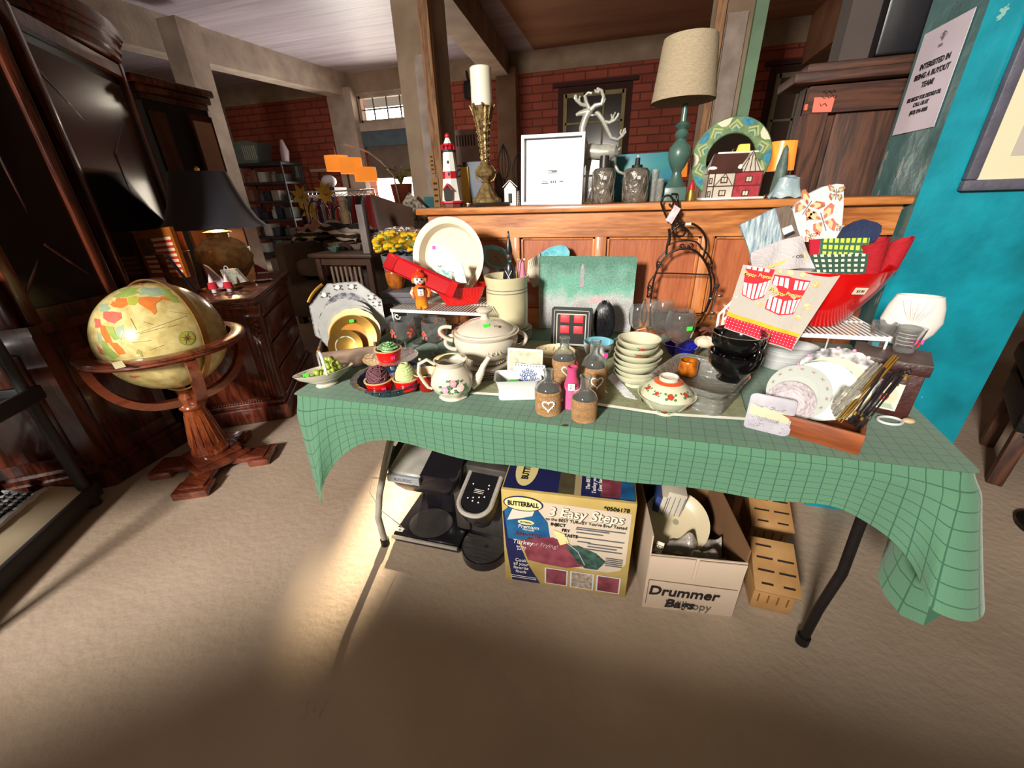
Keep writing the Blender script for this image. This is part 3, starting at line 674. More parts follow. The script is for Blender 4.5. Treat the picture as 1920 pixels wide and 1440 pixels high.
# ---- weathered crate with leaning plates
A0=onz(601,697,CZ);hz=ony(596,663,A0.y).z;B0=onz(705,648,hz);cr_rz=atan2(B0.y-A0.y,B0.x-A0.x);CL_=(Vector((B0.x,B0.y))-Vector((A0.x,A0.y))).length;CHh=hz-CZ
t=thing('wooden_crate','weathered grey wooden crate holding the standing plates','crate',(A0.x,A0.y,CZ),cr_rz)
for nm,c,d in(('front_board',(CL_/2,0,CHh/2),(CL_,.008,CHh)),('back_board',(CL_/2,.13,CHh/2),(CL_,.008,CHh)),('side_board',(.004,.065,CHh/2),(.008,.122,CHh)),('side_board',(CL_-.004,.065,CHh/2),(.008,.122,CHh)),('bottom_board',(CL_/2,.065,.004),(CL_-.02,.12,.008))):
    b=MB();b.box(c,d,WOODC,bev=.0015);b.build(nm,t)
crT=Matrix.Translation((A0.x,A0.y,CZ))@Matrix.Rotation(cr_rz,4,'Z')
GPL=mat('grey_lace_plate','#a6a6ac',rough=.25,coat=.4,ns=80,col2='#4e4e5a',detail=2);GPB=mat('pale_plate','#b9bab8',rough=.2,coat=.4,ns=12)
GPM=mat('black_scroll_rim','#c9c9c4',rough=.25,coat=.4,ns=70,col2='#33343a',detail=2)
def crate_plate(name,label,x,y,r,tilt,build,cat='plate'):
    p=crT@Vector((x,y,.010));o=thing(name,label,cat,p,cr_rz);build(o,r,tilt);return o
def b_oct(o,r,tl):
    b=MB();w8=lambda a,i:(cos(pi/8)/max(cos(((a+pi/8)%(pi/4))-pi/8),.1))if i>=3 and i<=5 else 1
    M_=up_plate(b,r,GPL,tilt=tl,seg=64,wob=w8,well=.66,mats={2:GPB});b.build('dish',o)
    b=MB();b.T=M_;b.tube(arc((0,0,.014),r*1.04,radians(118),radians(152),8,'XY'),.005,GOLD,8);b.build('gilt_handle',o)
    b=MB();b.T=M_
    for a in(20,35,75,100,128):flower(b,lambda x,y,k,a=a:(r*.82*cos(radians(a))+x,r*.82*sin(radians(a))+y,.0135+k),r*.07,mat('white_petal','#f0efec',rough=.4),6,mat('umber_leaf','#5b4a3c',rough=.5))
    b.build('painted_sprays',o)
crate_plate('platter','grey octagonal platter with gilt handle and scrolled rim, tallest in the crate',.105,.105,.122,.25,b_oct)
crate_plate('dinner_plate','white plate with black scroll border in front of the octagonal platter',.10,.088,.093,.27,lambda o,r,tl:(lambda b:(up_plate(b,r,GPB,tilt=tl,mats={3:GPM}),b.build('dish',o)))(MB()))
crate_plate('side_plate','plain white plate with dark green rim line in the crate',.115,.073,.084,.29,lambda o,r,tl:(lambda b:(up_plate(b,r,mat('green_edge','#23352a',rough=.3),tilt=tl,mats={2:GPB,3:GPB,1:GPB}),b.build('dish',o)))(MB()))
crate_plate('shell_plate','cream shell edged plate behind the orange gilt plate',.118,.058,.079,.3,lambda o,r,tl:(lambda b:(up_plate(b,r,mat('butter_cream','#e4d29c',rough=.3,coat=.3),tilt=tl,seg=72,wob=lambda a,i:1+.03*abs(sin(a*6))if 3<=i<=5 else 1),b.build('dish',o)))(MB()))
def b_gilt(o,r,tl):
    b=MB();OR=mat('orange_lustre','#c48638',rough=.4,metal=.1,ns=25,col2='#b0702a');M_=up_plate(b,r,OR,tilt=tl,mats={2:GOLD,3:OR});b.build('dish',o)
    b=MB();b.T=M_;b.lathe([(0,.006),(r*.28,.006),(r*.3,.004)],mat('gilt_medallion','#cfc6a0',rough=.4,ns=80,col2='#5f6b48',detail=1),24);b.build('medallion',o)
    s=sticker(o,M_@Vector((r*.05,r*.72,.016)),GRN,rz=.1,rx=-tl)
crate_plate('gilt_plate','orange lustre plate with gold centre and green sticker, front of the crate',.112,.040,.072,.3,b_gilt)
crate_plate('saucer','small brass coloured saucer with floral centre leaning in the crate front',.085,.024,.052,.3,lambda o,r,tl:(lambda b:(up_plate(b,r,GOLD,tilt=tl,mats={1:mat('floral_centre','#d8d8cc',rough=.4,ns=90,col2='#5c6f50',detail=1)}),b.build('dish',o)))(MB()))
# ---- handled bowl of grapes
x,y,r,h=S(618,738,574,664,712,690,CZ);rz=look(x,y)+.12
t=thing('basket_bowl','white leaf shaped basket bowl with arched handle at the table corner','bowl',(x,y,CZ),rz)
b=MB();SX=1.0;pr=[(r*.42,0),(r*.46,.004),(r*.40,.010),(r*.62,.020),(r*.85,.034),(r*1.0,.048)]
b.lathe(shell(pr,.003),CW,48,sx=1.05,sy=.62,wob=lambda a,i:1+(.22*max(0,cos(a))**6+.22*max(0,-cos(a))**6 if 5<=i<=7 else 0));b.build('bowl',t)
b=MB()
for k in range(3):b.lathe([(r*(.66+.11*k),.021+.009*k),(r*(.69+.11*k),.023+.009*k),(r*(.70+.11*k),.027+.009*k)],CW,48,sx=1.05,sy=.62)
b.build('ribs',t)
b=MB();b.tube([(0,.58*r*cos(a),.045+.055*sin(a))for a in[pi*i/14 for i in range(15)]],.0045,WW,8,flat=.6);b.build('handle',t)
b=MB();b.ball((0,.1*r,.102),(.006,.004,.004),mat('amber_tint','#b9773a',rough=.4),8,6);b.build('handle_knot',t)
sticker(t,(-r*.78,-r*.3,.053),GRN,rx=-.6)
GP=mat('green_grape','#a3b44a',rough=.2,coat=.5,ns=30,col2='#7f9430',sub=0)
b=MB();b.ball((0,0,0),.0085,GP,14,9);g0=tag(b.build('grape'),'green grape heaped in the white handled basket bowl','grape','grapes in the basket bowl')
gT=Matrix.Translation((x,y,CZ))@Matrix.Rotation(rz,4,'Z');k=0
for i in range(46):
    if i<18:u,v,w_=(i%9-4)/5.2,(i//9-.5)*.36,0
    elif i<32:j=i-18;u,v,w_=(j%7)/6*1.1-.35,(j//7-.5)*.34,1
    else:j=i-32;u,v,w_=.12+(j%5)*.14,(j//5-1)*.2,2+(j//10)
    p=gT@Vector((u*r*.85+rnd.uniform(-.002,.002),v*r*.62+rnd.uniform(-.002,.002),.026+.014*w_+.010*abs(u)+rnd.uniform(0,.003)))
    if i==0:g0.location=p
    else:o=g0.copy();COL.objects.link(o);o.location=p;s_=rnd.uniform(.85,1.1);o.scale=(s_,s_,s_)
# ---- navy fluted pie dish
x,y,r,h=S(742,755,664,812,712,700,CZ);dishx,dishy=x,y
t=thing('pie_dish','navy blue fluted pie dish holding small red pots','dish',(x,y,CZ),look(x,y))
b=MB();b.lathe(shell([(r*.66,0),(r*.72,.006),(r*.88,.03),(r*1.0,.034)],.005),NAVY,96,wob=lambda a,i:1+(.025*abs(sin(a*11))if 3<=i<=6 else 0));b.build('bowl',t)
b=MB()
for k in range(22):
    a=2*pi*k/22;b.lathe([(.0,.0),(.003,.0),(.0036,.0015),(.0045,0)],NAVY,10,c=(0,0,0))if 0 else b.ball((r*.80*cos(a),r*.80*sin(a),.017),(.0035,.0035,.0035),NAVY,8,6)
b.build('thumbprints',t)
# ---- small red pots
def red_pot(x,y,z,r,h,label,grp='small red ramekins'):
    t=thing('ramekin',label,'ramekin',(x,y,z),look(x,y),grp)
    b=MB();P=[(r*.76,0),(r*.80,.002)]
    for i in range(4):z0=h*(.12+.19*i);P+=[(r*(.83+.035*i),z0),(r*(.845+.035*i),z0+h*.07),(r*(.83+.035*i),z0+h*.14)]
    P+=[(r*.95,h*.9)];b.lathe([(0,0)]+P,RED,40);b.lathe([(r*.95,h*.9),(r*1.02,h*.92),(r*1.02,h*.99),(r*.98,h),(r*.88,h*.98),(r*.80,h*.3),(0,h*.25)],TAN,40);b.build('pot',t)
    sticker(t,(r*.25,-r*.88,h*.42),PNK,.010,.008,rz=.2,txt='2');return t
zp=CZ+.012
BX=S(715,742,688,742,718,712,zp);GX_=S(766,738,741,793,714,706,zp)
red_pot(BX[0],BX[1],zp,BX[2],.034,'red ramekin in the navy dish holding a mauve twig ball')
b=MB();rb=BX[2]*.78
TWG=mat('mauve_twigs','#7b4f58',rough=.8,ns=50)
for i in range(34):
    a=rnd.uniform(0,2*pi);ax=Vector((rnd.gauss(0,1),rnd.gauss(0,1),rnd.gauss(0,1))).normalized();u_=ax.orthogonal().normalized();v_=ax.cross(u_);L_=rnd.uniform(1.5,4)
    b.tube([(u_*cos(a+q*L_/8)+v_*sin(a+q*L_/8))*rb for q in range(9)],.0012,TWG,5)
b.ball((0,0,0),rb*.93,mat('mauve_core','#57343c',rough=.9),16,10)
tag(b.build('twig_ball'),'mauve twig ball sitting in a red ramekin on the navy dish','ornament',loc=(BX[0],BX[1],zp+.019+rb*.8))
red_pot(GX_[0],GX_[1],zp,GX_[2],.034,'red ramekin in the navy dish holding a pale green yarn cone')
b=MB();rg=GX_[2]*.74;YRN=mat('pale_green_yarn','#bccb8e',rough=.9,ns=60,bump=.3,bs=200)
for i in range(26):
    z=i*.0021;rr=rg*(1-(i/26)**3*.75);b.tube([(rr*cos(2*pi*j/14+i),rr*sin(2*pi*j/14+i),z+.0014*sin(j*1.3+i))for j in range(15)],.0022,YRN,6)
for i in range(18):
    a=rnd.uniform(0,6.28);b.tube([((rg*1.03*(1-(q/8)**3*.75))*cos(a+q*.16),(rg*1.03*(1-(q/8)**3*.75))*sin(a+q*.16),q*.0066)for q in range(9)],.001,YRN,5)
b.ball((0,0,.02),(rg*.9,rg*.9,.03),YRN,14,8)
tag(b.build('yarn_cone'),'pale green yarn wound cone standing in a red ramekin','ornament',loc=(GX_[0],GX_[1],zp+.019))
# glass footed plate behind with the succulent pot on it
x,y,r,h=S(737,693,684,788,672,640,TZ+.05);gz=TZ+.055
t=thing('glass_cake_stand','clear pressed glass footed plate behind the navy dish','plate',(x,y,CZ))
b=MB();b.lathe([(0,gz-CZ),(r*.7,gz-CZ),(r*.98,gz-CZ+.007),(r,gz-CZ+.008),(r*.98,gz-CZ+.004),(r*.7,gz-CZ-.004),(.012,gz-CZ-.005),(.007,.03),(.010,.012),(r*.45,.004),(r*.46,0),(0,0)],GLS2,64,wob=lambda a,i:1+(.02*abs(sin(a*9))if 2<=i<=4 else 0));b.build('plate',t)
SXx=S(732,682,704,757,668,650,gz+.002)
red_pot(SXx[0],SXx[1],gz+.001,SXx[2]*.98,.036,'red ramekin on the glass plate holding a green succulent')
SUC=mat('succulent_green','#a6cf98',rough=.4,ns=12,col2='#7fb47a')
t=thing('succulent','green rosette succulent in the topmost red ramekin','plant',(SXx[0],SXx[1],gz+.031),0)
for ring_,(n_,rr,zz,tl)in enumerate(((9,.034,.002,.25),(8,.026,.007,.55),(6,.018,.011,.85),(4,.010,.014,1.15))):
    for i in range(n_):
        a=2*pi*i/n_+ring_*.4;b=MB()
        def lf(u,v,a=a,rr=rr,zz=zz,tl=tl):
            l_=rr*v;wd=rr*.42*sin(pi*min(1,.12+v*.88))**.7*(1 if v<.98 else .2);q=(u-.5)*2*wd;hh=zz+l_*sin(tl)*.55+.15*abs(u-.5)*wd+v*v*.003;ll=l_*cos(tl*.8)
            return(ll*cos(a)-q*sin(a),ll*sin(a)+q*cos(a),hh)
        b.surf(lf,4,7,SUC,th=.0014);b.build('leaf',t)
b=MB();b.lathe([(0,.0),(.02,0),(.015,.008),(0,.01)],SUC,12);b.build('stem',t)
# larger red bowl with tan inside, behind the teapot handle
x,y,r,h=S(800,738,768,822,705,684,CZ+.02)
t=thing('red_bowl','dark red bowl with tan inside between the yarn cone and teapot','bowl',(x-.01,y+.03,CZ+.001),look(x,y))
b=MB();rr=r*1.0;b.lathe([(0,0),(rr*.6,0),(rr*.66,.004),(rr*.95,.04),(rr,.052)],mat('dark_red_glaze','#8c1810',rough=.2,coat=.5,ns=6),40);b.lathe([(rr,.052),(rr*.95,.054),(rr*.88,.045),(rr*.6,.012),(0,.010)],TAN,40);b.build('bowl',t)
# ---- etched goblets with red flowers and small clear glasses
def goblet_prof(r,h,st=.42,th=.0012,bowl=1.0):
    zb=h*st;P=[(0,0),(r*.72,0),(r*.74,.0018),(r*.3,.005),(.0045,.012),(.0038,zb*.6),(.0055,zb*.93),(r*.45,zb+.004),(r*.86,zb+(h-zb)*.22),(r,zb+(h-zb)*.5),(r*.97,zb+(h-zb)*.8),(r*.9*bowl,h)]
    return P+[(a-th,z)for a,z in P[:6:-1]]+[(0,zb+.008)]
FLR=mat('red_enamel','#d4564a',rough=.4)
def flower_goblet(x,y,r,h,label):
    t=thing('goblet',label,'glass',(x,y,CZ),look(x,y),'clear goblets with red enamel flowers')
    b=MB();b.lathe(goblet_prof(r,h,.36),GLS,40);b.build('glass',t)
    b=MB();zb=h*.36
    for k in range(3):
        for dx,dz in((0,0),(.006,.004),(-.006,.003),(.002,.009),(-.003,-.006),(.009,-.004)):
            T=onlathe(k*1.5-1.0,r*1.0,zb+(h-zb)*.45);P=[T(dx*r/.03+.0035*cos(q*pi/3)*r/.03,dz*r/.03+.0035*sin(q*pi/3)*r/.03,.0008)for q in range(6)];b.add(P,[tuple(range(6))],FLR)
    b.build('enamel_flowers',t);return t
for(bx,by,pl,pr,pm,ty),lb in(((764,668,740,790,628,597),'clear goblet with red flowers, leftmost behind the succulent'),((821,674,794,843,630,600),'clear goblet with red flowers, nearest beside the tureen handle'),((788,648,768,806,612,583),'clear goblet with red flowers, standing between two others'),((812,640,795,832,605,580),'clear goblet with red flowers, rearmost under the white wire shelf')):
    x,y,r,h=S(bx,by,pl,pr,pm,ty,CZ);flower_goblet(x,y,r,h,lb)
for(bx,by,pl,pr,pm,ty),lb in(((840,622,826,855,598,580),'plain clear footed glass beside the tureen under the wire shelf'),((862,612,850,876,592,572),'plain clear footed glass at the right end under the wire shelf')):
    x,y,r,h=S(bx,by,pl,pr,pm,ty,CZ);t=thing('dessert_glass',lb,'glass',(x,y,CZ));b=MB();b.lathe(goblet_prof(r,h,.45,bowl=1.15),GLS,10);b.build('glass',t)
# ---- white wire shelf riser, left
YS=1.20;zs=ony(730,580,YS).z;xs0=ony(732,580,YS).x;xs1=ony(908,577,YS).x;zs1=zs
def riser(name,label,x0,x1,y0,y1,z,scroll=True):
    t=thing(name,label,'wire shelf',(x0,y0,CZ));w_,d_,h_=x1-x0,y1-y0,z-CZ;b=MB()
    n=int(w_/.011)
    for i in range(n+1):b.cyl((w_*i/n,0,h_),(w_*i/n,d_,h_),.0021,WHM,seg=6)
    for yy in(.002,d_*.5,d_-.002):b.cyl((0,yy,h_-.002),(w_,yy,h_-.002),.0024,WHM,seg=8)
    b.build('deck',t)
    b=MB();b.box((w_/2,-.001,h_-.004),(w_,.002,.010),WHM,bev=.0008);b.build('front_rail',t)
    for xx in(.004,w_-.004):
        b=MB();b.tube([(xx,.002,h_),(xx,.002,.003),(xx,d_-.002,.003),(xx,d_-.002,h_)],.0024,WHM,8);b.build('leg',t)
    if scroll:
        for xx,s in((.022,1),(w_-.03,-1),(w_-.015,-1)):
            b=MB();b.tube([(xx+s*.012*cos(a)*(1-a/9),0,h_-.024-.012*sin(a)*(1-a/9))for a in[i*.4 for i in range(16)]],.002,WHM,6);b.build('scroll',t)
    return t
riser('wire_shelf','white wire shelf riser on the left holding the red dishes',xs0,xs1,YS,YS+.22,zs)
zq=zs+.002
# grey slotted box
t=thing('tissue_box','dark grey ribbed box with slots under the amber mugs','box',((lambda p:(p.x,p.y,p.z))(onz(746,571,zq)+Vector((0,.055,0)))),.12)
GB=mat('slate_grey_box','#55535a',rough=.7,ns=30,stretch=(1,1,8));hb=ony(746,548,t.location.y-.05).z-zq
b=MB();b.box((0,0,hb*.28),(.135,.10,hb*.5),GB,bev=.003);b.build('base',t);b=MB();b.box((0,0,hb*.76),(.138,.104,hb*.44),GB,bev=.003)
b.build('lid',t);b=MB()
for xx in(-.035,.03):b.box((xx,.02,hb*.985),(.03,.008,.001),mat('slot_dark','#1a181a',rough=.9),bev=0)
b.build('slot',t)
zg=zq+hb*.99
# amber mugs stacked
AMB=mat('amber_drip_glaze','#a85f1c',rough=.25,coat=.5,ns=45,col2='#5f2c0c',detail=4);AMBR=mat('amber_rim','#8a4a1a',rough=.2,coat=.6)
mx_,my_,mr,mh=S(745,543,727,764,520,508,zg)
def amber(z,r,h,lb,st=True):
    t=thing('amber_mug',lb,'mug',(mx_,my_,z),look(mx_,my_),'stacked amber drip glazed mugs')
    b=MB();b.lathe(shell([(r*.72,0),(r*.82,.004),(r*.97,h*.5),(r*1.0,h*.92),(r*.97,h)],.003),AMB,40,mats={4:AMBR});b.build('body',t)
    if st:sticker(t,(-r*.7,-r*.72,h*.6),PNK,.010,.008,rz=-.7)
amber(zg,mr,mh,'amber drip glazed mug, lower of the stacked pair on the grey box',False);amber(zg+mh*.62,mr*.93,mh*.95,'amber drip glazed mug, upper of the stacked pair with pink sticker')
# big cream round dish leaning
YD=YS+.19;cdp=ony(844,486,YD);rD=(ony(911,486,YD)-ony(778,486,YD)).length/2*.98
t=thing('baking_dish','large round cream baking dish standing on edge behind the red dishes','dish',(cdp.x,YD,zq+.012),0)
b=MB();T0=Matrix.Translation((0,rD*sin(.16)-.03,rD*cos(.16)))@Matrix.Rotation(pi/2-.16,4,'X');b.T=T0
b.lathe([(0,-.022),(rD*.70,-.022),(rD*.76,-.018),(rD*.84,.010),(rD*.97,.016),(rD,.015),(rD*1.0,.011),(rD*.84,.002),(rD*.78,-.026),(0,-.03)],mat('cream_bakeware','#d9cdb2',rough=.3,coat=.3,ns=5,na=.05),72);b.build('dish',t)
sticker(t,T0@Vector((-rD*.5,rD*.26,-.020)),PNK,.012,.012,rx=-.16)
# red loaf dish and the long red dish leaning in it
def rectdish(t,w_,d_,h_,m,tp=.72,name='dish',th=.005):
    b=MB();n=28;o1=rrect(w_,d_,min(w_,d_)*.18,6);nn=len(o1)
    lv=[(tp,0),(tp*1.02,.004),(.86,h_*.5),(.97,h_-.004),(1.05,h_),(1.04,h_-.001),(.955,h_-.003),(.80,h_*.4),(tp*.95,th)]
    vs=[(x*s,y*s,z)for s,z in lv for x,y in o1];L_=len(lv)
    fs=[(k*nn+i,k*nn+(i+1)%nn,(k+1)*nn+(i+1)%nn,(k+1)*nn+i)for k in range(L_-1)for i in range(nn)]+[tuple(range(nn))[::-1],tuple(range((L_-1)*nn,L_*nn))]
    b.add(vs,fs,m);return b.build(name,t)
p=onz(848,573,zq)+Vector((.022,.035,0))
t=thing('loaf_dish','glossy red fluted loaf dish on the white wire shelf','dish',(p.x,p.y,zq+.002),radians(28));rectdish(t,.17,.095,.062,mat('red_fluted_glaze','#c41414',rough=.15,coat=.7,bump=.25,bs=50),.66)
tL=t;b=MB()
for s in(-1,1):b.surf(lambda u,v,s=s:(s*(.086+.016*v*sin(pi*u)**.4),(u-.5)*.06,.062+.001*v),8,3,RED,th=.004)
b.build('lug_handle',t)
q0=ony(728,492,1.24);q1=ony(850,548,1.235)
t=thing('red_tray','long red rectangular dish lying slantwise out of the loaf dish','dish',((q0.x+q1.x)/2,1.245,(q0.z+q1.z)/2),0,rot=(radians(62),atan2(-(q1.z-q0.z),q1.x-q0.x),0));rectdish(t,(q1-q0).length,.055,.018,mat('red_enamel_tray','#b3141c',rough=.2,coat=.6,ns=6),.86)
# silver and white ornaments in it
SIL=mat('pale_silver_card','#a9b3ad',rough=.35,metal=.3,ns=30)
f_=lambda u,v:tuple(ony(846+20*u+10*v,489+2*u+40*v,1.30-.02*v))
b=MB();b.surf(f_,3,3,SIL,th=.006);tag(b.build('silver_card_box'),'pale silver box standing in the red loaf dish','box')
b=MB();c_=ony(824,500,1.285)
for k in range(6):
    a=k*pi/3;b.cyl((0,0,0),(.020*cos(a),0,.020*sin(a)),.0022,WW,seg=6)
    for j in(.5,.8):
        for s in(-1,1):b.cyl((.020*j*cos(a),0,.020*j*sin(a)),(.020*j*cos(a)+.007*cos(a+s*.9),0,.020*j*sin(a)+.007*sin(a+s*.9)),.0017,WW,seg=6)
b.lathe([(.009,0),(.011,.002),(.009,.004)],WW,20);
tag(b.build('snowflake_ornament'),'white snowflake ornament leaning on the cream round dish','ornament',loc=c_,rot=(-.2,0,0))
b=MB();b.surf(lambda u,v:tuple(ony(818+30*u,503+26*v+6*u,1.275-.01*v)),4,4,mat('teal_lace_paper','#b7cfc8',rough=.6,ns=60,col2='#5f8f86',detail=1),th=.003);tag(b.build('lace_card'),'white and teal patterned card in the red loaf dish','card')
# clown shaped figurine
x,y,r,h=S(793,581,780,810,560,505,zq)
t=thing('clown_figurine','small orange clown figurine with red crown hat and white shirt','figurine',(x,y,zq),look(x,y))
ORG=mat('orange_ceramic','#d9742a',rough=.25,coat=.5,ns=20);ORG2=mat('ochre_ceramic','#d58a1e',rough=.25,coat=.5,ns=20);REDH=mat('red_orange_hat','#d83818',rough=.3,coat=.4)
b=MB();s=h/.075
b.lathe([(0,0),(.011*s,0),(.013*s,.006*s),(.012*s,.02*s),(.0135*s,.028*s),(.014*s,.036*s),(.010*s,.044*s),(.007*s,.046*s)],ORG,24,mats={1:ORG2,2:ORG2,0:ORG2})
for k in(-1,1):b.tube([(k*.012*s,0,.042*s),(k*.017*s,-.003*s,.032*s),(k*.014*s,-.006*s,.022*s)],[.004*s,.0045*s,.003*s],ORG,8);b.ball((k*.006*s,-.008*s,.004*s),(.006*s,.008*s,.004*s),ORG2,10,6)
b.build('body',t)
b=MB();b.box((0,-.0125*s,.034*s),(.012*s,.004*s,.014*s),WW,bev=.0015*s);b.box((0,-.0135*s,.042*s),(.008*s,.003*s,.003*s),INKB);[b.ball((0,-.0148*s,z*s),.001*s,INKB,6,4)for z in(.031,.036)];b.build('shirt_front',t)
b=MB();b.ball((0,0,.055*s),(.0115*s,.0105*s,.0105*s),WW,20,12);b.ball((0,-.0108*s,.054*s),.0018*s,REDH,8,6)
for k in(-1,1):b.ball((k*.004*s,-.0098*s,.058*s),(.0014*s,.001*s,.0022*s),INKB,8,6);b.ball((k*.0115*s,0,.055*s),(.004*s,.005*s,.006*s),ORG,8,6)
b.tube([(.005*s*cos(a),-.0103*s,.053*s+.005*s*sin(a))for a in[pi+.3+(pi-.6)*i/8 for i in range(9)]],.0011*s,REDH,6);b.build('head',t)
b=MB();b.lathe([(.010*s,.061*s),(.012*s,.063*s),(.0105*s,.067*s),(.006*s,.070*s),(.003*s,.073*s),(.0025*s,.076*s),(0,.077*s)],REDH,18,wob=lambda a,i:1+.12*abs(sin(a*2.5)));b.build('crown_hat',t)
# bag of yellow petals over the grey bucket behind
YB2=1.47;
x,y=ony(748,480,YB2).x,YB2
c0=ony(738,500,YB2)
t=thing('metal_bucket','galvanised grey bucket behind the red tray, holding the bag of yellow blooms','bucket',(c0.x+.05,YB2,CZ),0);hB=ony(748,476,YB2).z-CZ
b=MB();b.lathe(shell([(.055,0),(.06,.003),(.085,hB)],.003),mat('galvanised_grey','#7d858c',rough=.5,metal=.5,ns=20,col2='#5a626a'),40);b.build('body',t)
b=MB();b.tube([(-.085*cos(a),-.02-.03*sin(a),hB-.03*sin(a))for a in[pi*i/16 for i in range(17)]],.002,BLKM,6);b.build('bail_handle',t)
bg0=ony(697,446,YB2-.02);bg1=ony(803,440,YB2-.02);bz=ony(750,474,YB2).z;tz_=ony(755,432,YB2).z
t=thing('flower_bag','clear plastic bag full of yellow blooms resting on the grey bucket','bag',((bg0.x+bg1.x)/2,YB2,bz+.004),0);L_=(bg1.x-bg0.x)/2;hh=(tz_-bz)
YF=mat('yellow_bloom','#e3bb1c',rough=.6,ns=60,col2='#b08a10');b=MB()
for i in range(95):
    u=rnd.uniform(-.85,.95);v=rnd.uniform(-1,1);w_=rnd.uniform(.1,.95);k_=sqrt(max(.05,1-u*u));p=(u*L_,v*.045*k_-.01,w_*hh*(.35+.65*k_));s_=rnd.uniform(.011,.017)
    b.ball(p,(s_,s_,s_*.6),YF,7,5,wob=lambda a,t_:1+.25*sin(a*3))
for i in range(14):u=rnd.uniform(-.7,.7);b.ball((u*L_,-.05,rnd.uniform(.2,.8)*hh),(.006,.004,.005),GRNL,6,4)
b.ball((0,0,hh*.45),(L_*.88,.042,hh*.40),YF,20,12);yo=b.build('yellow_blooms',t);yo['kind']='stuff'
b=MB();b.surf(lambda u,v:((u*2-1)*L_*1.08,-.055*sin(pi*u)**.5*sin(2*pi*v),hh*.5+hh*.62*sin(pi*u)**.55*cos(2*pi*v)+.004*sin(u*50)),26,20,mat('clear_film','#ffffff',rough=.12,glass=1,ior=1.12));b.build('plastic_film',t)
# ---- stoneware crock on a stack of plates, with soldier and toy inside
YK=1.36;kc=ony(952,590,YK);zc_=.79;rK=(ony(991,560,YK)-ony(914,560,YK)).length/2;hk=ony(952,519,YK-.03).z-zc_
ST=mat('patterned_saucer','#d8d6cc',rough=.25,coat=.4,ns=40,col2='#9a7a6a',detail=1)
pl0=None
for i in range(4):
    b=MB();b.lathe([(0,0),(.045,0),(.05,.003),(.075,.010),(.076,.0115),(.05,.006),(0,.005)],ST,48)
    o=tag(b.build('saucer'),'patterned plate under the stoneware crock, %s of the stack of four'%('lowest','second from bottom','third from bottom','topmost')[i],'plate','stack of plates under the crock',loc=(kc.x+.012,YK,CZ+.002+.0108*i))
zc_=CZ+.002+.0108*3+.0122
t=thing('stoneware_crock','cream stoneware crock with two thin grey bands behind the tureen','crock',(kc.x,YK,zc_));hk=ony(952,519,YK-.03).z-zc_
b=MB();b.lathe(shell([(rK*.90,0),(rK*.95,.004),(rK*.97,hk*.5),(rK*.96,hk*.86),(rK*1.01,hk*.93),(rK*1.03,hk)],.007),IV,64);b.build('jar',t)
b=MB()
for z in(.71,.77):b.lathe([(rK*.975,hk*z),(rK*.98,hk*z+.0015),(rK*.975,hk*z+.003)],mat('grey_band','#6c6a60',rough=.4),64)
b.build('band',t)
sx_=ony(955,500,YK-.01);zt_=ony(955,432,YK-.01).z;zb_=zc_+.012;H_=zt_-zb_
t=thing('soldier_figure','black and white toy soldier figure standing in the crock','figurine',(sx_.x,YK-.01,zb_),.1);SB=mat('soldier_black','#1d2022',rough=.3,coat=.3,ns=20)
b=MB();b.lathe([(0,0),(.012,0),(.010,H_*.3),(.014,H_*.42),(.016,H_*.58),(.012,H_*.66),(.006,H_*.68)],SB,20,sy=.75)
for k in(-1,1):b.tube([(k*.014,0,H_*.63),(k*.019,-.003,H_*.52),(k*.012,-.010,H_*.45)],.0045,SB,8)
b.build('body',t)
b=MB();b.ball((0,0,H_*.74),(.010,.010,.013),mat('soldier_face','#3a3030',rough=.4),16,10);b.ball((0,-.0105,H_*.735),.002,SB,6,5);b.build('head',t)
b=MB();b.lathe([(.011,H_*.77),(.0125,H_*.80),(.008,H_*.88),(.0045,H_*.92),(.0045,H_*.93),(.003,H_*.985),(0,H_)],SB,20);b.build('hat',t)
b=MB();b.cyl((-.012,-.0135,H_*.60),(.010,-.0135,H_*.47),.0014,WW,seg=6);b.cyl((.010,-.0135,H_*.60),(-.012,-.0135,H_*.47),.0014,WW,seg=6);b.build('cross_belts',t)
b=MB();b.cyl((.016,-.01,H_*.30),(.036,0,H_*.80),.0016,GOLD,seg=6);b.ball((.036,0,H_*.81),.0025,GOLD,8,6);b.build('staff',t)
px_=ony(978,497,YK+.02);t=thing('plush_toy','small pink plush toy with green ears poking out of the crock','toy',(px_.x,YK+.02,zc_+.02),0);Hq=ony(978,480,YK+.02).z-zc_-.02
PKP=mat('pink_plush','#d88aa4',rough=.9,ns=60,bump=.3,bs=200)
b=MB();b.lathe([(0,0),(.014,.002),(.017,Hq*.4),(.013,Hq*.75),(.010,Hq*.9),(0,Hq*.97)],PKP,20);b.build('body',t)
b=MB();[b.ball((k*.010,0,Hq*.95),(.005,.004,.004),mat('mint_plush','#b4d49a',rough=.9),10,6)for k in(-1,1)];b.build('ears',t)
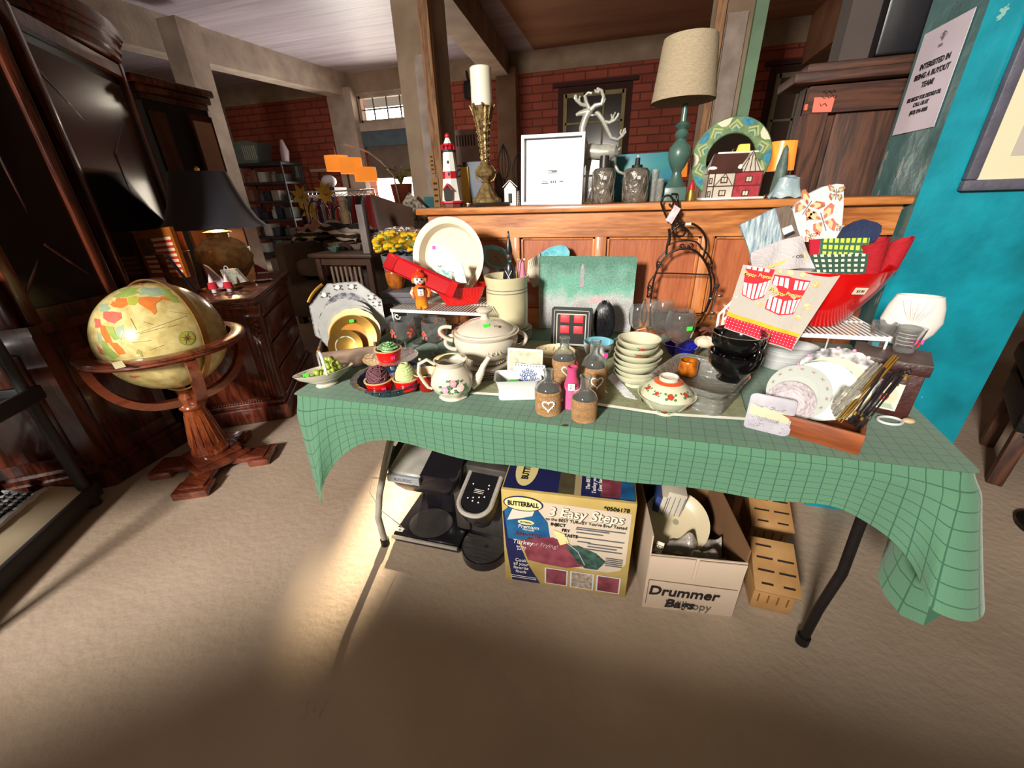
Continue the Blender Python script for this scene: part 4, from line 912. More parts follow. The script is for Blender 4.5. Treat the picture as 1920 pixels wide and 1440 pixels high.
# ---- turquoise swirled ornaments leaning on the counter
TQ=mat('turquoise_swirl','#6fb9c0',rough=.3,coat=.4,ns=28,col2='#4a98a8',detail=1);TPE=mat('taupe_underside','#8d7c6c',rough=.6,ns=10)
y=1.57;P=[ony(*q,y)for q in((905,470),(908,461),(922,459),(938,464),(950,472),(958,490),(954,505),(935,505),(918,500),(908,488))]
b=MB();b.prism([(p.x-P[0].x,p.z-P[0].z)for p in P],.012,TQ);c=sum((Vector((p.x-P[0].x,0,p.z-P[0].z))for p in P),Vector())/len(P)
b.prism([((p.x-P[0].x-c.x)*.76+c.x,(p.z-P[0].z-c.z)*.70+c.z-.002)for p in P],.002,TPE,F=lambda x,y_,z:(x,y_-.0022,z))
for q in((.012,.002),(.022,-.012)):b.ball((c.x-.012+q[0],-.003,c.z+q[1]),.0022,INKB,8,6)
tag(b.build('turquoise_sandal'),'turquoise rimmed taupe sandal sole leaning between round dish and crock','sandal',loc=(P[0].x,y,P[0].z))
b=MB();P=[ony(*q,y)for q in((1010,483),(1014,474),(1030,464),(1050,459),(1062,462),(1068,472),(1067,486),(1040,492),(1015,494))]
b.prism([(p.x-P[0].x,p.z-P[0].z)for p in P],.012,TQ);SW=mat('swirl_blue','#3e8fa4',rough=.3)
for cx,cz,r_ in((.03,.012,.009),(.058,.016,.010),(.075,.0,.008),(.045,-.004,.007)):b.tube([(cx+r_*(1-a/11)*cos(a),-.001,cz+r_*(1-a/11)*sin(a))for a in[i*.5 for i in range(19)]],.0009,SW,5)
tr_=tag(b.build('swirl_paddle'),'turquoise swirl patterned paddle sticking up behind the glass board','ornament',loc=(P[0].x,y,P[0].z))
b=MB();P=[ony(*q,y-.01)for q in((990,489),(1012,474),(1016,500),(1018,528),(1000,540),(988,515))]
b.prism([(p.x-P[0].x,p.z-P[0].z)for p in P],.010,mat('striped_canvas','#cfc4ae',rough=.8,ns=6))
for i in range(5):b.cyl((.004+i*.007,-.001,-.004+i*.006),(.010+i*.007,-.001,-.030+i*.005),.0007,mat('stripe_grey','#7c7468',rough=.8),seg=5)
tag(b.build('canvas_strap'),'cream striped canvas piece between crock and glass board','cloth',loc=(P[0].x,y-.01,P[0].z))

# ---- cream soup tureen on stacked plates
x,y,r,h=S(916,728,880,956,715,705,CZ);
tx_,ty_,tr,th_=S(915,700,866,992,640,618,CZ+.03)
TX,TY=tx_,ty_+.0
for i in range(5):
    b=MB();rr=.078;b.lathe([(0,0),(rr*.6,0),(rr*.65,.0015),(rr,.0055),(rr*1.0,.007),(rr*.62,.0035),(0,.003)],CW,48)
    tag(b.build('cream_plate'),'cream plate under the soup tureen, %s of the stack of five'%('lowest','second from bottom','middle one','second from top','topmost')[i],'plate','cream plates under the tureen',loc=(TX+.004*sin(i*2),TY-.012,CZ+.001+.0062*i))
zt=CZ+.001+.0062*4+.0072
tr,th_=S(915,700,868,990,640,618,zt)[2:]
t=thing('soup_tureen','large cream soup tureen with lid and looped handles','tureen',(TX,TY,zt),look(TX,TY));R_=tr*1.0;H_=.092
b=MB();b.lathe(shell([(R_*.55,0),(R_*.58,.004),(R_*.52,.010),(R_*.80,.026),(R_*.95,.048),(R_*1.0,.070),(R_*.96,.082),(R_*1.02,.088),(R_*1.03,H_)],.005),CW,64);b.build('bowl',t)
b=MB()
for i in range(36):a=2*pi*i/36;b.ball((R_*.575*cos(a),R_*.575*sin(a),.003),(.003,.003,.003),CW,6,5)
b.build('beaded_foot',t)
b=MB();b.lathe([(R_*.97,H_-.002),(R_*.94,H_+.004),(R_*.86,H_+.005),(R_*.80,H_+.012),(R_*.55,H_+.026),(R_*.22,H_+.034),(.012,H_+.036)],CW,64);ld=b.build('lid',t)
b=MB();b.lathe([(.016,H_+.034),(.011,H_+.040),(.011,H_+.050),(.021,H_+.056),(.024,H_+.061),(.016,H_+.067),(0,H_+.069)],CW,32);b.build('knob',ld)
sticker(ld,(.004,-R_*.52,H_+.028),GRN,.018,.012,rz=.3,rx=-1.0);sticker(ld,(.030,-R_*.56,H_+.026),TAN,.014,.008,rx=-1.0,txt='$20')
for s in(-1,1):
    b=MB();b.tube([(s*(R_*(.93)+.030*sin(a)),0,.060+.022*cos(a))for a in[pi*i/14 for i in range(15)]],.0062,CW,10);b.build('handle',t)
b=MB();b.tube([(-R_*1.0-.035*sin(a),-.02,.092+.020*cos(a)+.01*sin(a))for a in[pi*i/14 for i in range(15)]],.0055,CW,10);b.build('scroll_handle',t)
b=MB()
for i,ch in enumerate('SOUP'):pass
for i,ch in enumerate('QUI'):
    a=-pi/2+.10+i*.155;b.text(ch,.019,mat('embossed_cream','#bdb3a0',rough=.3,coat=.4),Matrix.Translation((R_*.975*cos(a),R_*.975*sin(a),.052))@Matrix.Rotation(a+pi/2,4,'Z')@Matrix.Rotation(pi/2-.25,4,'X'),ext=.0008)
b.build('embossed_letters',t)
# ---- floral teapot without lid
x,y,r,h=S(853,760,813,893,715,672,CZ)
t=thing('teapot','cream lidless teapot painted with pink roses at the front of the table','teapot',(x,y,CZ),look(x,y));s=h/.085;K=r/.046
b=MB();pr=[(r*.66,0),(r*.70,.003),(r*.60,.007),(r*.86,.018*s),(r*1.0,.034*s),(r*.96,.048*s),(r*.74,.066*s),(r*.66,.073*s),(r*.74,.082*s),(r*.78,.085*s)]
rib=lambda a,i:1+(.03*sin(a*8)if 2<=i<=5 else .0)
b.lathe(shell(pr,.003),CW,64,wob=rib);b.build('pot',t)
rz_=lambda z:r*1.035
b=MB()
for cx,cz,sz,pt in((-.018,.036,.0095,ROSE),(.0,.050,.0095,ROSE),(.015,.038,.0105,mat('pale_rose','#e0c4bc',rough=.4)),(-.002,.033,.005,mat('pale_rose','#e0c4bc'))):
    T=onlathe(0.0,rz_,0);flower(b,lambda u,v,k,cx=cx,cz=cz:T(u+cx*K,v+cz*s,k+.0012),sz*K,pt,6)
b.build('painted_roses',t)
b=MB();b.tube([(r*.86,0,.022*s),(r*1.15,0,.030*s),(r*1.38,0,.048*s),(r*1.5,0,.062*s),(r*1.72,0,.076*s),(r*1.82,0,.081*s)],[.012*s,.0105*s,.008*s,.0062*s,.005*s,.0055*s],CW,14);b.build('spout',t)
b=MB();b.tube([(-r*.72,0,.076*s),(-r*1.05,0,.088*s),(-r*1.42,0,.080*s),(-r*1.5,0,.060*s),(-r*1.3,0,.038*s),(-r*1.15,0,.026*s),(-r*.96,0,.022*s)],[.0035*s,.0038*s,.004*s,.004*s,.0038*s,.0035*s,.003*s],CW,10);b.ball((-r*1.36,0,.090*s),.003*s,CW,8,6);b.build('handle',t)
b=MB();b.surf(lambda u,v:(r*.74*cos(-pi/2-1.3+2.6*u)*(1-v*.25)+.0,-r*.74*sin(-pi/2-1.3+2.6*u)*(1-v*.9),.084*s+.010*s*v*(1-(2*u-1)**2)),12,4,mat('yellowed_glaze','#cdbf88',rough=.25,coat=.4),th=.0025);b.build('hood',t)
# ---- white rectangular dish holding tiles
p0=onz(938,747,CZ);p1=onz(1010,745,CZ);an=atan2(p1.y-p0.y,p1.x-p0.x);L_=(p1-p0).length;hD=ony(936,712,p0.y-.005).z-CZ
t=thing('white_dish','white rectangular ceramic dish holding decorative coasters','dish',(p0.x+L_/2*cos(an)-.03*sin(an),p0.y+.03*cos(an),CZ+.001),an);rectdish(t,L_*1.16,.072,hD,WW,.86)
MX=Matrix.Translation(t.location)@Matrix.Rotation(an,4,'Z')
def tile(nm,lb,cat,px,y_,w_,h_,m,tilt=.2,z=CZ+.012,rz=0,deco=None,th=.006,rad_=.003):
    b=MB();b.T=Matrix.Rotation(-tilt,4,'X');b.prism(rrect(w_,h_,rad_,3,0,h_/2),th,m,m2=mat('tile_edge','#b5b0a2',rough=.5))
    o=tag(b.build(nm),lb,cat,loc=(px.x,y_,z),rz=rz)
    if deco:d=MB();d.T=Matrix.Rotation(-tilt,4,'X');deco(d,w_,h_);d.build('pattern',o)
    return o
yy=p0.y+.052;c1=ony(982,700,yy);w1=(ony(1015,680,yy)-ony(949,680,yy)).length;h1=ony(980,655,yy+.01).z-CZ-.012
def dbird(d,w_,h_):
    c=mat('sand_tile','#b9b294',rough=.5,ns=70,col2='#8f8a72',detail=1);d.prism(rrect(w_*.9,h_*.88,.002,2,0,h_/2),.0004,c,F=lambda x,y,z:(x,y-.0006,z))
    l=mat('pale_bird','#d8cf9a',rough=.5);d.prism([(-.018,h_*.62),(-.006,h_*.66),(0,h_*.56),(.010,h_*.72),(.022,h_*.86),(.016,h_*.60),(.004,h_*.48),(-.008,h_*.46)],.0004,l,F=lambda x,y,z:(x,y-.0012,z))
    d.prism([(-.02,h_*.86),(-.006,h_*.70),(.0,h_*.58),(-.01,h_*.6)],.0004,l,F=lambda x,y,z:(x,y-.0012,z))
tile('bird_coaster','square cream coaster with a winged bird design, at the back of the white dish','coaster',c1,yy,w1,h1,mat('cream_tile','#d6ceb0',rough=.45),deco=dbird)
yy=p0.y+.036;c2=ony(990,716,yy);w2=(ony(1020,700,yy)-ony(960,700,yy)).length;h2=ony(990,683,yy+.01).z-CZ-.012
BLU=mat('tile_blue','#4e5f86',rough=.4);
def dman(d,w_,h_):
    for rr,n_ in((.021,11),(.015,9),(.0085,8)):
        for k in range(n_):a=2*pi*k/n_;d.tube([(rr*cos(a)+.0032*cos(q*pi/4),-.0006,h_*.5+rr*sin(a)+.0032*sin(q*pi/4))for q in range(8)],.0012,BLU,4,closed=True)
        d.tube([(rr*.84*cos(q*pi/12),-.0006,h_*.5+rr*.84*sin(q*pi/12))for q in range(24)],.0010,BLU,4,closed=True)
    for k in range(10):d.ball((-w_*.42+w_*.84*k/9,-.0006,h_*.94),(.0017,.0006,.0017),BLU,6,4)
tile('mandala_coaster','white coaster with blue mandala pattern in front of the bird coaster','coaster',ony(990,716,yy),yy,w2,h2,mat('white_tile','#b9bab8',rough=.4),deco=dman)
q=ony(963,716,p0.y+.022);t=thing('green_ornament','bright green round ornament with white curls in the white dish','ornament',(q.x,p0.y+.016,CZ+.028),an)
b=MB();b.ball((0,0,.004),(.024,.014,.018),mat('bright_green','#3f9a34',rough=.3,coat=.5),24,14);b.build('body',t)
b=MB();[b.tube([(cx+.004*cos(a),-.0118-.0*a,.006+.004*sin(a))for a in[i*.5 for i in range(9)]],.001,WW,5)for cx in(-.009,.008)];b.build('curls',t)
# ---- bottles wrapped in twine, one pink
TWN=mat('jute_twine','#c69c6c',rough=.95,ns=20,col2='#a57c50',bump=.9,bs=240,stretch=(1,1,4));BGL=mat('bottle_glass','#e2e8e6',rough=.03,glass=.95,ior=1.42)
LACE=mat('white_lace_trim','#efeade',rough=.8)
def bottle(px,lb,heart=None,wrap=.58,gm=BGL,wm=TWN,cat='bottle',slim=1,nk=.38,scale_w=1):
    bx,by,pl,pr,pm,ty=px;x,y,r,h=S(bx,by,pl,pr,pm,ty,CZ);t=thing('twine_bottle' if wm is TWN else 'pink_bottle',lb,cat,(x,y,CZ),look(x,y))
    sh=h*wrap;b=MB();rn=r*nk
    P=[(0,.001),(r*.93,.001),(r*.96,.004),(r*.96,sh),(r*.93,sh+h*.04),(r*.78,sh+h*.12),(rn*1.15,sh+h*.19),(rn,sh+h*.23),(rn,h*.95),(rn*1.18,h*.965),(rn*1.18,h*.995),(rn*1.0,h)]
    b.lathe(P+[(a-.0016,z)for a,z in P[:2:-1]]+[(r*.9,.006),(0,.005)],gm,32);b.build('glass',t)
    b=MB();P2=[(r*.97,.0)];n_=int(sh/.0024)
    for i in range(n_):z=sh*i/n_;P2+=[(r*1.0,z+.0006),(r*1.018,z+.0014),(r*1.0,z+.0022)]
    b.lathe(P2+[(r*.965,sh)],wm,32);w_=b.build('wrap',t)
    if heart:
        b=MB();hx,hz,hs=heart;T=onlathe(hx,r*1.02,hz*h)
        if wm is TWN:
            P=[]
            for i in range(24):a=2*pi*i/24;P.append((hs*.062*16*sin(a)**3/1.0,hs*.062*(13*cos(a)-5*cos(2*a)-2*cos(3*a)-cos(4*a))))
            b.tube([T(u,v,.001)for u,v in P],.0019,LACE,6,closed=True,flat=.7)
            for u,v in P:b.ball(T(u*1.1,v*1.1,.0012),(.0018,.0018,.0018),LACE,6,4)
        b.build('lace_heart',w_)
    return t,r,h
bottle((1056,732,1033,1077,700,632),'tall twine wrapped bottle, left of the back pair, lace heart on its side',(.25,.42,.013))
bottle((1110,754,1088,1135,715,638),'tallest twine wrapped bottle beside the bowl stack with lace heart',(.30,.36,.015))
t,r,h=bottle((1070,769,1054,1084,742,687),'slim pink bottle with a white price tag among the twine bottles',None,wrap=.55,gm=mat('pink_tint_glass','#e05a90',rough=.05,glass=.5,ior=1.4),wm=mat('pink_wrap','#d9527f',rough=.7,bump=.3,bs=200),nk=.6)
b=MB();b.box((0,0,0),(.016,.001,.017),mat('paper_tag','#ece2cc',rough=.8));b.text('2',.012,INKB,XZ(-.002,-.001,0));b.text('c',.006,INKB,XZ(.005,-.001,.003));o=b.build('price_tag',t);o.location=(0,-r*1.07,h*.58)
bottle((1028,782,1004,1053,755,693),'short twine wrapped bottle with a large lace heart, front left of the group',(0,.28,.0135),wrap=.55,nk=.36)
bottle((1094,795,1069,1117,770,704),'short plain twine wrapped bottle with no heart, nearest the table edge',None,wrap=.50,nk=.40)
# ---- cream cup with leaf sprigs, saucers, cow print bowl
x,y,r,h=S(1040,700,1003,1079,662,642,CZ)
t=thing('leaf_cup','wide cream cup with leaf sprigs behind the tall twine bottles','cup',(x,y,CZ+.004),look(x,y)+.3)
b=MB();h2_=.045;b.lathe(shell([(r*.4,0),(r*.45,.004),(r*.78,.02),(r*.97,h2_*.85),(r,h2_)],.003),mat('straw_cream','#d6c79c',rough=.25,coat=.5,ns=8),48);b.build('bowl',t)
b=MB();b.tube([(r*.92+.016*sin(a),0,h2_*.55+.016*cos(a))for a in[pi*i/12 for i in range(13)]],.004,CW,8);b.build('handle',t)
b=MB();[b.tube([(-.02+i*.014,r*.86-abs(i-1)*.005,h2_*.6),(-.016+i*.014,r*.90-abs(i-1)*.005,h2_*.85)],.0012,mat('sprig_olive','#7c7434',rough=.5),5)for i in range(4)];b.build('sprigs',t)
tag(MB().lathe([(0,0),(.05,0),(.072,.004),(.072,.0055),(0,.003)],RED,40).build('red_saucer'),'red rimmed saucer beneath the leaf sprig cup','saucer',loc=(x+.0,y-.0,CZ-.0015+.001))
x,y,r,h=S(1120,690,1096,1152,650,618,CZ)
t=thing('cow_print_bowl','sky blue lined bowl with black and white cow print outside, left of the bowl stack','bowl',(x-.003,y+.03,CZ),look(x,y));COW=mat('cow_print','#d9d8d2',rough=.25,coat=.4,ns=40,col2='#161616',detail=0);hh_=.060
b=MB();b.lathe([(0,0),(r*.6,0),(r*.7,.004),(r*1.0,hh_*.7),(r*1.03,hh_)],COW,48);b.lathe([(r*1.03,hh_),(r*.98,hh_),(r*.9,hh_*.7),(r*.6,.008),(0,.006)],mat('sky_blue_glaze','#72b8cc',rough=.2,coat=.5,ns=5),48);b.build('bowl',t)
sticker(t,(r*.55,-r*.80,hh_*.45),PNK,.012,.014,rz=.5)
# ---- glass cutting board with lighthouse picture
YG=1.50;g=[ony(*q,YG)for q in((1010,485),(1196,478),(1190,622),(1008,627))]
t=thing('glass_cutting_board','textured glass cutting board with a sea green lighthouse picture standing behind the crockery','cutting board',((g[0].x+g[1].x)/2,YG,CZ+.002));gw=g[1].x-g[0].x;gh=(g[0].z+g[1].z)/2-CZ
bm_=mat('board_picture','#8fb8a6',rough=.25,bump=.8,bs=500);nt,bs=nodes_of(bm_)
tc=nt.nodes.new('ShaderNodeTexCoord');sp=nt.nodes.new('ShaderNodeSeparateXYZ');nt.links.new(tc.outputs['Object'],sp.inputs[0])
n1=nt.nodes.new('ShaderNodeTexNoise');n1.inputs['Scale'].default_value=14;n1.inputs['Detail'].default_value=6;nt.links.new(tc.outputs['Object'],n1.inputs[0])
ma=nt.nodes.new('ShaderNodeMath');ma.operation='MULTIPLY_ADD';ma.inputs[1].default_value=.22;nt.links.new(n1.outputs[0],ma.inputs[0]);nt.links.new(sp.outputs[2],ma.inputs[2])
rp=nt.nodes.new('ShaderNodeValToRGB');e=rp.color_ramp.elements;e[0].position=.06;e[0].color=hexc('#8e8e9c');e[1].position=.36;e[1].color=hexc('#6c9a88')
for ps,cl in((.12,'#cfcfd0'),(.18,'#bdbab8'),(.22,'#ccd4d0'),(.27,'#7fc4ac'),(.31,'#86b8a6')):q_=e.new(ps);q_.color=hexc(cl)
nt.links.new(ma.outputs[0],rp.inputs[0])
vn=nt.nodes.new('ShaderNodeTexNoise');vn.inputs['Scale'].default_value=170;vn.inputs['Detail'].default_value=6;nt.links.new(tc.outputs['Object'],vn.inputs[0]);mm=nt.nodes.new('ShaderNodeMix');mm.data_type='RGBA';mm.blend_type='OVERLAY';mm.inputs[0].default_value=.6
nt.links.new(rp.outputs[0],mm.inputs[6]);nt.links.new(vn.outputs[0],mm.inputs[7]);nt.links.new(mm.outputs[2],bs.inputs['Base Color'])
b=MB();b.prism(rrect(gw,gh,.008,4,0,gh/2),.005,bm_);b.build('board',t)
b=MB();bl=mat('blurred_brown','#7c6f76',rough=.4,ns=300,col2='#a9a2a8');b.prism([(-.008+0,gh*.60),(.008,gh*.60),(.006,gh*.86),(.004,gh*.90),(-.003,gh*.90),(-.006,gh*.86)],.0005,bl,F=lambda x,y_,z:(x-.012,y_-.0009,z))
rm=mat('faded_red_roof','#a88a8c',rough=.4,ns=300,col2='#bdaeb0')
b.prism([(.03,gh*.42),(.05,gh*.50),(.07,gh*.49),(.085,gh*.42)],.0005,rm,F=lambda x,y_,z:(x-.01,y_-.0009,z));b.prism([(.02,gh*.42),(.09,gh*.44),(.115,gh*.49),(.115,gh*.46),(.08,gh*.38),(.02,gh*.38)],.0005,rm,F=lambda x,y_,z:(x-.01,y_-.001,z))
b.build('lighthouse_print',t)
# ---- black tray with four red squares, black sculpture
YT=1.30;a_=ony(1033,640,YT);c_=ony(1107,640,YT);tw=c_.x-a_.x;zT=ony(1070,577,YT+.015).z;zB=CZ;
t=thing('coaster_box','black square tray with four red squares under film standing on edge','box',((a_.x+c_.x)/2,YT,zB));th_=zT-zB
b=MB();b.T=Matrix.Rotation(-.08,4,'X');b.prism(rrect(tw,th_,.006,4,0,th_/2),.022,mat('black_box_board','#121313',rough=.4,ns=30));b.build('tray',t)
b=MB();b.T=Matrix.Rotation(-.08,4,'X')
fr=rrect(tw*.86,th_*.88,.004,3,0,th_*.5);b.tube([(u,-.001,v)for u,v in fr],.0010,WW,5,closed=True)
fr=rrect(tw*.72,th_*.76,.002,3,0,th_*.47);b.tube([(u,-.001,v)for u,v in fr],.0017,mat('cream_line','#cfc9b4',rough=.5),5,closed=True);b.build('border',t)
for i in range(2):
    for j in range(2):b=MB();b.T=Matrix.Rotation(-.08,4,'X');b.box(((-.16+.34*i)*tw,-.0015,(.74-.27*j)*th_),(tw*.23,.002,th_*.19),mat('red_square','#d8323a',rough=.5),bev=.001);b.build('red_square',t)
YV=1.38;s0=ony(1131,620,YV);s1=ony(1131,566,YV);
b=MB();Hs=s1.z-CZ;rs=(ony(1151,600,YV)-ony(1112,600,YV)).length/2
b.ball((0,0,Hs*.52),(rs,rs*.7,Hs*.5),mat('black_hair_stone','#24262b',rough=.35,ns=14,col2='#0c0d10',bump=.5,bs=20),32,22,wob=lambda a,t_:1+.06*sin(a*9+t_*6))
for i in range(26):
    a=-pi+pi*i/25;b.tube([(rs*1.02*sin(q*.16)*cos(a+q*.05),rs*.72*sin(q*.16)*sin(a+q*.05),Hs*.52+Hs*.5*cos(q*.16))for q in range(3,17)],.0022,mat('black_hair_stone','#24262b'),6)
tag(b.build('stone_bust'),'black carved stone head with flowing hair beside the black tray','sculpture',loc=(s0.x,YV,CZ))
# ---- stack of seven celadon bowls
x,y,r,h=S(1186,742,1146,1226,725,715,CZ);BRn=(ony(1237,660,y)-ony(1144,660,y)).length/2*.93
pr7=lambda R:shell([(R*.42,0),(R*.44,.007),(R*.42,.008),(R*.78,.020),(R*.96,.034),(R,.040)],.0028)
x7,y7=x,y;ROSE2=mat('rust_blossom','#a5402a',rough=.35)
zs7=[0,.0150,.0300,.0450,.0600,.0770,.0930];szs=[1.0,1.04,1.03,1.07,1.08,.95,.97]
names7=['lowest','second lowest','third from the bottom','middle','third from the top','second from the top','topmost']
for i in range(7):
    R=BRn*szs[i]*.98;t=thing('rice_bowl','pale celadon rice bowl, %s of the stack of bowls'%('middle one' if i==3 else names7[i]),'bowl',(x7+.003*sin(i*2.2),y7+.002*cos(i*3),CZ+.006+zs7[i]),look(x7,y7),'stack of celadon rice bowls')
    b=MB();b.lathe(pr7(R),CEL,56);b.build('bowl',t)
    if i>=5:b=MB();T=onlathe(.15,lambda z:R*(.86+.16*min(1,max(0,(z-.02)/.02))),.027);flower(b,lambda u,v,k:T(u,v*.6,k+.0018),.008,ROSE2,5);T2=onlathe(.45,lambda z:R*(.86+.16*min(1,max(0,(z-.02)/.02))),.027);flower(b,lambda u,v,k:T2(u,v*.6,k+.0018),.006,ROSE2,5);b.build('painted_blossom',t)
b=MB();b.surf(lambda u,v:((u-.5)*.17,(v-.5)*.13,.003+.0015*sin(u*14+v*9)),14,10,mat('white_napkin','#dcdce4',rough=.9,bump=.3,bs=60),th=.0015);tag(b.build('white_napkin'),'crumpled white napkin under the stack of rice bowls','napkin',loc=(x7+.002,y7-.015,CZ+.0012),rz=-.3)
# ---- lidded rice bowl
x,y,r,h=S(1241,797,1184,1300,745,702,CZ)
t=thing('lidded_bowl','lidded celadon rice bowl with rust flowers and orange ring at the table edge','bowl',(x,y,CZ),look(x,y));R=r*.96;hb_=h*.52
b=MB();b.lathe(shell([(R*.40,0),(R*.42,.006),(R*.40,.008),(R*.72,hb_*.45),(R*.92,hb_*.85),(R*1.0,hb_)],.003),CEL,64);b.build('bowl',t)
b=MB();b.lathe([(R*.90,hb_*.93),(R*.86,hb_*1.05),(R*.72,hb_*1.35),(R*.48,hb_*1.62),(R*.33,hb_*1.70)],CEL,64,mats={2:CEL});b.lathe([(R*.33,hb_*1.70),(R*.325,hb_*1.88),(R*.30,hb_*1.89),(R*.27,hb_*1.75),(0,hb_*1.72)],CW,48);ld=b.build('lid',t)
b=MB();b.lathe([(R*.50,hb_*1.615),(R*.42,hb_*1.668),(R*.35,hb_*1.705)],mat('orange_band','#c8512c',rough=.25,coat=.5),64);o=b.build('orange_ring',ld);o.location.z=.0007
b=MB()
for ax,zz,sc_,rr_ in((.18,1.30,.009,.745),(-.42,1.34,.006,.73),(-1.0,1.38,.007,.70),(.9,1.32,.008,.73)):
    T=onlathe(ax,lambda z:R*(rr_+.02)-(z-hb_*zz)*1.3,hb_*zz);flower(b,lambda u,v,k:T(u,v*.7,k+.0012),sc_,ROSE2,5)
b.build('lid_flowers',ld)
b=MB()
for ax,sc_ in((.02,.010),(-.42,.006),(1.4,.009),(-1.5,.009)):
    T=onlathe(ax,lambda z:R*.74+(z-hb_*.45)*1.05,hb_*.45);flower(b,lambda u,v,k:T(u,v*.7,k+.0012),sc_,ROSE2,5)
b.build('bowl_flowers',t)
# ---- amber votive
x,y,r,h=S(1286,712,1267,1305,694,676,CZ+.022)
t=thing('amber_votive','small amber drip glazed cup on the glass pan beside the lidded bowl','cup',(x,y,CZ+.024));b=MB();b.lathe(shell([(r*.72,0),(r*.92,.006),(r*1.0,h*.5),(r*.94,h*.9),(r*.88,h)],.0028),mat('amber_votive_glaze','#c4701a',rough=.2,coat=.6,ns=60,col2='#5c2408',stretch=(1,1,.7)),40);b.build('cup',t)
# ---- two square glass pans, nested
pf=onz(1347,793,CZ);pl_=onz(1240,742,CZ);
gc_=onz(1342,728,CZ)
dv=Vector((pf.x,pf.y));ang=atan2(-.38,.92)
e1=Vector((cos(radians(152)),sin(radians(152))));e2=Vector((cos(radians(62)),sin(radians(62))))
ctr=dv+e1*.085+e2*.10
for i in range(2):
    t=thing('glass_pan','clear square glass baking pan, %s of the nested pair under the black mugs'%('lower' if i==0 else 'upper'),'dish',(ctr.x,ctr.y,CZ+.002+i*.016),radians(152),'nested clear glass pans');rectdish(t,.18,.20,.052,GLS2,.88,th=.006)
# ---- black handled mugs stacked
mzx=CZ+.060
x,y,r,h=S(1366,731,1313,1419,690,665,mzx)
def bmug(z,R,lb,top):
    t=thing('black_mug',lb,'mug',(x,y+.01,z),look(x,y)+(.25 if top else .0),'stacked black footed mugs')
    b=MB();b.lathe(shell([(R*.52,0),(R*.53,.003),(R*.36,.012),(R*.62,.020),(R*.93,.042),(R*.98,.060),(R*1.0,.070)],.004),BLK,56);b.build('bowl',t)
    b=MB();b.tube([(R*.10+.0*a,-R*.96-.020*sin(a),.040+.021*cos(a))for a in[pi*i/14 for i in range(15)]],.0048,BLK,10,flat=.7)if top else b.tube([(-R*.5,R*.80+.014*sin(a),.040+.018*cos(a))for a in[pi*i/14 for i in range(15)]],.0048,BLK,8)
    o=b.build('handle',t)
    if top:o.rotation_euler=(0,0,.30)
bmug(mzx,r*.98,'glossy black footed mug bowl, lower of the stacked pair',False);bmug(mzx+.048,r*1.0,'glossy black footed mug bowl, upper of the stacked pair, handle forward',True)
# ---- cobalt glass bowl and big balloon glasses
COB=mat('cobalt_glass','#1a22a8',rough=.05,glass=.55,ior=1.45,coat=.6)
x,y,r,h=S(1275,694,1232,1316,660,634,CZ)
t=thing('cobalt_bowl','cobalt blue glass bowl with flared square lobes behind the amber votive','bowl',(x+.004,y+.035,CZ+.002),look(x,y)+.4);R=r*.85
b=MB();b.lathe(shell([(R*.45,0),(R*.5,.004),(R*.75,.02),(R*1.0,.048)],.003),COB,64,wob=lambda a,i:1+(.14*cos(a*4)if 3<=i<=5 else 0));b.build('bowl',t)
for(bx,by,pl,pr,pm,ty),lb in(((1263,688,1247,1306,612,582),'large balloon wine glass with green sticker in front of the wire rack'),((1232,668,1212,1256,600,563),'large balloon wine glass partly behind the stickered one'),((1212,655,1189,1229,590,563),'balloon wine glass right above the bowl stack'),((1190,650,1171,1206,590,572),'balloon wine glass farthest left, in front of the glass cutting board')):
    x,y,r,h=S(bx,by,pl,pr,pm,ty,CZ);t=thing('wine_glass',lb,'wine glass',(x,y,CZ),look(x,y));b=MB();b.lathe(goblet_prof(r,h,.40,bowl=.86),GLS,40);b.build('glass',t)
    if 'sticker' in lb and 'green' in lb:sticker(t,(r*.62,-r*.84,h*.74),GRN,.018,.012,rz=.6)
b=MB();q=ony(1106+0,614,1.34);q2=ony(1196,612,1.2);tag(MB().cyl((-.012,0,0),(.012,.0,.008),.0022,mat('carved_orange','#b86a3a',rough=.5),seg=8).build('orange_stick'),'short orange stick lying on the topmost rice bowl rim','stick',loc=(x7+.006,y7+BRn*.9,CZ+.006+.093+.044))
# ---- dried brown flower and shell between glasses and riser
q=ony(1330,625,1.30);b=MB();BFL=mat('brown_gauze','#6f3f30',rough=.7,ns=12)
for i in range(7):
    a=i*.9;b.surf(lambda u,v,a=a:(.045*v*cos(a)+(u-.5)*.035*cos(a+1.57),.03*v*sin(a)+(u-.5)*.03*sin(a+1.57),.012+.018*v*(1-v)+.008*sin(u*5+i)),4,5,BFL,th=.001)
tag(b.build('gauze_flower'),'brown gauze flower lying behind the black mugs','flower',loc=(q.x,1.30,q.z-.004))
q=ony(1322,640,1.26);tag(MB().ball((0,0,.012),(.03,.02,.018),mat('shell_cream','#cdbba0',rough=.5,bump=.6,bs=40),18,10,wob=lambda a,t_:1+.08*sin(a*7)).build('seashell'),'cream seashell under the brown gauze flower','shell',loc=(q.x,1.26,q.z-.014))
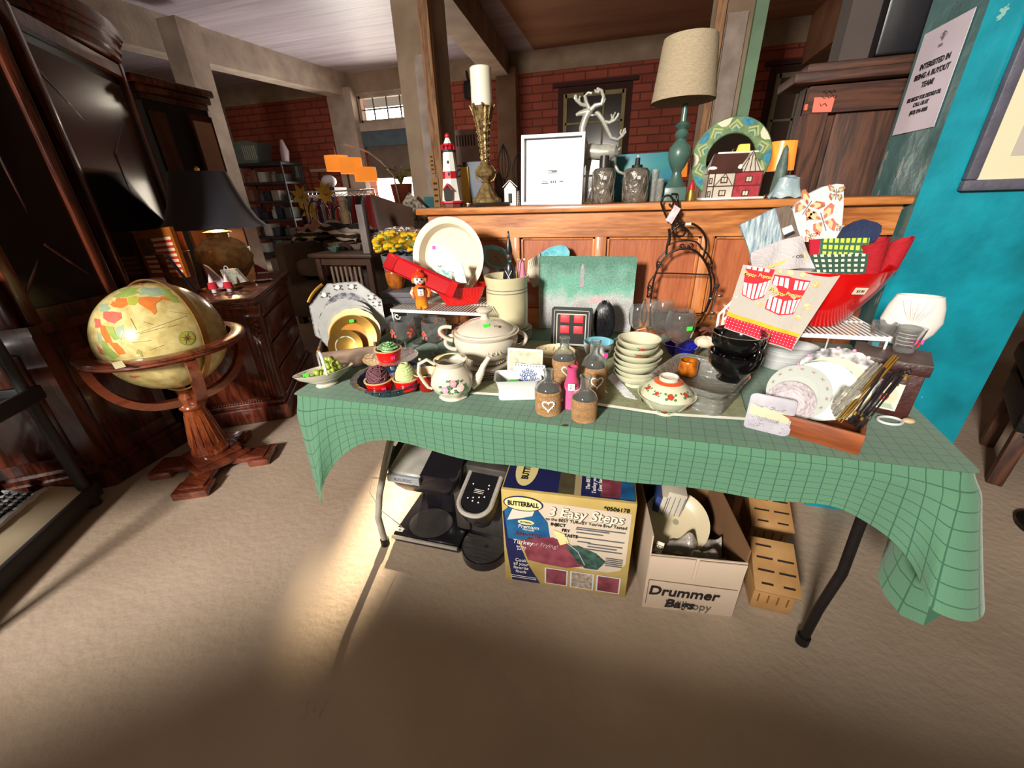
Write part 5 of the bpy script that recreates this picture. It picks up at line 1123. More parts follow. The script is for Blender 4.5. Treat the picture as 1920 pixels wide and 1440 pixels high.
# ---- black iron plate rack leaning on the counter, with a rose stem beside it
YR=1.56
def pr_(px,py,y=YR):return ony(px,py,y)
def C5(a,b_):return(a/4.8+990,b_/4.8+360)
t=thing('iron_rack','black wrought iron plate rack with scrolls leaning on the oak counter','rack',pr_(1275,600));o_=t.location
IR=mat('wrought_iron','#241a16',rough=.4,metal=.5,ns=30)
def crv(nm,pts,r_=.003,y=YR,closed=False,seg=8):
    P=[pr_(*C5(*q),y)-o_ for q in pts];n=len(P);Q=[]
    for i in range(n-1 if not closed else n):
        p0,p1,p2,p3=(P[max(i-1,0)]if not closed else P[i-1]),P[i],P[(i+1)%n],(P[min(i+2,n-1)]if not closed else P[(i+2)%n])
        for k in range(5):u=k/5;Q.append(.5*((2*p1)+(p2-p0)*u+(2*p0-5*p1+4*p2-p3)*u*u+(3*p1-p0-3*p2+p3)*u**3))
    if not closed:Q.append(P[-1])
    b=MB();b.tube(Q,r_,IR,seg,closed=closed);return b.build(nm,t)
crv('hoop',[(1100,1180),(1105,960),(1150,730),(1240,580),(1330,525),(1430,508),(1520,540),(1600,640),(1645,780),(1640,930),(1590,1080),(1530,1180)],.0036)
crv('outer_hoop',[(1075,950),(1090,820),(1155,720),(1165,620),(1240,530)],.0026,YR+.004);crv('outer_hoop',[(1600,540),(1650,620),(1655,710),(1680,800),(1650,950),(1600,1080)],.0026,YR+.004)
crv('top_arch',[(1245,570),(1255,470),(1300,350),(1400,285),(1500,295),(1580,370),(1605,480),(1575,590)],.0036)
crv('inner_arch',[(1260,480),(1330,450),(1430,435),(1520,455),(1570,520)],.0026,YR+.004)
crv('crossbar',[(1155,730),(1400,735),(1640,745)],.0026,YR-.004);crv('crossbar',[(1115,1085),(1350,1090),(1590,1095)],.0026,YR-.004)
for cx,cy,rr,d in((1390,490,28,1),(1465,485,28,-1),(1180,650,28,1),(1640,640,26,-1),(1095,860,24,1),(1088,930,20,-1)):
    crv('scroll',[(cx+d*rr*(1-a/13)*cos(a),cy+rr*(1-a/13)*sin(a)*1.15)for a in[k*.8 for k in range(13)]],.0021,YR+.002)
crv('hanging_chain',[(1270,330),(1275,420),(1262,480)],.0045)
t=thing('iron_hooks','bundle of black iron hooks with a white tag hanging over the rack','hooks',pr_(1262,430));o_=t.location
crv('hook',[(1270,280),(1215,150),(1200,90),(1230,40),(1280,35),(1310,90),(1290,130),(1270,105)],.0034,YR-.005)
crv('hook',[(1340,30),(1350,120),(1335,190),(1370,260),(1330,290)],.0042,YR-.002);crv('hook',[(1290,20),(1345,25),(1335,80),(1310,70)],.0036,YR-.008)
crv('hook',[(1310,250),(1300,330),(1330,390),(1390,395),(1415,350),(1390,310),(1350,330)],.0036,YR+.0);crv('hook',[(1330,220),(1370,290),(1440,350),(1430,385)],.0042,YR-.004)
b=MB();b.prism([(p.x-o_.x,p.z-o_.z)for p in[pr_(*C5(*q))for q in((1320,115),(1370,150),(1290,285),(1235,250))]],.004,mat('pinkish_tag','#d9c8cc',rough=.7,ns=40,col2='#b99aa0'),F=lambda x,y_,z:(x,y_-.014,z));b.build('paper_tag',t)
b=MB();q=pr_(*C5(1440,285));b.box((0,0,0),(.018,.003,.008),mat('pale_label','#cfc9b8',rough=.6));tag(b.build('rack_label'),'small pale label on top of the iron rack arch','label',loc=(q.x,YR-.007,q.z))
t=thing('silver_rose','silver metal rose stem beside the iron rack','ornament',pr_(1335,600,1.50));o_=t.location;SRO=mat('pewter','#8f8a82',rough=.3,metal=.9,ns=20)
b=MB();b.tube([pr_(*C5(*q),1.50)-o_ for q in((1640,1150),(1660,1050),(1680,950),(1695,890))],.0018,SRO,6);b.build('stem',t)
b=MB();c_=pr_(*C5(1697,850),1.50)-o_;[b.lathe([(.002,-.010),(.009-.0015*k,-.003),(.011-.003*k,.006+.002*k),(.009-.003*k,.007+.002*k)],SRO,14,c=(c_.x,c_.y,c_.z),wob=lambda a,i,k=k:1+.12*sin(a*3+k))for k in range(3)];b.build('bloom',t)
b=MB()
for q in((1730,935),(1650,960),(1665,1090)):c_=pr_(*C5(*q),1.50)-o_;b.ball(c_,(.009,.003,.005),SRO,10,6)
b.build('leaves',t)

# ================================================================ right end of the table
YW=1.16
zr=.845
r0=ony(1345,596,1.10);
rx0,rx1=ony(1352,600,1.12).x,ony(1642,610,1.12).x
zr=ony(1600,632,1.05).z
riser('wire_shelf','white wire shelf riser on the right carrying the big red bowl',.30,.600,1.06,1.32,zr,False)
b=MB();P=[ony(*q,1.07)for q in((1342,628),(1348,590),(1372,566),(1382,556))];b.tube(P,.003,WHM,8);P=[ony(*q,1.09)for q in((1352,640),(1356,600),(1378,580))];b.tube(P,.0025,WHM,8)
tag(b.build('folded_wire_rack'),'bent white wire end sticking out left of the popcorn towel','wire rack')
# ---- big red bowl with towels
zb=zr+.003;bx_,by_=.462,1.19
RR=.152;HB=.140
t=thing('red_salad_bowl','big glossy red plastic bowl full of kitchen towels','bowl',(bx_,by_,zb),0,rot=(0,0,0))
RP=mat('red_plastic','#c40a0c',rough=.22,coat=.5,ns=4,na=.03)
bt=MB();bt.lathe(shell([(RR*.50,0),(RR*.56,.003),(RR*.72,HB*.30),(RR*.90,HB*.68),(RR*1.0,HB)],.004),RP,72,wob=lambda a,i:1.0);bt.build('bowl',t)
q=ony(1613,536,1.06);b=MB();b.box((0,0,0),(.030,.0012,.016),mat('pale_price_label','#dcc8b0',rough=.6));b.text('$5.00',.008,INKB,XZ(0,-.0012,0));o=b.build('price_label',t);a_=atan2(q.y-by_,q.x-bx_)
o.location=((RR*.93)*cos(a_),RR*.93*sin(a_),HB*.72);o.rotation_euler=(.30,.06,a_+pi/2)
def slab(nm,lb,cat,px,ys,th,m,nu=12,nv=12,wav=.0,wf=9,uvs=(1,1),sag=0,grp=None):
    P=[ony(p[0],p[1],y_)for p,y_ in zip(px,ys)]
    def f(u,v):
        p=P[0].lerp(P[1],u).lerp(P[3].lerp(P[2],u),v);p=Vector(p);p.y+=wav*sin(u*wf+v*4)*min(1,v*3+.2);p.z-=sag*sin(pi*u)*(1-v);return p
    W_=(P[1]-P[0]).length;H_=(P[3]-P[0]).length
    b=MB();b.surf(f,nu,nv,m,th=-th,uvf=lambda u,v:(u*W_,-v*H_))
    o=tag(b.build(nm,smooth=50),lb,cat,grp);o['_']=1;del o['_'];return o,f
def deco(f,polys,parent,nm='pattern',off=.0016):
    b=MB()
    for pl,m,k in polys:
        P=[f(*q)+Vector((0,-off*k,0))for q in pl];n=len(P);c=sum(P,Vector())/n;b.add([c]+P,[(0,1+i,1+(i+1)%n)for i in range(n)],m)
    return b.build(nm,parent)
def R7(a,c):return(a/4.235+1330,c/4.235+340)
# quilted and folded cloths standing in the bowl, back to front
BM=mat('butterfly_cotton','#c8c6ca',rough=.85,ns=8,na=.03);BO=mat('butterfly_orange','#b8754e',rough=.8,ns=70,col2='#8c4a34');BC=mat('butterfly_cream','#d8b48a',rough=.8);BG=mat('butterfly_line','#5a5440',rough=.8);BD=mat('butterfly_green','#9db08f',rough=.8)
P=[ony(*R7(*q),1.24)for q in((660,225),(700,170),(790,100),(900,45),(1010,20),(1068,25),(1066,200),(1050,400),(1040,480),(740,480),(700,380))];o_=P[0]
b=MB();b.prism([(p.x-o_.x,p.z-o_.z)for p in P],.012,BM)
mitt=tag(b.build('butterfly_potholder'),'white quarter round potholder printed with orange butterflies standing in the red bowl','potholder',loc=(o_.x,1.24,o_.z))
def bfly(b,cx,cy,s,an,body=BG,w1=BC,w2=BO):
    c,sn=cos(an),sin(an)
    def T(u,v):q=ony(*R7(cx+s*(u*c-v*sn),cy+s*(u*sn+v*c)),1.24);return q
    for sg in(-1,1):
        for sc,m,k in((1.0,w2,.001),(.72,w1,.0016),(.35,w2,.0022)):
            P1=[T(sg*(.04+.5*sc*x_),-.05-.5*sc*z_)for x_,z_ in((0,0),(.25,.7),(.9,1.0),(1.1,.75),(.8,.2))]
            P2=[T(sg*(.04+.5*sc*x_),.05+.5*sc*z_)for x_,z_ in((0,0),(.7,-.05),(.85,.4),(.5,.95),(.25,.6))]
            for Q in(P1,P2):b.add([Vector((p.x-o_.x,-k,p.z-o_.z))for p in Q],[tuple(range(5))],m)
    b.tube([Vector((p.x-o_.x,-.002,p.z-o_.z))for p in(T(0,-.3),T(0,0),T(0,.4))],.0008,body,5)
b=MB();bfly(b,780,200,190,.6);bfly(b,900,310,210,-.3,w1=BC,w2=mat('butterfly_coral','#c06a54',rough=.8));bfly(b,1005,95,120,.1,w1=BD);bfly(b,800,440,90,.3,w2=mat('butterfly_coral','#c06a54'));bfly(b,1035,370,60,.2,w1=BD);b.build('butterfly_print',mitt)
RUG=mat('blue_white_rag_weave','#c4d2d6',rough=.9,ns=26,col2='#4f6f80',stretch=(6,6,.55),bump=.4,bs=120,detail=2)
slab('rag_placemat','blue and white rag weave placemat folded at the left of the red bowl','placemat',[R7(*q)for q in((248,345),(525,212),(585,470),(335,600))],(1.20,1.22,1.22,1.20),.010,RUG,8,8,.002)
TPW=mat('taupe_ribbed_weave','#7a6a5e',rough=.9,ns=30,col2='#5e5046',stretch=(8,8,1),bump=.4,bs=100)
o,f=slab('taupe_placemat','taupe ribbed placemat roll with white band label beside the butterfly potholder','placemat',[R7(*q)for q in((525,215),(645,190),(715,440),(570,480))],(1.225,1.225,1.225,1.225),.014,TPW)
deco(f,[(((.15,.62),(.75,.58),(.8,.76),(.2,.82)),mat('white_band_label','#e2dfd8',rough=.6),1),(((.2,.84),(.8,.78),(.82,.86),(.22,.92)),INKB,1)],o,'band_label')
NV=mat('navy_ribbed_mat','#1e2c4e',rough=.8,bump=.3,bs=80,ns=30)
P=[ony(*R7(*q),1.235)for q in((1015,450),(1060,370),(1150,320),(1230,300),(1330,325),(1372,352),(1340,420),(1300,490),(1180,520),(1020,520))];o_=P[0]
t=thing('navy_placemat','navy blue braided oval placemats bent behind the plaid towel','placemat',(o_.x,1.235,o_.z))
for k in range(5):b=MB();b.prism([((p.x-o_.x)*(1-.02*k),(p.z-o_.z)*(1-.10*k))for p in P],.004,NV,F=lambda x,y_,z:(x,y_-.0052*k,z));b.build('braided_layer',t)
PL=grid_mat('lime_plaid','#b9c944','#2f5f48',80,70,.35,rough=.9);PL2=grid_mat('green_gingham','#d8d6bc','#1f4a3a',66,66,.5,rough=.9);
slab('red_napkin','strip of dark red napkin folded beside the plaid towel','napkin',[R7(*q)for q in((800,462),(905,455),(885,590),(800,590))],(1.19,1.19,1.185,1.185),.008,mat('dark_red_cotton','#a8122a',rough=.9,bump=.2,bs=200))
slab('plaid_towel','lime green and navy plaid towel folded on top of the gingham one','towel',[R7(*q)for q in((895,455),(1275,448),(1240,620),(880,590))],(1.185,1.20,1.19,1.175),.012,PL,wav=.002)
slab('gingham_towel','dark green and cream gingham towel folded in the bowl front','towel',[R7(*q)for q in((800,582),(1265,575),(1235,735),(835,740))],(1.165,1.18,1.14,1.12),.014,PL2,wav=.002)
REDC=mat('crimson_cloth','#a80f1e',rough=.85,ns=6,bump=.3,bs=90)
b=MB();c_=ony(*R7(1385,640),1.20)
for k_,(dx,r_,tp_)in enumerate(((-.022,.026,-.010),(.014,.022,.006))):b.surf(lambda u,v,dx=dx,r_=r_,tp_=tp_:(c_.x+dx+tp_*v+r_*(.75+.3*v)*cos(2*pi*u)*(1+.06*sin(u*25)),c_.y+r_*(.7+.3*v)*sin(2*pi*u),c_.z-.03+.078*v+.010*cos(2*pi*u)*v),24,6,REDC,th=.004)
tag(b.build('crimson_cloth'),'rolled crimson cloth at the right side of the red bowl','cloth')
WT=mat('white_terry','#bdb8b9',rough=.95,ns=5,na=.04,bump=.3,bs=150)
o,f=slab('white_towel','white towel with hand lettered yellow band folded in the bowl','towel',[R7(*q)for q in((330,570),(735,430),(840,690),(340,700))],(1.155,1.175,1.13,1.10),.016,WT,wav=.006,wf=12,sag=-.006)
YBN=mat('yellow_paper_band','#d8c078',rough=.7);d_=deco(f,[(((.16,.93),(.93,.50),(.95,.66),(.25,1.0)),YBN,1)],o,'paper_band')
b=MB();q0,q1=f(.55,.73),f(.88,.56);an_=atan2(q1.z-q0.z,q1.x-q0.x);mid=(q0+q1)/2
b.text('NOT CGJ',.0095,INKB,Matrix.Translation(mid+Vector((0,-.004,0)))@Matrix.Rotation(-an_,4,'Y')@Matrix.Rotation(pi/2,4,'X'));b.text('LE',.0085,INKB,Matrix.Translation(f(.35,.88)+Vector((0,-.004,0)))@Matrix.Rotation(-an_,4,'Y')@Matrix.Rotation(pi/2,4,'X'));b.build('lettering',d_)
# popcorn towel hanging over the bowl's front
PT=mat('popcorn_towel_cotton','#a8a298',rough=.9,ns=5,na=.05,bump=.25,bs=120)
tp=[R7(*q)for q in((268,662),(1045,740),(650,1345),(108,1160))];ty=(1.10,1.04,.985,1.04)
TP=[ony(p[0],p[1],y_)for p,y_ in zip(tp,ty)]
def tf(u,v):
    p=TP[0].lerp(TP[1],u).lerp(TP[3].lerp(TP[2],u),v);bow=.030*sin(pi*min(1,u*1.1))*(1-abs(v-.35));return Vector((p.x,p.y-bow*.25+.003*sin(u*13+v*3)*v,p.z))
# wide top narrows to the hanging end as seen in the photo
b=MB();b.surf(lambda u,v:tf(u,v),26,26,PT,th=-.005);pt=tag(b.build('popcorn_towel',smooth=60),'white popcorn print towel with red dotted border hanging over the red bowl','towel')
def inv(px,py):
    tgt=None;best=(9e9,0,0)
    lo=[0,1,0,1]
    for it in range(5):
        us=[lo[0]+(lo[1]-lo[0])*i/10 for i in range(11)];vs_=[lo[2]+(lo[3]-lo[2])*i/10 for i in range(11)];best=(9e9,0,0)
        for u in us:
            for v in vs_:
                w_=R3.transposed()@(tf(u,v)-CAMP);X_,Y_=w_.x/w_.z*FPX+960,w_.y/w_.z*FPX+720;d=(X_-px)**2+(Y_-py)**2
                if d<best[0]:best=(d,u,v)
        su,sv=(lo[1]-lo[0])/10,(lo[3]-lo[2])/10;lo=[best[1]-su,best[1]+su,best[2]-sv,best[2]+sv]
    return best[1],best[2]
def UV(pts):return[inv(*R7(*q))for q in pts]
RB=mat('border_red','#c01c34',rough=.85,ns=200,col2='#a81028');YB_=mat('border_yellow','#dca628',rough=.85,ns=60);PR=mat('popcorn_red','#b8202a',rough=.85);PW=mat('popcorn_white','#e8e2dc',rough=.85)
def tstrip(pts_top,pts_bot,m,k,n=10):
    A_,B_=UV(pts_top),UV(pts_bot);b=MB()
    def lerp(a,c,t_):return(a[0]+(c[0]-a[0])*t_,a[1]+(c[1]-a[1])*t_)
    b.surf(lambda u,v:tf(*lerp(lerp(A_[0],A_[1],u),lerp(B_[0],B_[1],u),v))+Vector((0,-.0012*k,.0006*k)),n,2,m);return b
tstrip(((148,1035),(722,1215)),((142,1070),(700,1240)),YB_,1).build('yellow_border',pt)
b=tstrip(((142,1068),(700,1240)),((112,1155),(652,1338)),RB,1)
b.build('red_border',pt)
b=MB();DW=mat('polka_white','#e6c8cc',rough=.8)
for i in range(22):
    for j in range(4):
        a0=(150+i*25.5-j*9,1085+i*7.9+j*22);u,v=inv(*R7(*a0));p=tf(u,v)+Vector((0,-.0026,.001));b.add([p+Vector((.0011*cos(q*pi/3),0,.0011*sin(q*pi/3)))for q in range(6)],[tuple(range(6))],DW)
b.build('polka_dots',pt)
polys=[]
def poly_(pts,m,k):polys.append((UV(pts),m,k))
# two popcorn boxes
poly_([(290,680),(400,685),(520,700),(430,920),(345,945),(255,900)],PR,1.0)
for a_,c_2,d_2,e_ in(((272,800),(300,805),(285,905),(263,895)),((312,808),(340,812),(318,925),(293,912)),((352,812),(375,812),(345,935),(327,928)),((392,810),(420,805),(380,925),(357,932)),((430,800),(455,795),(418,912),(392,920)),((465,790),(485,780),(440,890),(425,905)),((300,668),(330,672),(325,695),(290,690)),((345,675),(375,680),(372,705),(340,700)),((392,683),(425,690),(418,712),(385,710)),((440,690),(480,700),(470,722),(435,716))):poly_([a_,c_2,d_2,e_],PW,1.8)
poly_([(515,738),(640,755),(660,765),(802,790),(665,1055),(550,1062),(438,1010)],PR,1.0)
for q4 in(((520,752),(548,757),(535,830),(500,815)),((560,760),(590,765),(580,830),(548,825)),((602,767),(630,770),(622,850),(592,838)),((680,785),(705,788),(690,858),(664,860)),((718,792),(745,795),(725,862),(702,860)),((757,798),(790,800),(755,862),(735,862)),
    ((478,905),(500,912),(475,1015),(450,1005)),((512,918),(538,925),(512,1035),(487,1020)),((548,930),(575,938),(550,1048),(524,1038)),((590,950),(612,945),(590,1050),(566,1052)),((624,945),(650,942),(625,1048),(602,1050)),((662,942),(690,940),(652,1045),(636,1047)),((700,938),(722,930),(672,1030),(660,1042))):poly_(list(q4),PW,1.8)
for cx,cy,rr in((845,820,34),(775,995,32),(400,975,24),(700,1080,26),(240,845,10),(640,725,30),(740,740,26),(560,715,22)):poly_([(cx+rr*cos(a*pi/4),cy+rr*.8*sin(a*pi/4))for a in range(8)],mat('popcorn_cream','#d8c49a',rough=.9,ns=90,col2='#b08a50'),1.0)
deco(tf,polys,pt,'popcorn_print')
b=MB()
for tx,(x_,y_),an2,sz in(('Popcorn',(338,740),-.30,.0115),('Popcorn',(452,755),-.20,.0105),('Popcorn',(545,880),-.42,.0135),('Popcorn',(672,900),-.18,.0105)):
    u,v=inv(*R7(x_,y_));p=tf(u,v)+Vector((0,-.006,0));b.text(tx,sz,mat('popcorn_yellow','#e8b860',rough=.8),Matrix.Translation(p)@Matrix.Rotation(-an2,4,'Y')@Matrix.Rotation(pi/2+.0,4,'X'),bold=.0003)
b.build('popcorn_lettering',pt)
# ---- white oval casseroles
for i,(zz,sc)in enumerate(((0,1.0),(.026,.97))):
    x,y,r,h=S(1472,708,1415,1530,680,650,CZ);t=thing('oval_casserole','white oval ribbed casserole, %s of the pair under the popcorn towel'%('lower' if i==0 else 'upper'),'dish',(x-.012,y+.012,CZ+.001+zz),look(x,y)+.2,'white oval casseroles');r*=sc*.92
    b=MB();b.lathe(shell([(r*.7,0),(r*.76,.004),(r*.92,.030),(r*.98,.040),(r*1.02,.044)],.003),WW,56,sx=1.15,sy=.78);b.build('dish',t)
    b=MB();b.lathe([(r*.91,.028),(r*.935,.030),(r*.93,.033)],WW,56,sx=1.15,sy=.78);b.build('rib',t)
# ---- wood tray with leaning plates and cutlery
w0=onz(1478,815,CZ);w1_=onz(1609,853,CZ);hW=ony(1478,778,w0.y).z-CZ;an=atan2(w1_.y-w0.y,w1_.x-w0.x);WL=(w1_-w0).length;wT=Matrix.Translation((w0.x,w0.y,CZ))@Matrix.Rotation(an,4,'Z')
CHW=wood('cherry_box','#8f4a22','#6a3214',3,'X',rough=.5,coat=.2);hW*=.95
x_off=-.05;WLt=WL+.05
t=thing('cutlery_box','open reddish wooden box holding plates and cutlery at the front right','box',(w0.x,w0.y,CZ),an)
DB=.15
for nm,c,d in(('front_board',(x_off+WLt/2,0,hW/2),(WLt,.007,hW)),('back_board',(x_off+WLt/2,DB,hW/2),(WLt,.007,hW)),('side_board',(x_off+.0035,DB/2,hW/2),(.007,DB-.008,hW)),('side_board',(WL-.0035,DB/2,hW*.45),(.007,DB-.008,hW*.9)),('bottom_board',(x_off+WLt/2,DB/2,.003),(WLt-.016,DB-.008,.006))):
    b=MB();b.box(c,d,CHW,bev=.001);b.build(nm,t)
def trayp(nm,lb,u,v,r,tilt,build,z=.008,cat='plate',rz=0):
    o=thing(nm,lb,cat,wT@Vector((u,v,z)),an+rz);build(o,r,tilt);return o
HOL=mat('holly_white','#adb1ab',rough=.18,coat=.5)
cp=onz(1492,786,CZ)
def b_holly(o,r,tl):
    b=MB();M_=up_plate(b,r,HOL,tilt=tl,seg=64);b.build('dish',o);b=MB();b.T=M_
    for i in range(15):
        a=2*pi*i/15;T=lambda u,v,k,a=a:((r*.86+v)*cos(a)-u*sin(a),(r*.86+v)*sin(a)+u*cos(a),.0125+k*2)
        flower(b,T,r*.045,mat('holly_berry','#8c2430',rough=.5),3,mat('holly_green','#2f7d4c',rough=.5))
    b.tube([(r*.66*cos(q*pi/24),r*.66*sin(q*pi/24),.0066)for q in range(48)],.0005,mat('grey_line','#9aa39c',rough=.5),4,closed=True);b.tube([(r*.72*cos(q*pi/24),r*.72*sin(q*pi/24),.0082)for q in range(48)],.0005,mat('grey_line','#9aa39c'),4,closed=True);b.build('holly_border',o)
def b_carved(o,r,tl):
    b=MB();M_=up_plate(b,r,mat('carved_mauve_plate','#aea4a8',rough=.4,coat=.2,bump=1.0,bs=70,ns=30,col2='#b3a8ac'),tilt=tl,seg=56);b.build('dish',o)
    b=MB();b.T=M_;b.tube([(r*.4*(1-q/40)*cos(q*.35),r*.4*(1-q/40)*sin(q*.35)-r*.1,.004)for q in range(26)],.0012,mat('carved_line','#a79c9f',rough=.4),5);b.build('relief',o)
def b_lace(o,r,tl):
    b=MB();w_=lambda a,i:1+.05*abs(sin(a*9))if 3<=i<=5 else 1;M_=up_plate(b,r,mat('lace_rim_plate','#d8d4d2',rough=.25,coat=.5,ns=70,col2='#5a5a60',detail=1),tilt=tl,seg=72,wob=w_,mats={1:WW,0:WW});b.build('dish',o)
    b=MB();b.T=M_
    for i in range(18):a=2*pi*i/18;b.ball((r*1.03*cos(a),r*1.03*sin(a),.013),(.004,.004,.003),mat('pink_lustre','#c98ab0',rough=.25,coat=.5)if i%3 else WW,8,6)
    b.build('scalloped_beads',o)
b_plain=lambda c,e_=None:(lambda o,r,tl:(lambda b:(up_plate(b,r,mat(c[0],c[1],rough=.2,coat=.5),tilt=tl,rim=e_),b.build('dish',o)))(MB()))
zz=.008
trayp('lace_plate','openwork lace rimmed plate with pink lustre edge, rearmost in the wooden box',.045,.125,.076,.22,b_lace,zz)
trayp('cream_side_plate','plain cream plate behind the floral rim plate in the box',.040,.108,.069,.24,b_plain(('butter_plate','#dcd3b0')),zz)
trayp('leaf_rim_plate','white plate with green leaf rim just behind the holly plate',.026,.092,.066,.25,b_plain(('white_plate','#d9dcd6'),mat('leaf_rim','#cfd6cc',rough=.25,ns=60,col2='#4c6a50',detail=1)),zz)
trayp('holly_plate','white plate with holly and berry border in the wooden box',-.010,.070,.060,.27,b_holly,zz)
trayp('carved_plate','mauve grey plate with carved swirl relief in front of the holly plate',-.016,.045,.045,.30,b_carved,zz)
# coasters with an etched landscape
q0=onz(1393,800,CZ);q1=onz(1475,820,CZ);a2=atan2(q1.y-q0.y,q1.x-q0.x);wC=(q1-q0).length;hC=ony(1400,738,q0.y+.01).z-CZ;ET=mat('etched_scene','#827e88',rough=.35,ns=26,col2='#625f6a',detail=5);EY=mat('etched_yellow','#958c64',rough=.35,ns=30,na=.06);EI=mat('etched_ink','#34323c',rough=.4)
t=thing('landscape_coasters','stack of two landscape printed square coasters leaning on the wooden box','coaster',(q0.x,q0.y,CZ),a2,rot=(-.30,0,a2))
for k in range(2):
    b=MB();b.prism(rrect(wC,hC*1.02,.008,4,wC/2+k*.003,hC*.51+k*.001),.004,ET,F=lambda x,y_,z:(x,y_+k*.0048,z));b.build('coaster',t)
b=MB();b.prism([(.004,hC*.42),(wC*.3,hC*.40),(wC-.004,hC*.36),(wC-.004,hC*.62),(wC*.5,hC*.66),(.004,hC*.72)],.0004,EY,F=lambda x,y_,z:(x,y_-.0008,z))
for i in range(26):x_=.006+rnd.random()*(wC-.012);z_=hC*(.08+.30*rnd.random());b.tube([(x_,-.0006,z_),(x_+rnd.uniform(-.008,.008),-.0006,z_+rnd.uniform(-.004,.007))],.0005,EI,4)
for i in range(18):x_=.01+rnd.random()*(wC-.02);z_=hC*(.66+.07*rnd.random());b.tube([(x_,-.0012,z_),(x_+.006,-.0012,z_+rnd.uniform(-.002,.003))],.0005,EI,4)
for i in range(14):b.cyl((wC*.28+i*wC*.035,-.0006,hC*.30),(wC*.28+i*wC*.035,-.0006,hC*.40),.0006,EI,seg=4)
b.build('etched_landscape',t)
# cutlery: gold pieces, black handled pieces, clear plastic ones
def W8(a,c):return(a/3.513+1380,c/3.513+530)
def stick(nm,lb,cat,p0,p1,y0,y1,r_,m,grp=None,seg=8,flat=.5,tip=None,cap=None):
    A_,B_=ony(*W8(*p0),y0),ony(*W8(*p1),y1);t=thing(nm,lb,cat,A_,0,grp);d=B_-A_
    b=MB();b.tube([d*(i/10)for i in range(11)],[r_*(.75+.35*i/10+.15*sin(i))for i in range(11)],m,seg,flat=flat);b.build('handle',t)
    if cap:b=MB();b.tube([d*.16,d*.22],r_*1.25,cap,seg,flat=flat+.1);b.build('ferrule',t)
    return t
y0_,y1_=w1_.y+.045,w1_.y+.10
BH=mat('black_handle','#17141c',rough=.3,coat=.4);CHR=mat('chrome','#c8c8c8',rough=.15,metal=1);CP=mat('clear_acrylic','#e9e6da',rough=.08,glass=.85,ior=1.4)
for i,(a_,c_2)in enumerate((((675,915),(1055,480)),((690,925),(1070,492)),((662,905),(1040,478)))):stick('gold_cutlery','gold handled cutlery piece, %s in depth of the three gold ones'%('nearest','middle','farthest')[i],'cutlery',a_,c_2,y0_-.005*i,y1_,.0034,GOLD,'gold cutlery',flat=.6)
for i,(a_,c_2)in enumerate((((755,930),(1040,590)),((780,945),(1075,570)),((800,950),(1100,590)),((790,960),(990,640)),((830,955),(1095,620)),((740,930),(980,560)))):stick('black_cutlery','black handled cutlery piece, %s of the six in the wooden box'%('leftmost','second','third','fourth','fifth','last')[i],'cutlery',a_,c_2,y0_-.004*i,y1_-.01*i+.01,.0042,BH,'black handled cutlery',cap=GOLD if i%2 else CHR)
for i,(a_,c_2)in enumerate((((640,860),(960,540)),((655,870),(985,550)),((630,830),(930,530)),((650,880),(900,560)))):stick('clear_cutlery','clear acrylic handled cutlery beside the gold ones, %s of four'%('nearest','second','third','farthest')[i],'cutlery',a_,c_2,y0_+.01+.004*i,y1_+.01,.0055,CP,'clear acrylic cutlery')
for i,(a_,c_2)in enumerate((((650,800),(740,690)),((680,830),(780,700)),((710,800),(810,720)))):stick('napkin_ring','short clear acrylic piece across the plates edge, %s one'%('upper left','middle','right')[i],'cutlery',a_,c_2,y0_-.015,y0_-.005,.009,CP,'short clear acrylic pieces',flat=.7)
q=ony(*W8(1125,600),y1_);t=thing('crown_hook','small ornate silver hook with gold collar beside the black cutlery','ornament',q);b=MB();[b.tube([(.008*cos(a+k*1.2)*.6,0,.004*k+.006*sin(a))for a in[i*.6 for i in range(9)]],.0012,CHR,5)for k in range(3)];b.build('filigree',t);b=MB();b.cyl((0,0,-.012),(0,0,-.004),.006,GOLD,seg=10);b.build('collar',t)
# ---- brown box with pin-up picture, shot glasses and white vase
f0=ony(*W8(765,470),1.02);f1=ony(*W8(1325,535),.96)
cB=onz(1672,790,CZ+.0)
bz1=f0.z
P4=[onz(1598,664,bz1),onz(1752,690,bz1),onz(1763,642,bz1),onz(1622,637,bz1)]
BRL=mat('oxblood_leather','#43201c',rough=.45,ns=30,col2='#2c1412',bump=.2,bs=80)
bwid=(P4[1]-P4[0]).length;bdep=.11;ab=atan2(P4[1].y-P4[0].y,P4[1].x-P4[0].x)
BOXC=(P4[0]+P4[1])/2;hBx=bz1-CZ
t=thing('recipe_box','dark oxblood lidded box with a pasted portrait print at the table right end','box',(BOXC.x-bdep/2*sin(ab),BOXC.y+bdep/2*cos(ab),CZ+.001),ab)
b=MB();b.box((0,0,hBx*.40),(bwid*.92,bdep*.92,hBx*.8),BRL,bev=.002);b.build('body',t)
b=MB();b.box((0,0,hBx*.90),(bwid,bdep,hBx*.19),BRL,bev=.002);b.box((0,0,hBx-.001),(bwid*.99,bdep*.99,.004),mat('dusty_lid','#6a5a52',rough=.5,ns=14,col2='#43302c'));b.build('lid',t)
b=MB();zc=hBx*.36;yb=-bdep*.46-.0006;SK=mat('print_skin','#d3b79c',rough=.6,ns=8,na=.06);b.box((bwid*.10,yb,zc),(bwid*.36,.001,hBx*.50),mat('print_paper','#cfc4b4',rough=.6));b.prism(disc(18,bwid*.13,hBx*.17,bwid*.12,zc),.0003,SK,F=lambda x,y_,z:(x,yb-.001+y_,z))
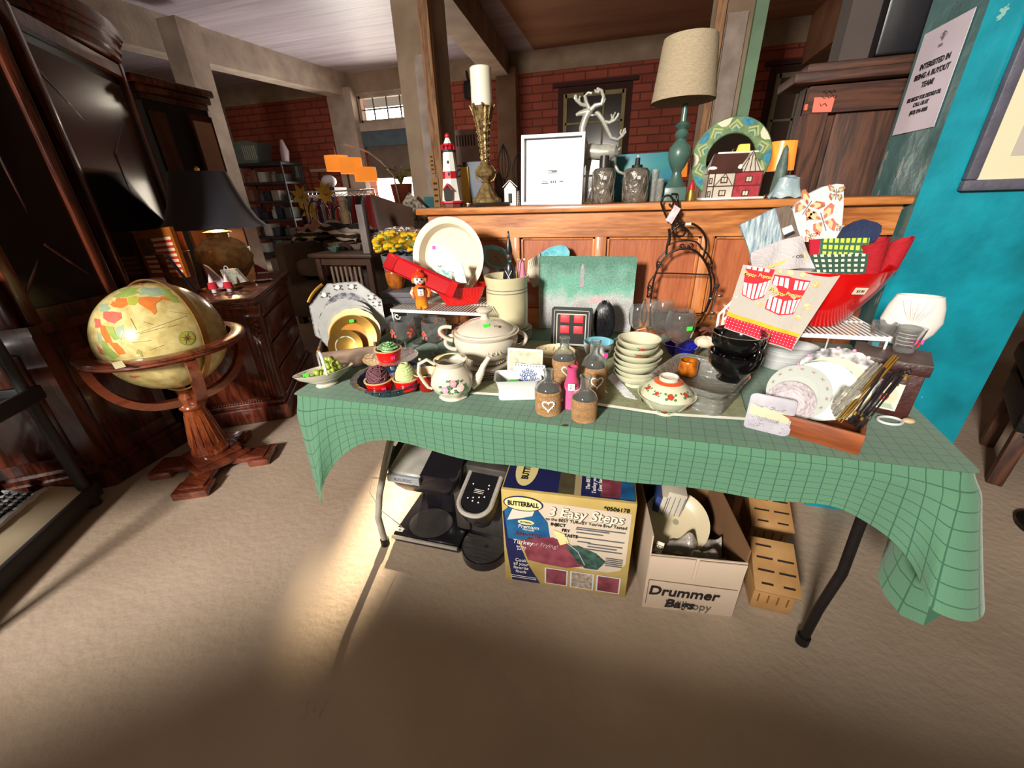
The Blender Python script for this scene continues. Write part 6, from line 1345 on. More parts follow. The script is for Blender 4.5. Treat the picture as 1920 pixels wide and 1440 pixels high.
b.prism([(bwid*.03,zc-.004),(bwid*.09,zc+.002),(bwid*.15,zc),(bwid*.13,zc-.009),(bwid*.07,zc-.011)],.0003,mat('print_lips','#a8201c',rough=.5),F=lambda x,y_,z:(x,yb-.0018+y_,z));b.prism([(bwid*.05,zc-.004),(bwid*.13,zc-.003),(bwid*.10,zc-.006)],.0003,WW,F=lambda x,y_,z:(x,yb-.0024+y_,z));b.prism([(-bwid*.06,zc-hBx*.22),(bwid*.26,zc-hBx*.22),(bwid*.2,zc-hBx*.13),(bwid*.02,zc-hBx*.15)],.0003,mat('print_green','#8fa08c',rough=.6),F=lambda x,y_,z:(x,yb-.0012+y_,z));b.build('pasted_print',t)
b=MB();b.tube([(bwid*.16+.004*cos(a),yb-.002,hBx*.66+.006*sin(a))for a in[i*.5 for i in range(13)]],.0012,CHR,6);b.box((bwid*.16,yb-.001,hBx*.60),(.012,.002,.008),GOLD,bev=.001);b.build('latch',t)
bT=hBx+CZ+.003
for(bx,by,pl,pr,pm,ty),lb,gm in(((1643,652,1618,1671,625,602),'clear round shot glass on the oxblood box, left one',GLS),((1690,664,1660,1722,635,611),'clear shot glass with etched lines and red mark, right one',GLS)):
    x,y,r,h=S(bx,by,pl,pr,pm,ty,bT);t=thing('shot_glass',lb,'glass',(x,y,bT),look(x,y),'shot glasses on the oxblood box');b=MB();b.lathe([(0,0),(r*.66,0),(r*.7,.002),(r*.98,h),(r*.94,h),(r*.64,h*.2),(0,h*.17)],gm,36);b.build('glass',t)
    if 'right' in lb:
        b=MB();[b.tube([(r*(.70+.28*z)*1.01*cos(a),r*(.70+.28*z)*1.01*sin(a),h*z)for a in[-2.4+i*.15 for i in range(10)]],.0005,mat('etched_line','#c9b8b0',rough=.4),4)for z in(.35,.5,.65,.8)]
        T=onlathe(.9,r*.9,h*.4);b.add([T(u,v,.002)for u,v in((-.003,-.006),(.003,-.004),(.005,.008),(-.001,.006))],[(0,1,2,3)],REDH);b.build('markings',t)
x,y,r,h=S(1722,648,1651,1778,605,543,bT)
vp_=ony(1708,600,P4[2].y-.035);x,y=vp_.x,vp_.y;t=thing('white_vase','white bulbous pillow vase with leaf relief and pink sticker on the oxblood box','vase',(x,y,bT),look(x,y)*.6);VW=mat('matte_white_vase','#cfcbc4',rough=.4,ns=6,na=.03);R=r*.94;H_=h
b=MB();b.lathe(shell([(R*.45,0),(R*.52,.003),(R*.86,H_*.26),(R*1.0,H_*.50),(R*.90,H_*.78),(R*.74,H_*1.0)],.003),VW,64,sx=1,sy=.48);b.build('body',t)
b=MB()
for a in(-.8,-.4,-.05,.3,.7):b.tube([(R*sin(a*q)*.75,-.48*R*cos(a*q*.8)*(.72+.28*(1-abs(q-.5)))-.001,H_*(.42+.50*q))for q in(0,.25,.5,.75,1)],[.001,.0022,.0028,.002,.0008],VW,6)
b.build('leaf_relief',t)
sticker(t,(R*.35,-.46*R,H_*.14),PNK,.022,.010,txt='4')
b=MB();x,y,r,h=S(1664,799,1637,1690,788,780,CZ);b.tube([(r*1.0*cos(a),r*.75*sin(a),.003)for a in[2*pi*i/28 for i in range(28)]],.003,WW,8,closed=True);tag(b.build('oval_ring'),'thin white oval ring lying in front of the oxblood box','ring',loc=(x,y,CZ+.0015),rz=.3)
b=MB();x,y,r,h=S(1700,797,1690,1712,792,786,CZ);b.ball((0,0,.006),(.012,.009,.006),mat('tan_stone','#b39c7c',rough=.6),14,8);tag(b.build('tan_pebble'),'small tan pebble beside the white oval ring','pebble',loc=(x,y,CZ+.001))
# ================================================================ signs and picture on the pier, notes on the cabinet
PAP=mat('lilac_white_paper','#cfc6d2',rough=.7,ns=3,na=.03)
xf=PX0-.003;c4=[onx(*q,xf)for q in((1727,70),(1826,14),(1754,240),(1680,250))]
ya=sum(p.y for p in(c4[0],c4[3]))/2;yb_=sum(p.y for p in(c4[1],c4[2]))/2;z1=(c4[0].z+c4[1].z)/2;z0=(c4[2].z+c4[3].z)/2
t=thing('buyout_sign','white paper notice with black lettering taped to the grey teal side of the pier','sign',(xf,(ya+yb_)/2,(z0+z1)/2));sw=abs(ya-yb_);sh_=z1-z0
b=MB();b.box((0,0,0),(.0012,sw,sh_),PAP);b.build('paper',t)
b=MB();SX_=Matrix.Rotation(-pi/2,4,'Z')@Matrix.Rotation(pi/2,4,'X')
for tx,zf,sz in(('INTERESTED IN',.155,.145),('BEING A BUYOUT',.06,.145),('TEAM?',-.035,.145),('SEE BECKY FOR DETAILS OR',-.16,.085),('CALL US AT',-.225,.085),('(813) 296-1068',-.30,.085)):
    n_=len(tx);b.text(tx,sh_*.075 if sz>.1 else sh_*.052,INKB,Matrix.Translation((-.0012,0,zf*sh_))@SX_,sx=min(1.0,sw*.86/(n_*(sh_*.075 if sz>.1 else sh_*.052)*.60)),bold=.0008)
b.tube([(-.001,.014*cos(a)*1.0,.35*sh_+.012+.006*sin(a))for a in[i*pi/6 for i in range(12)]],.0009,mat('grey_print','#77727c',rough=.7),5,closed=True);b.ball((-.001,0,.35*sh_+.010),(.0006,.007,.012),mat('grey_print','#77727c'),10,8);b.box((-.001,0,.35*sh_-.012),(.0006,.02,.007),mat('grey_print','#77727c'))
b.build('lettering',t)
# framed print on the bright face
FRM=mat('grey_moulding','#5c5a68',rough=.5,ns=20,metal=.1,bump=.2,bs=60);yP=PYF-.012
p_bl=ony(1797,355,yP);p_tl=ony(1932,-120,yP)
fx0,fz0=p_bl.x,p_bl.z-.005;fw_,fh_=.44,.62
t=thing('framed_print','large grey framed print with cream mat hanging on the bright teal pier','picture',(fx0+fw_/2,yP,fz0+fh_/2))
b=MB()
for(cx,cz,w_,h_)in((0,-fh_/2+.014,fw_,.028),(0,fh_/2-.014,fw_,.028),(-fw_/2+.014,0,.028,fh_-.057),(fw_/2-.014,0,.028,fh_-.057)):
    b.box((cx,-.004,cz),(w_,.022,h_),FRM,bev=.004)
b.build('frame',t)
b=MB();b.box((0,.002,0),(fw_-.05,.006,fh_-.05),mat('cream_mat','#cfc8a8',rough=.7));b.build('mat_board',t)
b=MB();b.box((.0,-.0015,0),(fw_-.17,.002,fh_-.17),mat('grey_print_paper','#a8a09a',rough=.6,ns=5,col2='#b9b0a4'));b.prism([(-.12,-.17),(-.05,-.145),(0,-.13),(.05,-.12),(.05,-.15),(-.02,-.165)],.0005,mat('russet_bird','#7c4a34',rough=.6),F=lambda x,y_,z:(x,y_-.0032,z));b.build('print',t)
b=MB();YN=2.005
for(q0,q1,q2,q3),m in((((1527,183),(1566,181),(1558,210),(1522,211)),mat('pink_note','#e0705c',rough=.7)),(((1509,196),(1515,195),(1513,207),(1507,207)),mat('orange_tag','#d8623c',rough=.7))):
    P=[ony(*q,YN)for q in(q0,q1,q2,q3)];o_=P[3];b=MB();b.prism([(p.x-o_.x,p.z-o_.z)for p in P][::-1],.0012,m)
    nm='pink_note' if 'pink' in m.name else 'orange_tag';o=tag(b.build(nm),'pink handwritten note stuck on the walnut cabinet' if nm=='pink_note' else 'tiny orange tag on the walnut cabinet beside the pink note','note',loc=(o_.x,YN-.0012,o_.z))
    if nm=='pink_note':d=MB();[d.tube([(.018+.006*i,-.0024,z_+.005*sin(i*2.3+k))for i in range(n_)],.0011,INKB,4)for k,(n_,z_)in enumerate(((8,.060),(9,.044),(5,.022)))];d.build('handwriting',o)
# ---- far right: lampshade and black chair behind the pier
t=thing('cream_shade_lamp','cream fabric lampshade on a dark stand cut off by the right edge','lamp',(1.66,1.62,0));LS=mat('cream_shade','#b3a482',rough=.8,ns=50,na=.05)
zL=ony(1890,700,1.5).z
b=MB();b.lathe([(.19,zL),(.12,zL+.2),(.118,zL+.2),(.188,zL)],LS,48,mats={});b.lathe([(.191,zL-.006),(.193,zL),(.19,zL+.006)],mat('shade_trim','#4a4038',rough=.7),48);b.build('shade',t);b=MB();b.lathe([(0,0),(.10,0),(.10,.02),(.02,.03),(.015,zL+.15),(0,zL+.15)],BLKM,24);b.build('stand',t)
BLR=mat('black_leather','#100f12',rough=.4,ns=20,bump=.3,bs=90)
t=thing('black_chair','black upholstered chair with dark wooden leg at the far right','chair',(1.95,2.0,0),-.5)
for nm,c,d,m in(('seat',(0,0,.34),(.5,.5,.14),BLR),('backrest',(0,.24,.58),(.5,.09,.45),BLR),('arm',(-.24,0,.5),(.07,.48,.09),BLR),('leg',(-.21,-.2,.135),(.05,.05,.27),WAL),('leg',(.21,-.2,.135),(.05,.05,.27),WAL),('leg',(-.21,.2,.135),(.05,.05,.27),WAL),('leg',(.21,.2,.135),(.05,.05,.27),WAL)):
    b=MB();b.box(c,d,m,bev=.02 if d[0]>.06 else .006);b.build(nm,t)
b=MB();b.box((-.16,-.24,.262),(.10,.01,.018),GOLD,bev=.003);b.build('brass_plate',t)

# ================================================================ things on the oak counter
ZK=ZT+.001
def K(pl,pr,pm,ty,y,by=None):
    """centre x, radius, height of a thing standing on the counter at depth y"""
    a,c=ony(pl,pm,y),ony(pr,pm,y);return(a.x+c.x)/2,(c.x-a.x)/2,ony((pl+pr)/2,ty,y).z-ZK
# lighthouse
x,r,h=K(825,868,360,249,1.66);y=1.665
t=thing('lighthouse','red and white striped wooden lighthouse at the left end of the counter','lighthouse',(x,y,ZK),look(x,y));LW=mat('lighthouse_white','#d9d8d0',rough=.5,ns=12,na=.05);LR=mat('lighthouse_red','#b8182a',rough=.45,ns=12);LB=mat('lighthouse_black','#191718',rough=.6)
b=MB();b.lathe([(0,h*.07),(r*.92,h*.07),(r*.92,h*.09),(r*.82,h*.10),(r*.62,h*.40),(r*.57,h*.50),(r*.44,h*.76),(0,h*.76)],LW,8,mats={4:LR});b.lathe([(0,0),(r*.8,0),(r*.85,h*.06),(0,h*.06)],mat('brown_base','#5a3026',rough=.6),8);b.lathe([(0,h*.062),(r*1.0,h*.062),(r*1.0,h*.09),(0,h*.09)],LR,8);b.build('tower',t)
b=MB();b.lathe([(r*.40,h*.75),(r*.58,h*.765),(r*.58,h*.785),(0,h*.785)],LB,8);b.build('gallery',t)
b=MB()
for k in range(10):a=2*pi*k/10;b.cyl((r*.52*cos(a),r*.52*sin(a),h*.785),(r*.52*cos(a),r*.52*sin(a),h*.845),r*.05,LR,seg=5)
b.tube([(r*.52*cos(2*pi*k/16),r*.52*sin(2*pi*k/16),h*.845)for k in range(16)],r*.05,LR,5,closed=True);b.build('railing',t)
b=MB();b.lathe([(r*.34,h*.785),(r*.34,h*.87),(r*.30,h*.88),(r*.14,h*.95),(0,h*.955)],LW,8,mats={0:LR});b.ball((0,0,h*.965),r*.2,LR,12,8);b.build('lantern_room',t)
for zf,rr in((.62,.50),(.46,.57)):b=MB();b.ball((-r*.1,-r*rr*.96,h*zf),(r*.10,r*.04,h*.025),LB,10,6);b.build('window',t)
b=MB();b.box((-r*.32,-r*.86,h*.19),(r*.62,r*.3,h*.18),LB);b.prism([(-r*.72,h*.25),(-r*.32,h*.34),(r*.08,h*.25),(r*.02,h*.235),(-r*.32,h*.31),(-r*.66,h*.235)],r*.42,LR,F=lambda x_,y_,z_:(x_,y_-r*1.06,z_));b.build('porch',t)
# grey book and yellow card behind
x,r,h=K(878,918,350,303,1.78);b=MB();b.box((0,0,h/2),(2*r,.03,h),mat('blue_grey_book','#5c6470',rough=.6,ns=8),bev=.002);b.box((-r-.006,0,h/2),(.012,.032,h),LB);tag(b.build('grey_book'),'blue grey book standing behind the tall candle holder','book',loc=(x,1.78,ZK))
x,r,h=K(866,880,345,313,1.76);b=MB();b.box((0,0,h/2),(2*r,.006,h),mat('mustard_card','#c89a34',rough=.7));tag(b.build('mustard_card'),'small mustard card behind the lighthouse','card',loc=(x,1.76,ZK))
# candle holder and candle
y=1.68;x,r,h=K(892,932,350,190,y);hc=h;rc=(ony(929,150,y).x-ony(891,150,y).x)/2;ztop=ony(911,115,y).z
t=thing('candle_holder','tall antique bronze candle holder on a dark square base','candle holder',(x,y,ZK),look(x,y));BZ=mat('antique_bronze','#a38c5e',rough=.35,metal=.55,ns=45,col2='#5c4628',bump=.3,bs=60);R=rc
b=MB();b.box((0,0,.007),(R*3.6,R*3.4,.014),mat('dark_marble','#29221e',rough=.3,ns=20,coat=.4),rz=.3,bev=.002);b.build('base',t)
b=MB();b.lathe([(0,.014),(R*1.45,.014),(R*1.5,.022),(R*1.35,.030),(R*1.1,.034),(R*.55,hc*.20),(R*.35,hc*.235),(R*.5,hc*.25),(R*.3,hc*.265),(R*.45,hc*.28),(R*.85,hc*.31),(R*.98,hc*.35),(R*.8,hc*.39),(R*.42,hc*.42),(R*.55,hc*.43),(R*.38,hc*.45),(R*.40,hc*.55),(R*.5,hc*.68),(R*.75,hc*.82),(R*1.0,hc*.93),(R*1.02,hc*.95),(R*.9,hc*.96),(0,hc*.955)],BZ,36,wob=lambda a,i:1+(.07*cos(a*10)if i in(3,4,5)or 15<=i<=19 else .03*cos(a*6)));b.build('stem',t)
b=MB()
for k in range(8):a=2*pi*k/8;b.tube([(R*.8*cos(a),R*.8*sin(a),hc*.84),(R*1.02*cos(a),R*1.02*sin(a),hc*.93),(R*1.22*cos(a),R*1.22*sin(a),hc*.97),(R*1.3*cos(a),R*1.3*sin(a),hc*.955)],[.002,.004,.004,.002],BZ,8)
for k in range(28):z=hc*(.46+.40*(k/28));rr=R*(.42+.45*(k/28)**1.6);[b.ball((rr*cos(a+k*.5),rr*sin(a+k*.5),z),R*.10,BZ,6,5)for a in(0,2.1,4.2)]
b.build('acanthus_leaves',t)
b=MB()
for s in(-1,1):b.tube([(s*(R*.5+R*.5*sin(a)),0,hc*(.42)-R*.7*(1-cos(a))-.004)for a in[i*.4 for i in range(9)]],R*.09,BZ,6)
b.build('side_scrolls',t)
WX=mat('ivory_wax','#d9d6c2',rough=.45,ns=3,na=.04,coat=.2);b=MB();b.lathe([(0,0),(R*1.0,0),(R*1.02,.03),(R*.99,(ztop-ZK-hc)*.5),(R*1.0,(ztop-ZK-hc)*.97),(R*.93,ztop-ZK-hc),(0,ztop-ZK-hc-.003)],WX,36);tag(b.build('pillar_candle'),'tall ivory pillar candle on the bronze holder','candle',loc=(x,y,ZK+hc*.957))
# small white birdhouse and bits
x,r,h=K(944,970,360,340,1.70);t=thing('tiny_house','tiny white wooden house with ladder between candle holder and white frame','ornament',(x,1.70,ZK),.2)
b=MB();b.box((0,0,h*.35),(r*1.6,r*1.2,h*.7),LW);b.prism([(-r*.8,h*.7),(0,h),(r*.8,h*.7)],r*1.2,LW,F=lambda x_,y_,z_:(x_,y_-r*.6,z_));b.box((0,-r*.62,h*.3),(r*.5,.001,h*.4),LB);b.build('body',t)
b=MB();[b.box((s*r*.52,-r*.05,h*.9),(r*1.3,r*1.5,.002),LW,R=Matrix.Rotation(s*.72,3,'Y'))for s in(-1,1)];b.build('roof',t)
b=MB();[b.cyl((r*1.1+s*.003,-r*.5,0),(r*1.1+s*.003,-r*.5,h*.6),.0008,LW,seg=5)for s in(-1,1)];[b.cyl((r*1.1-.003,-r*.5,h*.1*i),(r*1.1+.003,-r*.5,h*.1*i),.0006,LW,seg=5)for i in range(1,6)];b.build('ladder',t)
# mottled wire heart and dark ornament behind tiny house
x,r,h=K(925,946,350,322,1.80);b=MB();b.lathe([(0,0),(r*.6,0),(r,h*.5),(r*.5,h*.9),(0,h)],mat('brown_gourd','#4f3426',rough=.5,ns=10),20);tag(b.build('brown_gourd'),'brown gourd shaped ornament behind the candle holder base','ornament',loc=(x,1.80,ZK))
# white box frame
y=1.645;a0,a1=ony(978,383,y),ony(1091,378,y);fw_=a1.x-a0.x;fh_=(ony(1088,246,y).z+ony(979,254,y).z)/2-ZK
t=thing('shadow_box','white empty shadow box frame with printed backing leaning on the counter','picture frame',((a0.x+a1.x)/2,y-.01,ZK),0,rot=(-.05,.012,0));FW_=mat('frame_white','#dcdde0',rough=.4,ns=5,na=.03)
b=MB();wd=.011
for cx,cz,w_,h_ in((0,wd/2,fw_,wd),(0,fh_-wd/2,fw_,wd),(-fw_/2+wd/2,fh_/2,wd,fh_-2*wd),(fw_/2-wd/2,fh_/2,wd,fh_-2*wd)):b.box((cx,.012,cz),(w_,.026,h_),FW_,bev=.0008)
b.build('frame',t);b=MB();b.box((0,.022,fh_/2),(fw_-2*wd,.003,fh_-2*wd),mat('backing_white','#d3d6da',rough=.5));bk=b.build('backing',t)
b=MB();GI=mat('grey_ink','#5a5c62',rough=.6)
for x_,z_,w_,h_ in((0,.50,.034,.003),(.006,.485,.02,.004),(0,.468,.036,.0015),(-.030,.345,.022,.002),(-.028,.322,.026,.004),(-.004,.34,.005,.009),(.004,.34,.004,.009),(.012,.34,.004,.009),(.034,.345,.014,.004)):b.box((x_,.0198,z_*fh_),(w_,.0006,h_),GI)
b.build('printed_text',bk)
# reindeer
y=1.73;x0=ony(1110,300,y).x;sc=(ony(1170,280,y).x-ony(1110,280,y).x)
t=thing('reindeer','pearly white reindeer figure with big curling antlers behind the white frame','figurine',(ony(1115,330,y).x,y,ZK),0);SIV=mat('pearl_silver','#b9b9ae',rough=.28,metal=.35,coat=.5,ns=30,col2='#94948a');o_=t.location
def rp3(px,py,yy=y):return ony(px,py,yy)-o_
b=MB();b.tube([rp3(*q)for q in((1091,300),(1097,290),(1108,284),(1125,286),(1140,286),(1152,285),(1158,290))],[.016,.024,.027,.026,.026,.024,.010],SIV,14)
b.tube([rp3(*q)for q in((1098,290),(1095,275),(1092,258),(1092,240),(1098,222),(1103,212))],[.022,.018,.014,.013,.013,.014],SIV,12)
b.tube([rp3(*q)for q in((1080,216),(1086,213),(1095,211),(1106,210),(1110,206))],[.005,.008,.011,.015,.008],SIV,12)
b.tube([rp3(*q)for q in((1152,284),(1160,281),(1164,276))],[.006,.005,.002],SIV,8)
for q in(((1150,292),(1152,310),(1160,322),(1175,328)),((1142,295),(1136,320),(1140,345),(1138,372)),((1104,298),(1102,320),(1100,345),(1098,378)),((1096,298),(1088,325),(1090,350),(1088,378))):b.tube([rp3(*p,y+(.012 if i%2 else-.0))for i,p in enumerate(q)],[.012,.0075,.005,.005],SIV,10)
b.ball(rp3(1111,216,y-.006),(.008,.003,.004),SIV,8,6);b.build('body',t)
def antler(ps,yy):
    b=MB()
    for q,r0,r1 in ps:n=len(q);b.tube([rp3(*p,yy)for p in q],[1.5*(r0+(r1-r0)*i/(n-1))for i in range(n)],SIV,10)
    return b.build('antler',t)
antler(((((1106,208),(1103,198),(1090,196),(1081,188),(1079,178)),.005,.0035),(((1087,194),(1086,185),(1088,180)),.003,.002),(((1082,190),(1077,184),(1078,178)),.003,.0015),
    (((1105,205),(1100,193),(1097,180),(1103,174),(1110,175)),.005,.003),(((1108,206),(1116,198),(1128,195),(1132,182),(1128,170),(1119,166)),.006,.0035),(((1128,196),(1133,190),(1135,184)),.004,.002),(((1124,172),(1117,172),(1115,168)),.004,.002)),y-.004)
antler(((((1110,208),(1122,214),(1130,225),(1137,240),(1146,258),(1158,262),(1168,254),(1171,242)),.006,.0035),(((1166,256),(1163,248),(1165,243)),.003,.002),(((1168,254),(1173,248),(1172,240)),.003,.002),
    (((1131,228),(1143,230),(1152,226),(1158,218),(1160,212)),.0045,.0025),(((1148,228),(1150,218),(1154,210)),.003,.0015),(((1143,230),(1148,222),(1146,214)),.003,.002)),y+.02)
# two textured metallic soap bottles, small star twig, teal painting
MM=mat('mercury_mosaic','#8d857a',rough=.3,metal=.5,ns=35,col2='#4c463e',bump=.6,bs=55,detail=1)
for(pl,pr,pm,ty,yy),lb,cap in(((1110,1152,345,292,1.665),'squat mosaic metallic jar with dark cylinder cap, left one',0),((1168,1216,345,290,1.665),'mosaic metallic soap bottle with black pump and pale tip, right one',1)):
    x,r,h=K(pl,pr,pm,ty,yy);bh=h*(.74 if cap==0 else .72);t=thing('mosaic_bottle',lb,'bottle',(x,yy,ZK),0)
    b=MB();b.lathe([(0,0),(r*.95,0),(r,.004),(r*1.0,bh*.9),(r*.8,bh),(r*.42,bh+.002),(0,bh+.002)],MM,28)
    for k in range(9):
        a=2*pi*k/9
        for s in(-1,1):b.tube([(r*1.01*cos(a+s*q*.07),r*1.01*sin(a+s*q*.07),bh*.06+bh*.84*q/10)for q in range(11)],.0012,mat('silver_seam','#b3aea4',rough=.25,metal=.8),5)
    b.build('body',t);sticker(t,(r*.2,-r*1.0,bh*.72),mat('foil_label','#c9c4bb',rough=.4),.010,.010,txt='6')
    b=MB();b.lathe([(r*.42,bh),(r*.45,bh+.002),(r*.38,h*1.0),(0,h)],mat('dark_cap','#2c2624',rough=.4),20)if cap==0 else(b.lathe([(r*.42,bh),(r*.42,bh+.010),(r*.2,bh+.012),(r*.18,h*.93),(0,h*.93)],LB,20),b.ball((0,0,h*.965),.004,WW,10,8));b.build('cap',t)
b=MB();P=[ony(*q,1.70)for q in((1094,362),(1104,350),(1108,335),(1104,318),(1101,312))];o_=P[0].copy();b.tube([p-o_ for p in P],.001,WW,5)
for q in(P[4],P[2]):[b.cyl(q-o_,q-o_+Vector((.009*cos(a),0,.009*sin(a))),.0009,WW,seg=4)for a in[i*pi/4 for i in range(8)]]
o=tag(b.build('star_twig'),'thin white wire twig with starbursts beside the white frame','ornament',loc=(o_.x,o_.y,ZK));
x0,x1=ony(1140,330,1.86).x,ony(1262,330,1.86).x;hz_=(ony(1200,288,1.86).z)-ZK
t=thing('sea_painting','blue to teal painted canvas standing behind the bottles','painting',((x0+x1)/2,1.86,ZK));sp_=mat('sea_canvas','#1f6480',rough=.5,ns=4,col2='#2a7a76',stretch=(1,1,3));b=MB();b.box((0,0,hz_/2),(x1-x0,.02,hz_),sp_,bev=.002);b.build('canvas',t)
for q in(((1217,1233,355,318,1.70),'small ribbed glass tumbler between soap bottle and green lamp'),((1228,1244,358,335,1.68),'small clear glass cup left of the green lamp base')):
    (pl,pr,pm,ty,yy),lb=q;x,r,h=K(pl,pr,pm,ty,yy);b=MB();b.lathe([(0,0),(r*.8,0),(r,h),(r*.9,h),(r*.72,.003),(0,.003)],GLS2,20);tag(b.build('glass_tumbler'),lb,'glass',loc=(x,yy,ZK))
# green lamp
y=1.71;x,r,h=K(1243,1287,355,205,y);s0,s1=ony(1217,200,y),ony(1337,190,y);rs=(s1.x-s0.x)/2;zsb=(s0.z+s1.z)/2+.006-ZK;zst=ony(1292,62,y-.05).z-ZK;xo=(s0.x+s1.x)/2-x
t=thing('green_table_lamp','sea green turned wood table lamp with a large linen drum shade','lamp',(x,y,ZK),0);LG=mat('sea_green_paint','#48665c',rough=.35,coat=.4,ns=14,col2='#38524a');SH=mat('linen_shade','#a89a80',rough=.9,ns=90,col2='#93846a',bump=.3,bs=200,stretch=(1,1,5))
bb=h*.16
b=MB();b.box((0,0,bb/2),(2*r*.92,2*r*.92,bb),LG,bev=.003)
b.lathe([(r*.88,bb),(r*.80,bb+.003),(r*.55,h*.24),(r*.38,h*.32),(r*.40,h*.34),(r*.62,h*.39),(r*.88,h*.47),(r*.94,h*.53),(r*.84,h*.60),(r*.5,h*.665),(r*.34,h*.69),(r*.50,h*.71),(r*.56,h*.74),(r*.48,h*.77),(r*.34,h*.79),(r*.52,h*.81),(r*.68,h*.83),(r*.42,h*.855),(r*.24,h*.87),(r*.22,h*1.05),(0,h*1.06)],LG,40);b.build('base',t)
b=MB();st_=rs*.80;b.lathe([(rs,zsb),(rs*.99,zsb+.012),(st_+.003,zst-.012),(st_,zst),(st_-.003,zst),(rs-.003,zsb)],SH,72,c=(xo*.6,0,0));sh=b.build('shade',t)
b=MB();b.lathe([(rs*1.004,zsb),(rs*1.001,zsb+.012),(rs*.995,zsb+.012)],SH,72,c=(xo*.6,0,0));b.lathe([(st_*1.012+.002,zst-.013),(st_*1.006,zst+.001),(st_*.98,zst+.001)],SH,72,c=(xo*.6,0,0));b.build('trim_band',sh)
# stained glass orange lamps behind
OG=mat('amber_lit_glass','#ff9038',rough=.3,emit=.75,ns=14,col2='#e07020');OY=mat('yellow_lit_glass','#ffc850',rough=.3,emit=.6)
for(pl,pr,pm,zt_,zb__,yy),lb in(((1238,1288,330,289,332,1.90),'orange lit glass lampshade showing behind the green lamp'),((1432,1492,300,266,320,1.93),'orange lit panel lampshade behind the sea green cone')):
    x,r,h=K(pl,pr,pm,zt_,yy);zb2=ony((pl+pr)/2,zb__,yy).z-ZK;t=thing('orange_glass_lamp',lb,'lamp',(x,yy,ZK),0)
    b=MB();b.lathe([(r*1.0,zb2),(r*.86,h),(r*.84,h),(r*.97,zb2)],OG,12);b.build('shade',t);b=MB();b.lathe([(0,0),(r*.5,0),(r*.5,.008),(r*.12,.015),(r*.12,zb2+.01),(0,zb2+.012)],BZ,20);b.build('base',t)
# round mosaic mirror
y=1.80;c0=ony(1371,290,y);rm_=(ony(1447,290,y).x-ony(1294,290,y).x)/2*.98
t=thing('mosaic_mirror','round mirror with green and blue mosaic mandala rim behind the china cottage','mirror',(c0.x,y,ZK),0,rot=(-.06,0,0));MG=mat('mosaic_green','#6f8a5c',rough=.35,coat=.3,ns=50,col2='#4c6a48',detail=1);MBl=mat('mosaic_blue','#3f8aa6',rough=.3,coat=.3,ns=70,col2='#28606f');MCr=mat('mosaic_cream','#c9c3a8',rough=.4);MYl=mat('mosaic_olive','#9aa06a',rough=.4)
b=MB();T0=Matrix.Translation((0,0,rm_))@Matrix.Rotation(pi/2,4,'X');b.T=T0;b.lathe([(rm_*.60,.006),(rm_*.62,.010),(rm_*.98,.010),(rm_,.006),(rm_*.98,0),(rm_*.58,0),(rm_*.60,.006)],MG,72);b.build('rim',t)
b=MB();b.T=T0;b.lathe([(0,.006),(rm_*.61,.006)],mat('mirror_silver','#4a423e',rough=.03,metal=1),64);b.build('mirror_glass',t)
b=MB();b.T=T0
for k in range(10):
    a=2*pi*k/10;m=(MBl,MCr)[k%2]
    def pp(rr,aa):return(rm_*rr*cos(aa),rm_*rr*sin(aa),.0112)
    b.add([pp(.97,a-.2),pp(.97,a),pp(.97,a+.2),pp(.84,a+.12),pp(.80,a),pp(.84,a-.12)],[range(6)],m)
    a+=pi/10
    for rr,m2,dz in((.93,MYl,0),(.87,MG,.0004),(.82,MYl,.0008),(.76,MBl,.0012),(.72,MG,.0016)):
        P=[pp(rr,a),pp((rr+.64)/2,a+.17*(rr-.6)*4),pp(.64,a+.1),pp(.64,a-.1),pp((rr+.64)/2,a-.17*(rr-.6)*4)];b.add([(p[0],p[1],p[2]+dz)for p in P],[range(5)],m2)
b.build('mosaic_petals',t)
# china cottage
y=1.665;a0,a1=ony(1322,362,y),ony(1424,356,y);wH=a1.x-a0.x;hE=ony(1372,322,y).z-ZK;hR=ony(1372,285,y).z-ZK
t=thing('china_cottage','half timbered china cottage with a brick wing and snowy brown roof','ornament',((a0.x+a1.x)/2,y+.03,ZK),.08);CWh=mat('cottage_white','#c9c3b2',rough=.4,coat=.3,ns=14);CB=mat('cottage_brick','#a83844',rough=.4,coat=.3,ns=60,col2='#84242c');CT=mat('cottage_timber','#4a2c20',rough=.4,coat=.3);CR=mat('cottage_roof','#4a2e28',rough=.35,coat=.4,ns=16);SN=mat('snow_white','#d8d4ca',rough=.5)
mid=-wH*.02;dp=.055
b=MB();b.box((0,0,.004),(wH*1.18,dp*1.5,.008),SN,bev=.003);b.build('snow_base',t)
b=MB();b.box((-wH/4,0,hE/2),(wH/2,dp,hE),CWh);b.box((wH/4,0,hE/2),(wH/2,dp,hE),CB);b.prism([(0,hE),(wH/2,hE),(wH/4,hR*.98)],dp*1.0,CWh,F=lambda x_,y_,z_:(x_,y_-dp/2,z_));b.build('walls',t)
b=MB()
for x_ in(-wH/2,-wH*.38,0,wH/2):b.box((x_,-dp/2-.001,hE/2),(.003,.003,hE),CT)
for z_ in(hE*.5,hE*.98):b.box((0,-dp/2-.001,z_),(wH,.003,.003),CT)
for xa,za,xb_,zb_ in((-wH*.36,hE*.52,-wH*.19,hE*.95),(-wH*.19,hE*.95,-wH*.03,hE*.52),(wH*.06,hE,wH/4,hR),(wH*.44,hE,wH/4,hR),(wH/4,hE,wH/4,hR*.95),(wH*.15,hE,wH*.2,hR*.86),(wH*.35,hE,wH*.3,hR*.86)):b.tube([(xa,-dp/2-.0012,za),(xb_,-dp/2-.0012,zb_)],.0015,CT,4)
